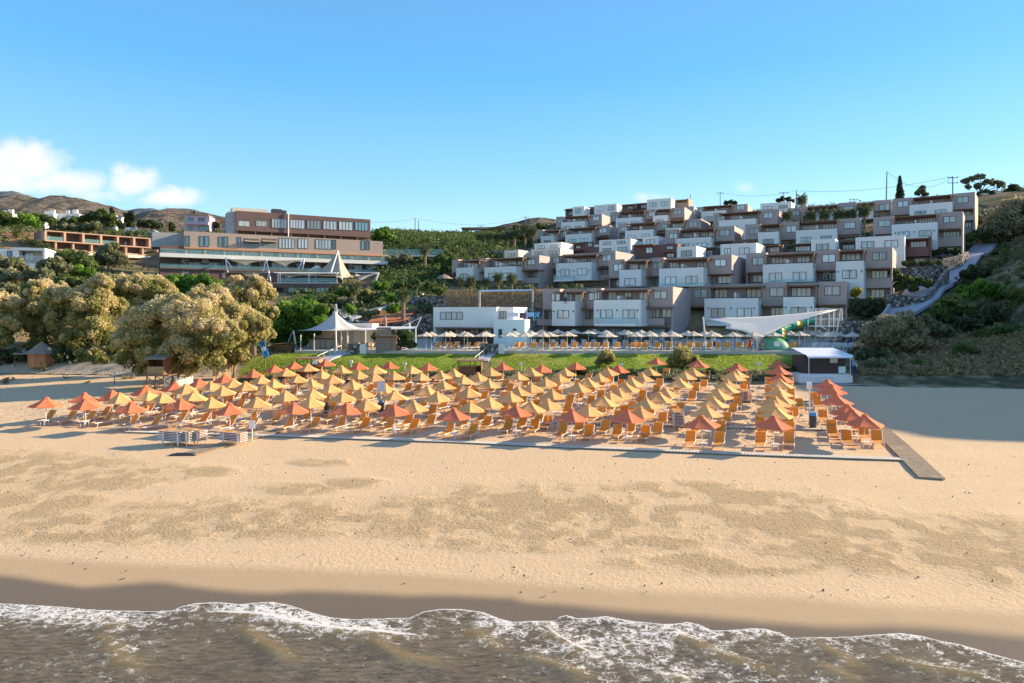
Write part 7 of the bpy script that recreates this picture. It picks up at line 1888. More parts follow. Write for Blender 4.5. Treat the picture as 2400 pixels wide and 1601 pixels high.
# ---------------------------------------------------------------- vegetation
FM = {
 'tam': foliage_mat('tamarisk_foliage', [(0, (.17, .20, .06)), (.38, (.42, .40, .13)), (.62, (.66, .55, .27)), (1, (.82, .68, .44))], .5),
 'tamg': foliage_mat('grey_tamarisk_foliage', [(0, (.09, .10, .05)), (.45, (.26, .24, .12)), (1, (.50, .42, .25))], .4),
 'bright': foliage_mat('bright_shrub_leaves', [(0, (.045, .11, .012)), (.5, (.12, .25, .03)), (1, (.27, .42, .06))], .35),
 'green': foliage_mat('green_leaves', [(0, (.045, .075, .025)), (.5, (.11, .16, .045)), (1, (.24, .29, .09))], .4),
 'dark': foliage_mat('dark_leaves', [(0, (.03, .045, .022)), (.5, (.065, .09, .04)), (1, (.14, .17, .075))], .3),
 'olive': foliage_mat('olive_leaves', [(0, (.10, .11, .06)), (.5, (.21, .22, .11)), (1, (.36, .35, .20))], .4),
 'palm': foliage_mat('palm_fronds', [(0, (.045, .07, .025)), (.5, (.10, .13, .045)), (1, (.28, .24, .10))], .25),
 'yellow': foliage_mat('yellow_shrub', [(0, (.16, .15, .02)), (.5, (.38, .33, .04)), (1, (.58, .48, .06))], .35),
 'lawn': foliage_mat('lawn_blades', [(0, (.20, .28, .03)), (.5, (.34, .44, .05)), (1, (.52, .56, .11))], .45),
 'dry': foliage_mat('dry_grass', [(0, (.20, .14, .07)), (.5, (.38, .28, .14)), (1, (.55, .43, .24))], .3),
}
vr = np.random.default_rng(5)
def leaves(cent, rad, dens_n, size, tone_c, hbias=.35, aspect=1.7, out=.55, fill=.2, ztop=None, zbot=None, aniso=1.0):
    """cent (k,3), rad (k,): clumps; returns quads around every clump"""
    k = len(cent); n = dens_n
    ids = np.repeat(np.arange(k), n)
    d = vr.normal(size=(k * n, 3)); d /= np.linalg.norm(d, axis=1)[:, None]
    r = np.where(vr.random(k * n) < fill, vr.random(k * n) ** .5, 1 + .16 * vr.normal(size=k * n))
    p = cent[ids] + d * (r * rad[ids])[:, None]
    nrm = d * out + vr.normal(size=d.shape) * (1 - out) * .8; nrm /= np.linalg.norm(nrm, axis=1)[:, None]
    t = np.cross(nrm, vr.normal(size=d.shape)); t /= np.linalg.norm(t, axis=1)[:, None] + 1e-9
    b = np.cross(nrm, t)
    s = size * (.6 + .8 * vr.random(k * n))
    a1 = t * (s * aspect * .5)[:, None]; b1 = b * (s * .5)[:, None]
    v = np.stack([p - a1, p - b1 * .9, p + a1, p + b1 * .9], 1).reshape(-1, 3)
    f = np.arange(len(v)).reshape(-1, 4)
    zt = cent[:, 2].max() if ztop is None else ztop; zb = cent[:, 2].min() if zbot is None else zbot
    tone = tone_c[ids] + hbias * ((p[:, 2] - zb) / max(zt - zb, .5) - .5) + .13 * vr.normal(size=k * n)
    return v, f, np.clip(tone, 0, 1)
def clumps(lobes, nsub, frac=(.24, .40), flat=1.0):
    C = []; Rr = []; T = []
    for (c, r) in lobes:
        d = vr.normal(size=(nsub, 3)); d[:, 2] = np.abs(d[:, 2]) * 1.0 + d[:, 2] * .45; d /= np.linalg.norm(d, axis=1)[:, None]
        q = r * (.62 + .32 * vr.random(nsub))
        p = c + d * q[:, None] * np.array((1, 1, flat))
        C.append(p); Rr.append(r * (frac[0] + (frac[1] - frac[0]) * vr.random(nsub))); T.append(.45 + .20 * vr.normal(size=nsub))
        C.append(np.array([c])); Rr.append(np.array([r * .62])); T.append(np.array([.3]))
    return np.concatenate(C), np.concatenate(Rr), np.concatenate(T)
def tree(name, label, cat, kind, Y, lobes, group=None, leafs=150, nsub=18, size=.30, trunk=True, hb=.35, flat=1.0, depth=.45, aspect=1.7, tone=0., base=None, trunk_r=None, lpx=None):
    """lobes: (px, py, r_px) in the photograph, at distance Y (each lobe gets its own depth)"""
    L = []
    for i, l in enumerate(lobes):
        yy = (l[3] if len(l) > 3 else Y) + (vr.random() - .5) * depth * l[2] / F * Y * 2
        L.append((W(l[0], l[1], yy), l[2] / F * yy))
    cx_ = float(np.mean([c[0] for c, r in L])); cy_ = float(np.mean([c[1] for c, r in L])); cz_ = float(np.mean([c[2] for c, r in L]))
    zg = g1(cx_, cy_); org = (cx_, cy_, min(zg, cz_ - .3))
    root = empty(name, org, label, cat, group)
    C, Rr, T = clumps(L, nsub, (.15, .30) if leafs >= 300 else (.24, .40), flat=flat)
    zlo = min(c[2] - r for c, r in L); zhi = max(c[2] + r for c, r in L)
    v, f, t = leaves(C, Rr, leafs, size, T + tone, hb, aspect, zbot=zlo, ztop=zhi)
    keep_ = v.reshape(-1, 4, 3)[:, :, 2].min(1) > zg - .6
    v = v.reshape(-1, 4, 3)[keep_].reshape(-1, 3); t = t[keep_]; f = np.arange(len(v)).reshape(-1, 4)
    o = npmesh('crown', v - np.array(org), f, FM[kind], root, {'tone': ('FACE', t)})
    if trunk:
        m = MB(); rt = trunk_r or max(.12, .05 * (zhi - zg))
        big = sorted(L, key=lambda q: -q[1])[:5]
        c0 = np.array((0, 0, -.4)); c1 = np.array((0, 0, max(.5, (zlo - zg) * .8 + .15 * (zhi - zlo))))
        m.tube([c0, c1 * .5, c1], [rt * 1.25, rt, rt * .85], 8)
        for c, r in big:
            q = c - np.array(org); m.tube([c1 * .6, (c1 + q) / 2 + (0, 0, -.2), q], [rt * .7, rt * .45, rt * .15], 6)
        m.build('trunk', M['bark'], root, loc=(0, 0, 0))
    return root
# large tamarisks behind the left part of the beach
tg = 'big tan tamarisks behind the left part of the beach'
tree('tamarisk', 'largest tan tamarisk, round crown hanging over the lifeguard tower', 'tree', 'tam', 77, [(335, 795, 60), (400, 752, 62), (465, 770, 62), (515, 800, 52), (440, 828, 52), (365, 838, 44), (300, 810, 36), (475, 840, 40), (540, 790, 30), (420, 725, 34), (330, 755, 36), (395, 860, 26), (500, 850, 24), (300, 848, 24), (335, 868, 20), (440, 868, 22)], tg, 300, 52, .165, hb=.5, tone=.04)
tree('tamarisk', 'yellow-tipped tamarisk directly right of the largest one, above the bamboo fence', 'tree', 'tam', 83, [(560, 760, 48), (500, 720, 46), (590, 790, 38), (540, 810, 38), (470, 700, 30), (610, 765, 24), (560, 840, 26), (520, 850, 24)], tg, 300, 48, .165, hb=.5, tone=.04)
tree('tamarisk', 'upright tamarisk at the right end of the grove, beside the green shrub bank', 'tree', 'tam', 90, [(605, 700, 38), (560, 690, 38), (625, 740, 26), (580, 740, 36), (620, 785, 24), (600, 670, 24), (550, 665, 20)], tg, 300, 34, .20, hb=.5)
tree('tamarisk', 'tan tamarisk behind the largest one, reaching up to the cream ground floor', 'tree', 'tam', 98, [(370, 690, 44), (320, 680, 40), (400, 710, 30), (290, 720, 46), (340, 740, 46), (275, 670, 26)], tg, 300, 34, .20, hb=.5)
tree('tamarisk', 'wide tamarisk in the middle of the grove with dark lower branches', 'tree', 'tam', 92, [(215, 715, 50), (165, 755, 52), (225, 785, 46), (255, 735, 40), (180, 810, 40), (140, 700, 34), (265, 820, 26), (240, 670, 24)], tg, 300, 36, .20, hb=.5, tone=-.06)
tree('tamarisk', 'tall tamarisk left of the middle of the grove with hanging tan tips', 'tree', 'tam', 96, [(110, 730, 44), (90, 690, 36), (70, 770, 40), (120, 790, 40), (60, 720, 30), (85, 820, 26)], tg, 300, 34, .20, hb=.5)
tree('tamarisk', 'tamarisk cut by the left edge of the picture', 'tree', 'tam', 90, [(0, 720, 34), (12, 770, 30), (-30, 740, 50), (-20, 790, 40), (8, 800, 16)], tg, 170, 24, .28)
tree('shrub', 'low yellow-green shrub at the foot of the grove beside the dune', 'shrub', 'tam', 83, [(225, 838, 20), (195, 832, 16), (245, 845, 12)], None, 130, 16, .22, tone=-.25, trunk=False)
tree('shrub', 'dark low thicket under the grove beside the round hut', 'shrub', 'dark', 90, [(150, 835, 22), (60, 835, 18), (110, 845, 14), (20, 838, 20)], None, 110, 14, .25, trunk=False)
# bright shrub bank and hedge
tree('shrub', 'vivid green shrub bank left of the white tent', 'shrub', 'bright', 100, [(670, 740, 32), (710, 735, 34), (740, 755, 24), (690, 775, 34), (650, 770, 28), (725, 780, 22), (660, 800, 22), (700, 805, 20), (755, 730, 14)], None, 200, 26, .22, trunk=False, hb=.5)
tree('hedge', 'bright green hedge in front of the main hotel, behind the tamarisks', 'hedge', 'bright', 128, [(420, 668, 22), (450, 672, 24), (480, 668, 22), (505, 676, 18), (400, 662, 16), (440, 690, 24)], None, 150, 20, .3, trunk=False, hb=.5)
# trees between the left houses and the grove
lg_ = 'trees between the left houses and the tamarisks'
for (lb, kd, Y, lo) in (('umbrella-shaped olive tree in front of the white house, at the left edge', 'olive', 118, [(10, 622, 20), (35, 625, 20), (55, 634, 12), (-15, 626, 20)]),
    ('olive tree right of the white house with a visible pale trunk', 'olive', 118, [(105, 628, 18), (130, 624, 20), (150, 632, 14)]),
    ('domed green tree below the terracotta wing, near the white house', 'green', 136, [(140, 606, 15), (125, 600, 10), (155, 610, 10)]),
    ('broad green tree in front of the lower rooms of the terracotta wing', 'olive', 140, [(250, 600, 26), (275, 615, 22), (230, 618, 18), (260, 585, 16)]),
    ('dark green rounded tree left of the broad one', 'green', 135, [(185, 612, 22), (205, 625, 20), (165, 600, 14)]),
    ('clipped round green bush above the middle of the grove', 'bright', 122, [(190, 640, 18), (212, 645, 14), (172, 646, 12)]),
    ('grey-green shrub mass on the bank under the white house', 'olive', 112, [(30, 658, 26), (70, 660, 26), (110, 655, 22), (0, 655, 22)]),
    ('yellowish tree over the red soil bank at the left', 'olive', 104, [(20, 690, 24), (50, 700, 16), (-10, 690, 20)]),
    ('dark bush between the red bank and the grove', 'green', 110, [(150, 668, 20), (180, 668, 18), (220, 664, 16)]),
    ('green bush left of the clipped round one', 'green', 124, [(130, 640, 16), (150, 640, 12)]),
    ('low green shrubs under the cream ground floor, right part', 'green', 140, [(345, 655, 8), (320, 655, 8), (300, 652, 8)])):
    tree('tree', lb, 'tree', kd, Y, lo, lg_, 120, 16, .30, hb=.5, trunk_r=.18)
# trees on the hill behind the annex
hg = 'trees on the hill behind the left houses'
for (lb, kd, Y, lo) in (('big dark rounded pine on the hill above the terracotta wing', 'green', 232, [(235, 507, 17), (215, 512, 15), (258, 512, 14), (240, 525, 16), (195, 518, 12), (262, 526, 10)]),
    ('dark green pine left of the biggest pine', 'green', 236, [(175, 520, 12), (155, 522, 12), (190, 528, 12)]),
    ('broad green trees behind the left end of the terracotta wing', 'bright', 215, [(60, 520, 20), (35, 530, 20), (80, 530, 16), (10, 532, 16)]),
    ('green tree at the left edge of the picture on the hill', 'green', 212, [(10, 512, 16), (-10, 520, 20)]),
    ('green tree above the white sloping roof', 'green', 226, [(100, 516, 14), (120, 522, 14), (85, 510, 9)]),
    ('row-like light green shrubs behind the annex roof, left part', 'olive', 212, [(130, 536, 10), (150, 534, 11), (170, 536, 10)]),
    ('row-like light green shrubs behind the annex roof, right part', 'olive', 214, [(205, 536, 12), (225, 533, 12), (190, 538, 9)]),
    ('dark tree left of the two parked cars', 'dark', 244, [(275, 525, 9), (285, 532, 8)]),
    ('pair of tall dark cypress-like trees above the cars', 'dark', 250, [(297, 508, 8), (300, 520, 9), (308, 503, 7), (311, 514, 8), (304, 530, 9)]),
    ('narrow dark conifer right of the big pine', 'dark', 252, [(261, 490, 3), (262, 497, 4), (262, 504, 5)]),
    ('dark bushy trees behind the right parked car', 'dark', 256, [(335, 528, 13), (355, 530, 13), (372, 535, 12)]),
    ('dark tree beside the thin pole left of the pink house', 'dark', 240, [(400, 530, 8), (403, 538, 8)]),
    ('small green bushes right of the pink house', 'green', 232, [(508, 530, 8), (520, 534, 7), (495, 536, 6)])):
    tree('hill_tree', lb, 'tree', kd, Y, lo, hg, 90, 14, .42, hb=.45, trunk_r=.25)
# green slope between the two hotels
sg = 'trees and bushes on the slope between the hotels'
for (lb, kd, Y, lo) in (('bright green tree just right of the brown top storey', 'bright', 192, [(895, 552, 16), (915, 565, 18), (890, 572, 16), (935, 575, 14), (880, 560, 8), (905, 540, 8)]),
    ('olive brown bushes right of the hotel corner', 'olive', 172, [(920, 615, 16), (935, 628, 18), (915, 635, 14), (950, 610, 14)]),
    ('dark green bush mass below the glass bridge', 'green', 170, [(970, 630, 20), (995, 640, 20), (1020, 625, 18), (1035, 610, 14), (990, 615, 14)]),
    ('dark shrubs left of the palms, above the white wall', 'dark', 164, [(1000, 655, 14), (1030, 650, 14), (1045, 640, 12)]),
    ('dark green round bush on the saddle line', 'dark', 236, [(1000, 556, 12), (985, 560, 10), (1018, 558, 8)]),
    ('green bushes on the saddle line right of the pole pair', 'green', 236, [(1040, 562, 9), (1060, 560, 9), (1025, 566, 10)]),
    ('wide dark hedge across the upper slope, left part', 'dark', 212, [(960, 580, 16), (985, 582, 16), (1010, 582, 15)]),
    ('wide dark hedge across the upper slope, middle part', 'dark', 212, [(1040, 580, 15), (1065, 578, 15), (1085, 575, 14)]),
    ('wide dark hedge across the upper slope, behind the palm row', 'dark', 216, [(1110, 570, 15), (1140, 568, 15), (1170, 564, 15)]),
    ('dark hedge at the right end of the upper slope', 'dark', 216, [(1195, 558, 16), (1220, 555, 15), (1240, 550, 14)]),
    ('green bushes beside the right end of the glass bridge', 'green', 178, [(1042, 596, 12), (1052, 604, 10)]),
    ('green tree behind the tallest palm of the row', 'green', 240, [(1265, 535, 10), (1255, 542, 9), (1278, 541, 9)]),
    ('olive trees right of the hilltop pergola', 'olive', 236, [(1210, 536, 10), (1222, 540, 9), (1200, 543, 8)]),
    ('green bush above the planted ledge under the bridge', 'green', 162, [(1050, 630, 14), (1045, 645, 12), (1060, 615, 12)])):
    tree('slope_tree', lb, 'tree', kd, Y, lo, sg, 95, 16, .38, hb=.45, trunk_r=.2)
# garden behind the tent
gg = 'clipped shrubs in the garden below the main hotel'
for (lb, kd, Y, lo) in (('domed clipped shrub in front of the restaurant, upper one', 'bright', 124, [(800, 690, 14), (788, 694, 10), (812, 693, 9)]),
    ('large grey-green shrub under the restaurant terrace', 'olive', 122, [(805, 710, 16), (825, 712, 14), (790, 716, 11)]),
    ('dark shrub left of the large grey-green one', 'green', 121, [(765, 707, 12), (745, 712, 10), (778, 702, 12)]),
    ('low olive shrub at the left end of the garden', 'olive', 120, [(742, 722, 9), (760, 722, 11), (775, 725, 9)]),
    ('round clipped tree right of the small palm', 'bright', 128, [(885, 672, 12), (898, 676, 11), (905, 670, 8)]),
    ('orange-tinted shrub beside the small palm', 'tam', 126, [(848, 688, 12), (862, 690, 11)]),
    ('low dark shrubs under the round clipped tree', 'green', 124, [(880, 698, 11), (900, 695, 11), (860, 705, 10)]),
    ('round green tree at the top of the garden path', 'green', 130, [(930, 672, 10), (945, 668, 10)]),
    ('rounded green shrub left of the tall garden palm', 'bright', 116, [(918, 702, 13), (930, 705, 10)]),
    ('lower rounded green shrub left of the tall garden palm', 'bright', 113, [(918, 728, 13), (930, 724, 10)]),
    ('two-tiered clipped bush beside the curved path', 'bright', 112, [(822, 731, 11), (818, 722, 9)]),
    ('low grey shrubs on the bank behind the tent', 'olive', 113, [(850, 735, 10), (865, 737, 9), (880, 733, 8)]),
    ('dark bushes on the rocky ledge near the path fork', 'green', 134, [(960, 668, 9), (975, 664, 9), (1005, 672, 10)]),
    ('dark green bush at the left end of the slat fence', 'green', 124, [(1030, 686, 11), (1018, 682, 8)]),
    ('green shrubs left of the restaurant windows', 'bright', 126, [(730, 703, 8), (715, 700, 6)])):
    tree('garden_shrub', lb, 'shrub', kd, Y, lo, gg, 90, 14, .26, hb=.5, trunk=False)
# beach side shrubs
tree('shrub', 'wispy yellow-green shrub on the lawn, left one of two', 'shrub', 'tam', 84, [(1420, 838, 18), (1412, 850, 16), (1432, 846, 12)], 'wispy shrubs on the lawn', 90, 30, .13, trunk=False, tone=-.2)
tree('shrub', 'wispy yellow-green shrub on the lawn, right and larger one', 'shrub', 'tam', 84, [(1600, 838, 24), (1585, 852, 20), (1622, 848, 16), (1605, 860, 16)], 'wispy shrubs on the lawn', 90, 34, .13, trunk=False, tone=-.2)
for i, (px, py) in enumerate(((1480, 880), (1530, 880), (1665, 878), (1700, 886), (1560, 888), (1360, 872), (1430, 876), (1850, 872), (1868, 888))):
    tree('shrub', f"low dark shrub at the foot of the lawn bank, {NW[i]} of nine", 'shrub', 'green', 80.6, [(px, py, 14), (px + 12, py + 4, 11), (px - 12, py + 4, 10)], 'low shrubs at the foot of the lawn bank', 80, 12, .18, trunk=False)
tree('bush', 'yellow clipped tree beside the right end of the first hotel row', 'tree', 'yellow', 108, [(2008, 686, 11), (2003, 692, 8)], None, 110, 14, .22)
tree('potted_shrub', 'leafy shrub growing over the brown kiosk by the flat canopy', 'shrub', 'green', 92.5, [(955, 790, 14), (945, 805, 12), (962, 810, 12), (880, 790, 10), (940, 785, 12)], None, 110, 14, .2)
# hedges beside the ramp
for (lb, kd, Y, lo) in (('dark planted bed below the right end of the second row', 'dark', 105, [(2010, 715, 14), (2035, 712, 14), (2060, 710, 12), (2005, 730, 14), (2030, 735, 14), (2055, 732, 13), (2068, 722, 9)]),
    ('green bed held by the lower stone wall beside the ramp', 'green', 112, [(2100, 655, 14), (2125, 660, 14), (2150, 662, 13), (2110, 672, 12), (2140, 678, 10), (2175, 668, 11), (2095, 640, 10)]),
    ('clipped hedge strip on the upper stone wall beside the ramp', 'green', 119.5, [(2120, 619, 6), (2140, 619, 6), (2160, 619, 6), (2180, 618, 6), (2200, 618, 6)]),
    ('dark rounded bed under the white tall front beside the ramp', 'dark', 129, [(2200, 592, 9), (2220, 590, 10), (2240, 592, 9), (2185, 596, 8)]),
    ('dark bush behind the second block from the top', 'green', 140, [(2275, 560, 12), (2265, 575, 12), (2290, 550, 10)]),
    ('dark bush at the right end of the topmost block', 'green', 152, [(2290, 525, 12), (2300, 540, 12), (2285, 510, 9)])):
    tree('planted_bed', lb, 'hedge', kd, Y, lo, 'planted beds beside the ramp', 110, 16, .22, trunk=False)
# right slope
rg = 'bushes on the shaded slope at the right'
tree('tamarisk', 'grey-tan tamarisk between the beach hut and the ramp', 'tree', 'tamg', 88, [(2085, 775, 32), (2120, 765, 32), (2060, 800, 34), (2110, 805, 38), (2150, 790, 26), (2040, 780, 20), (2165, 810, 20), (2080, 840, 30), (2130, 845, 24)], None, 170, 26, .24, hb=.6)
tree('bush', 'bright green bush at the left side of the grey-tan tamarisk', 'shrub', 'bright', 89, [(2042, 775, 14), (2036, 792, 14), (2045, 800, 12)], None, 120, 16, .2, trunk=False, hb=.6)
tree('tamarisk', 'large grey tamarisk at the top of the ramp near the right edge', 'tree', 'tamg', 142, [(2350, 530, 36), (2330, 555, 30), (2385, 500, 36), (2380, 550, 38), (2315, 545, 18), (2410, 530, 30), (2360, 580, 28), (2320, 580, 18)], None, 170, 26, .34, tone=.08)
for (lb, kd, Y, lo) in (('wide bush with sunlit yellow-green top in the middle of the right slope', 'bright', 104, [(2295, 680, 22), (2320, 690, 26), (2270, 695, 20), (2345, 690, 18), (2255, 682, 12)]),
    ('dark green bush left below the sunlit one', 'green', 98, [(2230, 720, 26), (2200, 735, 24), (2260, 730, 26), (2215, 755, 24), (2175, 745, 16)]),
    ('olive bush at the right foot of the ramp', 'olive', 94, [(2185, 775, 22), (2210, 785, 22), (2170, 755, 16)]),
    ('dense dark bush below the sunlit one', 'dark', 96, [(2300, 740, 32), (2340, 745, 30), (2270, 765, 26), (2320, 780, 24)]),
    ('olive green bush at the right edge, halfway down', 'green', 100, [(2380, 720, 30), (2395, 750, 26), (2370, 690, 20)]),
    ('dark scrub near the bend of the ramp', 'dark', 116, [(2265, 645, 14), (2290, 650, 16), (2310, 640, 14), (2280, 630, 10)]),
    ('scrub patch above the sunlit bush at the right', 'green', 122, [(2350, 640, 22), (2380, 645, 24), (2330, 625, 16)]),
    ('scrub right of the upper ramp', 'dark', 132, [(2350, 605, 18), (2375, 610, 20), (2330, 600, 12), (2395, 600, 16)]),
    ('low olive bushes in the lower right, above the dry grass', 'green', 92, [(2340, 780, 20), (2375, 785, 22), (2300, 790, 16)]),
    ('round isolated bush in the dry grass at the lower right', 'green', 86, [(2262, 822, 20), (2250, 830, 16), (2278, 832, 14)]),
    ('dull green shrubs behind the right side of the hut', 'olive', 82, [(2060, 862, 22), (2090, 868, 20), (2040, 868, 16), (2120, 868, 18)]),
    ('low green shrubs along the upper edge of the shaded sand', 'green', 82.5, [(2160, 866, 16), (2190, 868, 14), (2220, 868, 12), (2150, 858, 12)]),
    ('creeping green plants at the far right edge of the shaded sand', 'green', 82.5, [(2330, 865, 10), (2360, 868, 10), (2300, 868, 8), (2385, 865, 10)]),
    ('bushy ground behind the hut under the tamarisk', 'dark', 85, [(2030, 835, 18), (2015, 850, 14), (2060, 845, 16)])):
    tree('slope_bush', lb, 'shrub', kd, Y, lo, rg, 120, 16, .25, trunk=False, hb=.55)
# skyline trees on the right
def conifer(px, pyt, pyb, hw, Y, lb):
    a = W(px, pyb, Y); b = W(px, pyt, Y); H_ = b[2] - a[2]; root = empty('conifer', tuple(a), lb, 'tree')
    cs = []; rs = []
    for k in range(15):
        t = k / 15; rad_ = hw / F * Y * (1 - t) ** .8
        for j in range(7):
            an = j * 2.4 + k; cs.append((math.cos(an) * rad_ * .62, math.sin(an) * rad_ * .62, H_ * (t * .97 + .02) - .15 * rad_)); rs.append(max(.12, rad_ * .33))
    v, f, t = leaves(np.array(cs), np.array(rs), 26, .30, .4 + .1 * vr.normal(size=len(cs)), .2, 2.0)
    npmesh('crown', v, f, FM['dark'], root, {'tone': ('FACE', t)}); m = MB(); m.tube([(0, 0, -4), (0, 0, H_ * .95)], [.25, .04], 6); m.build('trunk', M['bark'], root)
conifer(2109, 410, 470, 11, 186, 'tall narrow dark conifer on the skyline beside the bare pole')
tree('skyline_tree', 'small light tree on the skyline right of the conifer', 'tree', 'olive', 180, [(2160, 448, 9), (2152, 454, 7), (2170, 456, 7), (2163, 440, 5)], None, 40, 10, .35)
tree('skyline_tree', 'wide wispy tree on the right skyline', 'tree', 'olive', 176, [(2262, 427, 9), (2280, 422, 10), (2298, 418, 10), (2312, 430, 10), (2330, 432, 11), (2350, 437, 10), (2290, 440, 9), (2270, 440, 7)], None, 34, 12, .34, trunk_r=.22)
tree('skyline_tree', 'dark round bush right of the wispy skyline tree', 'tree', 'dark', 178, [(2375, 448, 14), (2390, 455, 14), (2360, 456, 10)], None, 90, 14, .35)
tree('skyline_tree', 'dark bush below the wispy skyline tree', 'tree', 'dark', 174, [(2310, 455, 9), (2330, 458, 10), (2295, 458, 8)], None, 80, 12, .32)
tree('skyline_tree', 'dark trees between the poles on the middle skyline', 'tree', 'dark', 268, [(1835, 468, 7), (1848, 470, 7), (1825, 472, 6), (1858, 473, 5)], None, 60, 10, .45)
tree('skyline_tree', 'small dark palm-like tree on the skyline, left of the grey cloud', 'tree', 'dark', 268, [(1712, 475, 6), (1722, 477, 6), (1702, 478, 6)], None, 60, 10, .45)
for (px, py) in ((2308, 462), (2340, 456)):
    q = W(px, py + 4, 172); m = MB(); m.cub(-.5, .5, -.4, .4, -1.5, 1.1); m.cub(-.65, .65, -.55, .55, 1.103, 1.3)
    tag(m.build('gate_pillar', M['cream'], loc=tuple(q)), 'pale square pillar under the skyline trees, ' + ('left' if px < 2320 else 'right') + ' one', 'pillar', 'pale pillars under the skyline trees')
# palms
def palm_parts(h, r, nf, seed, kind='palm'):
    g = np.random.default_rng(seed); V = []; Fq = []; T = []
    for i in range(nf):
        az = i * 2.399 + g.normal() * .15; el = R(78 - 118 * (i / nf) ** .9); L = r * (.9 + .25 * g.random())
        prev = np.array((0., 0., h)); d = np.array((math.cos(az) * math.cos(el), math.sin(az) * math.cos(el), math.sin(el)))
        n = 7; side = np.array((-math.sin(az), math.cos(az), 0.)); pts = [prev]
        for k in range(n): d = d + np.array((0, 0, -.16 - .07 * k / n)); d /= np.linalg.norm(d); pts.append(pts[-1] + d * L / n)
        for k in range(1, n):
            w_ = r * .36 * math.sin(math.pi * min(1, (k + .5) / (n + .3))) ** .6
            for s in (-1, 1):
                for q in range(2):
                    a = pts[k] + (pts[k + 1] - pts[k]) * (q * .5); b_2 = pts[k] + (pts[k + 1] - pts[k]) * (q * .5 + .38); tip = (a + b_2) / 2 + side * s * w_ + d * w_ * .5 - np.array((0, 0, w_ * .45)); tip2 = tip + (b_2 - a) * .3
                    o_ = len(V); V += [a, b_2, tip2, tip]; Fq.append((o_, o_ + 1, o_ + 2, o_ + 3)); T.append(np.clip(.45 + .2 * g.normal() + (.35 if i > nf * .8 else 0), 0, 1))
    return np.array(V), np.array(Fq), np.array(T)
def palm(px, pyc, rpx, Y, pyb, lb, group, seed, nf=38, tr=.22):
    c = W(px, pyc, Y); b = W(px, pyb, Y); h = c[2] - b[2]
    root = empty('palm_tree', tuple(b), lb, 'palm', group)
    V, Fq, T = palm_parts(h, rpx / F * Y * 1.15, nf, seed)
    npmesh('crown', V, Fq, FM['palm'], root, {'tone': ('FACE', T)})
    m = MB(); m.tube([(0, 0, -1.5), (0, 0, h * .5), (0, 0, h - .3), (0, 0, h + .1)], [tr * 1.1, tr, tr * 1.25, tr * .6], 8); m.build('trunk', M['palmtrunk'], root)
pgp = 'palms in a row on the upper slope'
for i, (x, yc, yb) in enumerate(((820, 345, 485), (920, 340, 480), (1015, 345, 475), (1115, 345, 465), (1200, 315, 455), (1320, 250, 420), (1412, 285, 420))):
    palm(950 + x / 4.702, 480 + yc / 4.702, 11 if i < 5 else 12, 200, 480 + yb / 4.702, f"palm in the row on the upper slope, {NW[i]} from the left", pgp, 20 + i, tr=.45 if i < 5 else .3)
for i, (x, yc, r_) in enumerate(((600, 855, 62), (722, 840, 62), (890, 855, 55), (1022, 805, 68), (1172, 815, 68))):
    palm(950 + x / 4.702, 480 + yc / 4.702 - 3, r_ / 4.702, 130 + (i % 2), 480 + 930 / 4.702, f"short palm above the high stone wall, {NW[i]} from the left", 'short palms above the stone wall', 40 + i)
for i, (x, yc, r_, yb) in enumerate(((485, 415, 50, 470), (600, 290, 50, 400), (672, 415, 52, 460), (780, 405, 52, 460), (890, 405, 52, 460), (985, 400, 48, 455), (1095, 375, 60, 465))):
    palm(1700 + x / 3.3586, 380 + yc / 3.3586, r_ / 3.3586, 158 if i != 1 else 176, 380 + yb / 3.3586, 'tall palm rising above the skyline beside the thin pole' if i == 1 else f"palm in the bed behind the three-cube block, {['first', '', 'second', 'third', 'fourth', 'fifth', 'last'][i]} from the left", 'palms near the skyline', 60 + i, nf=44)
palm(831, 672, 16, 124, 706, 'small palm with a leaning crown right of the restaurant', 'garden palms', 80, tr=.3)
palm(945, 690, 18, 110, 745, 'tall palm with a stout trunk in the garden behind the flat canopy', 'garden palms', 81, tr=.32)
palm(996, 583, 14, 165, 622, 'palm standing in front of the glass bridge', 'garden palms', 82, tr=.35)
palm(40, 545, 11, 178, 582, 'tall shaggy palm left of the terracotta wing', 'palms beside the terracotta wing', 83, tr=.3)
palm(47, 532, 10, 180, 580, 'palm behind the shaggy one left of the terracotta wing', 'palms beside the terracotta wing', 84, tr=.25)
for i, (px, py) in enumerate(((70, 566), (88, 570), (108, 578))): palm(px, py, 11, 165, py + 10, f"low fan palm beside the terracotta wing, {NW[i]} from the left", 'palms beside the terracotta wing', 85 + i)
for i, px in enumerate((238, 268, 300, 322)): palm(px, 546, 8, 206, 553, f"low palm above the terracotta roof, {NW[i]} from the left", 'low palms behind the terracotta roof', 90 + i)
# thatched parasol by the palms
q = W(1041, 655, 132); t = empty('straw_parasol', tuple(q), 'straw parasol with a rounded top left of the block above the stone wall', 'parasol')
m = MB(); m.tube([(0, 0, -1.5), (0, 0, 1.0)], .06, 6); m.build('pole', M['timber_l'], t); m = MB(); m.tube([(0, 0, -.0), (0, 0, .55), (0, 0, .85)], [1.7, .9, .1], 12); m.v = [(x, y, z + .1) for x, y, z in m.v]; m.build('canopy', M['thatch'], t)

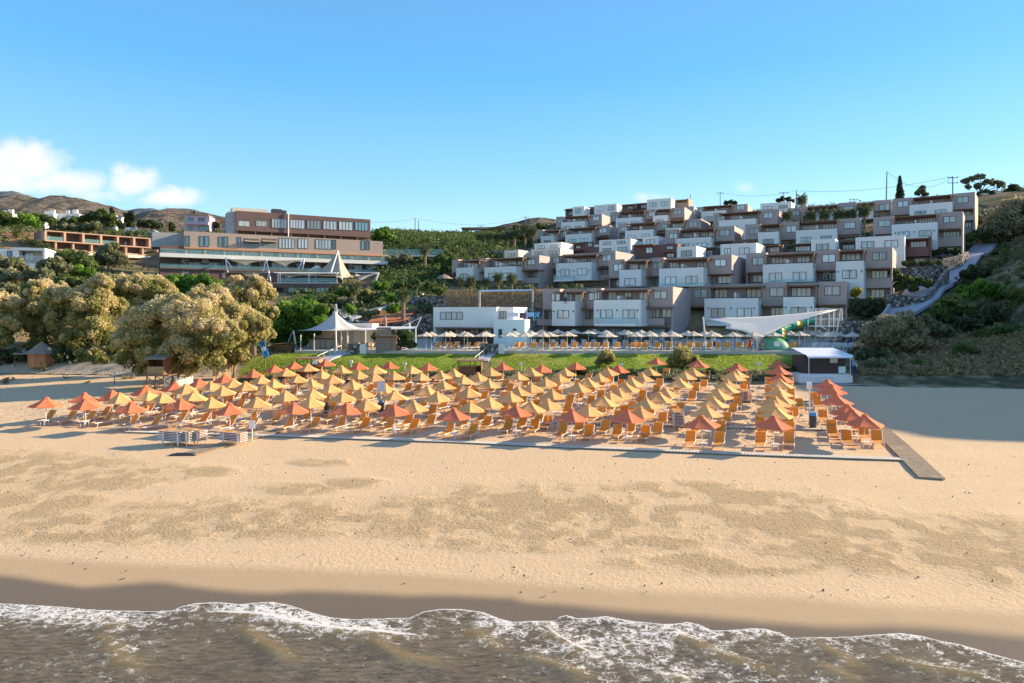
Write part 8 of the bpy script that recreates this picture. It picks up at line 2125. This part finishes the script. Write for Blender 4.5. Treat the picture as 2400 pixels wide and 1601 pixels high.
# uncountable ground plants
def scatter(name, n, xr, yr, cond, kind, size, cl=(.25, .9), leafs=16, hb=.2, aspect=1.7, tone=.4):
    x = vr.uniform(*xr, n); y = vr.uniform(*yr, n); z = ground(x, y)
    px = 1200 + F * x / np.maximum(y, 5); py = HY + (CZ - z) / np.maximum(y, 5) * F
    k = cond(x, y, z, px, py); x, y, z = x[k], y[k], z[k]
    r_ = vr.uniform(*cl, len(x))
    v, f, t = leaves(np.c_[x, y, z + r_ * .25], r_, leafs, size, tone + .18 * vr.normal(size=len(x)), 0, aspect)
    o = npmesh(name, v, f, FM[kind], None, {'tone': ('FACE', t)}); tag(o, kind='stuff'); return o
notgrass = lambda x, y, z, px, py: (~(grass_mask(x, y, z) > 0))
clear = lambda px, py, y: ~((px > 1020) & (px < 2000) & (y < 121)) & ~((px > 690) & (px < 1020) & (y < 110)) & ~((px > 2030) & (y < 145) & (px < 2330) & (np.abs(px - np.interp(y, [104, 110, 118, 126, 136, 143], [2083, 2150, 2190, 2240, 2285, 2312])) < 50))
scatter('scrub', 9000, (-150, 135), (90, 250), lambda x, y, z, px, py: notgrass(x, y, z, px, py) & clear(px, py, y) & (px > -100) & (px < 2500) & (fbm(x * .06, y * .06, 77) > .44) & ~((px > 90) & (px < 400) & (y > 150) & (y < 200)) & ~((px > 420) & (px < 900) & (y > 140) & (y < 180)), 'green', .34, (.3, 1.1), 22)
scatter('olive_scrub', 5000, (-150, 135), (88, 250), lambda x, y, z, px, py: notgrass(x, y, z, px, py) & clear(px, py, y) & (px > -100) & (px < 2500) & (fbm(x * .06 + 9, y * .06, 78) > .5) & ~((px > 420) & (px < 900) & (y > 140) & (y < 180)), 'olive', .32, (.3, .9), 20)
scatter('slope_thicket', 5200, (-45, 15), (122, 235), lambda x, y, z, px, py: notgrass(x, y, z, px, py) & (((px > 885) & (px < 1262) & (py > 545) & (py < 665) & (y > 148)) | ((px > 690) & (px < 1045) & (py > 655) & (py < 735) & (fbm(x * .2, y * .2, 70) > .5) & (y < 150) & (y > 113))), 'green', .36, (.5, 1.5), 30)
scatter('bank_thicket', 2600, (-115, -48), (100, 172), lambda x, y, z, px, py: (px < 400) & (px > -60) & (py > 585) & (py < 700) & ~((px > 215) & (py < 655)) & (fbm(x * .15, y * .15, 71) > .42), 'olive', .34, (.5, 1.4), 30)
scatter('dry_grass', 6000, (40, 80), (78, 96), lambda x, y, z, px, py: (px > 2010) & (px < 2450) & (py > 785) & (py < 880), 'dry', .16, (.12, .4), 14, aspect=3.5)
scatter('dune_grass', 260, (-62, -40), (70, 84), lambda x, y, z, px, py: (px < 330) & (py > 838) & (py < 900) & (fbm(x * .35, y * .35, 79) > .55), 'dry', .14, (.12, .35), 22, aspect=3.5)
scatter('bank_weeds', 5200, (-34, 40), (78.4, 82.2), lambda x, y, z, px, py: (px > 560) & (px < 1890), 'olive', .15, (.12, .34), 12, aspect=2.6, tone=.55)
# grass blades on the lawns
n = 60000; x = vr.uniform(-32, 40, n); y = vr.uniform(79, 92, n); z = ground(x, y); k = grass_mask(x, y, z) > 0; x, y, z = x[k], y[k], z[k]; n = len(x)
an = vr.random(n) * 6.28; h_ = .03 + .05 * vr.random(n)
a = np.c_[x - .07 * np.cos(an), y - .07 * np.sin(an), z - .02]; b = np.c_[x + .07 * np.cos(an), y + .07 * np.sin(an), z - .02]
tpv = vr.normal(size=(n, 2)) * .05
v = np.stack([a, b, b + np.c_[tpv, h_], a + np.c_[tpv, h_]], 1).reshape(-1, 3)
tag(npmesh('lawn_grass', v, np.arange(len(v)).reshape(-1, 4), FM['lawn'], None, {'tone': ('FACE', np.clip(.5 + .25 * vr.normal(size=n) + .6 * (fbm(x * .3, y * .3, 90) - .5), 0, 1))}), kind='stuff')

# bits of seaweed and twigs on the sand
n = 700; x = vr.uniform(-34, 36, n); y = vr.uniform(25.5, 46, n); px = 1200 + F * x / y
dd = y - np.interp(px, DX, DYv); k = (vr.random(n) < np.exp(-np.abs(dd) / 1.6) + .22 + .3 * (fbm(x * .4, y * .4, 85) > .6)) & (y > np.interp(px, WX, WYv) + .6); x, y = x[k], y[k]
v, f, t = leaves(np.c_[x, y, zbeach(x, y) + .025], np.full(len(x), .04), 3, .04, np.full(len(x), .4), 0, 2.6)
tag(npmesh('seaweed_bits', v, f, mat('dry_seaweed', (.06, .045, .025), .9), None), kind='stuff')
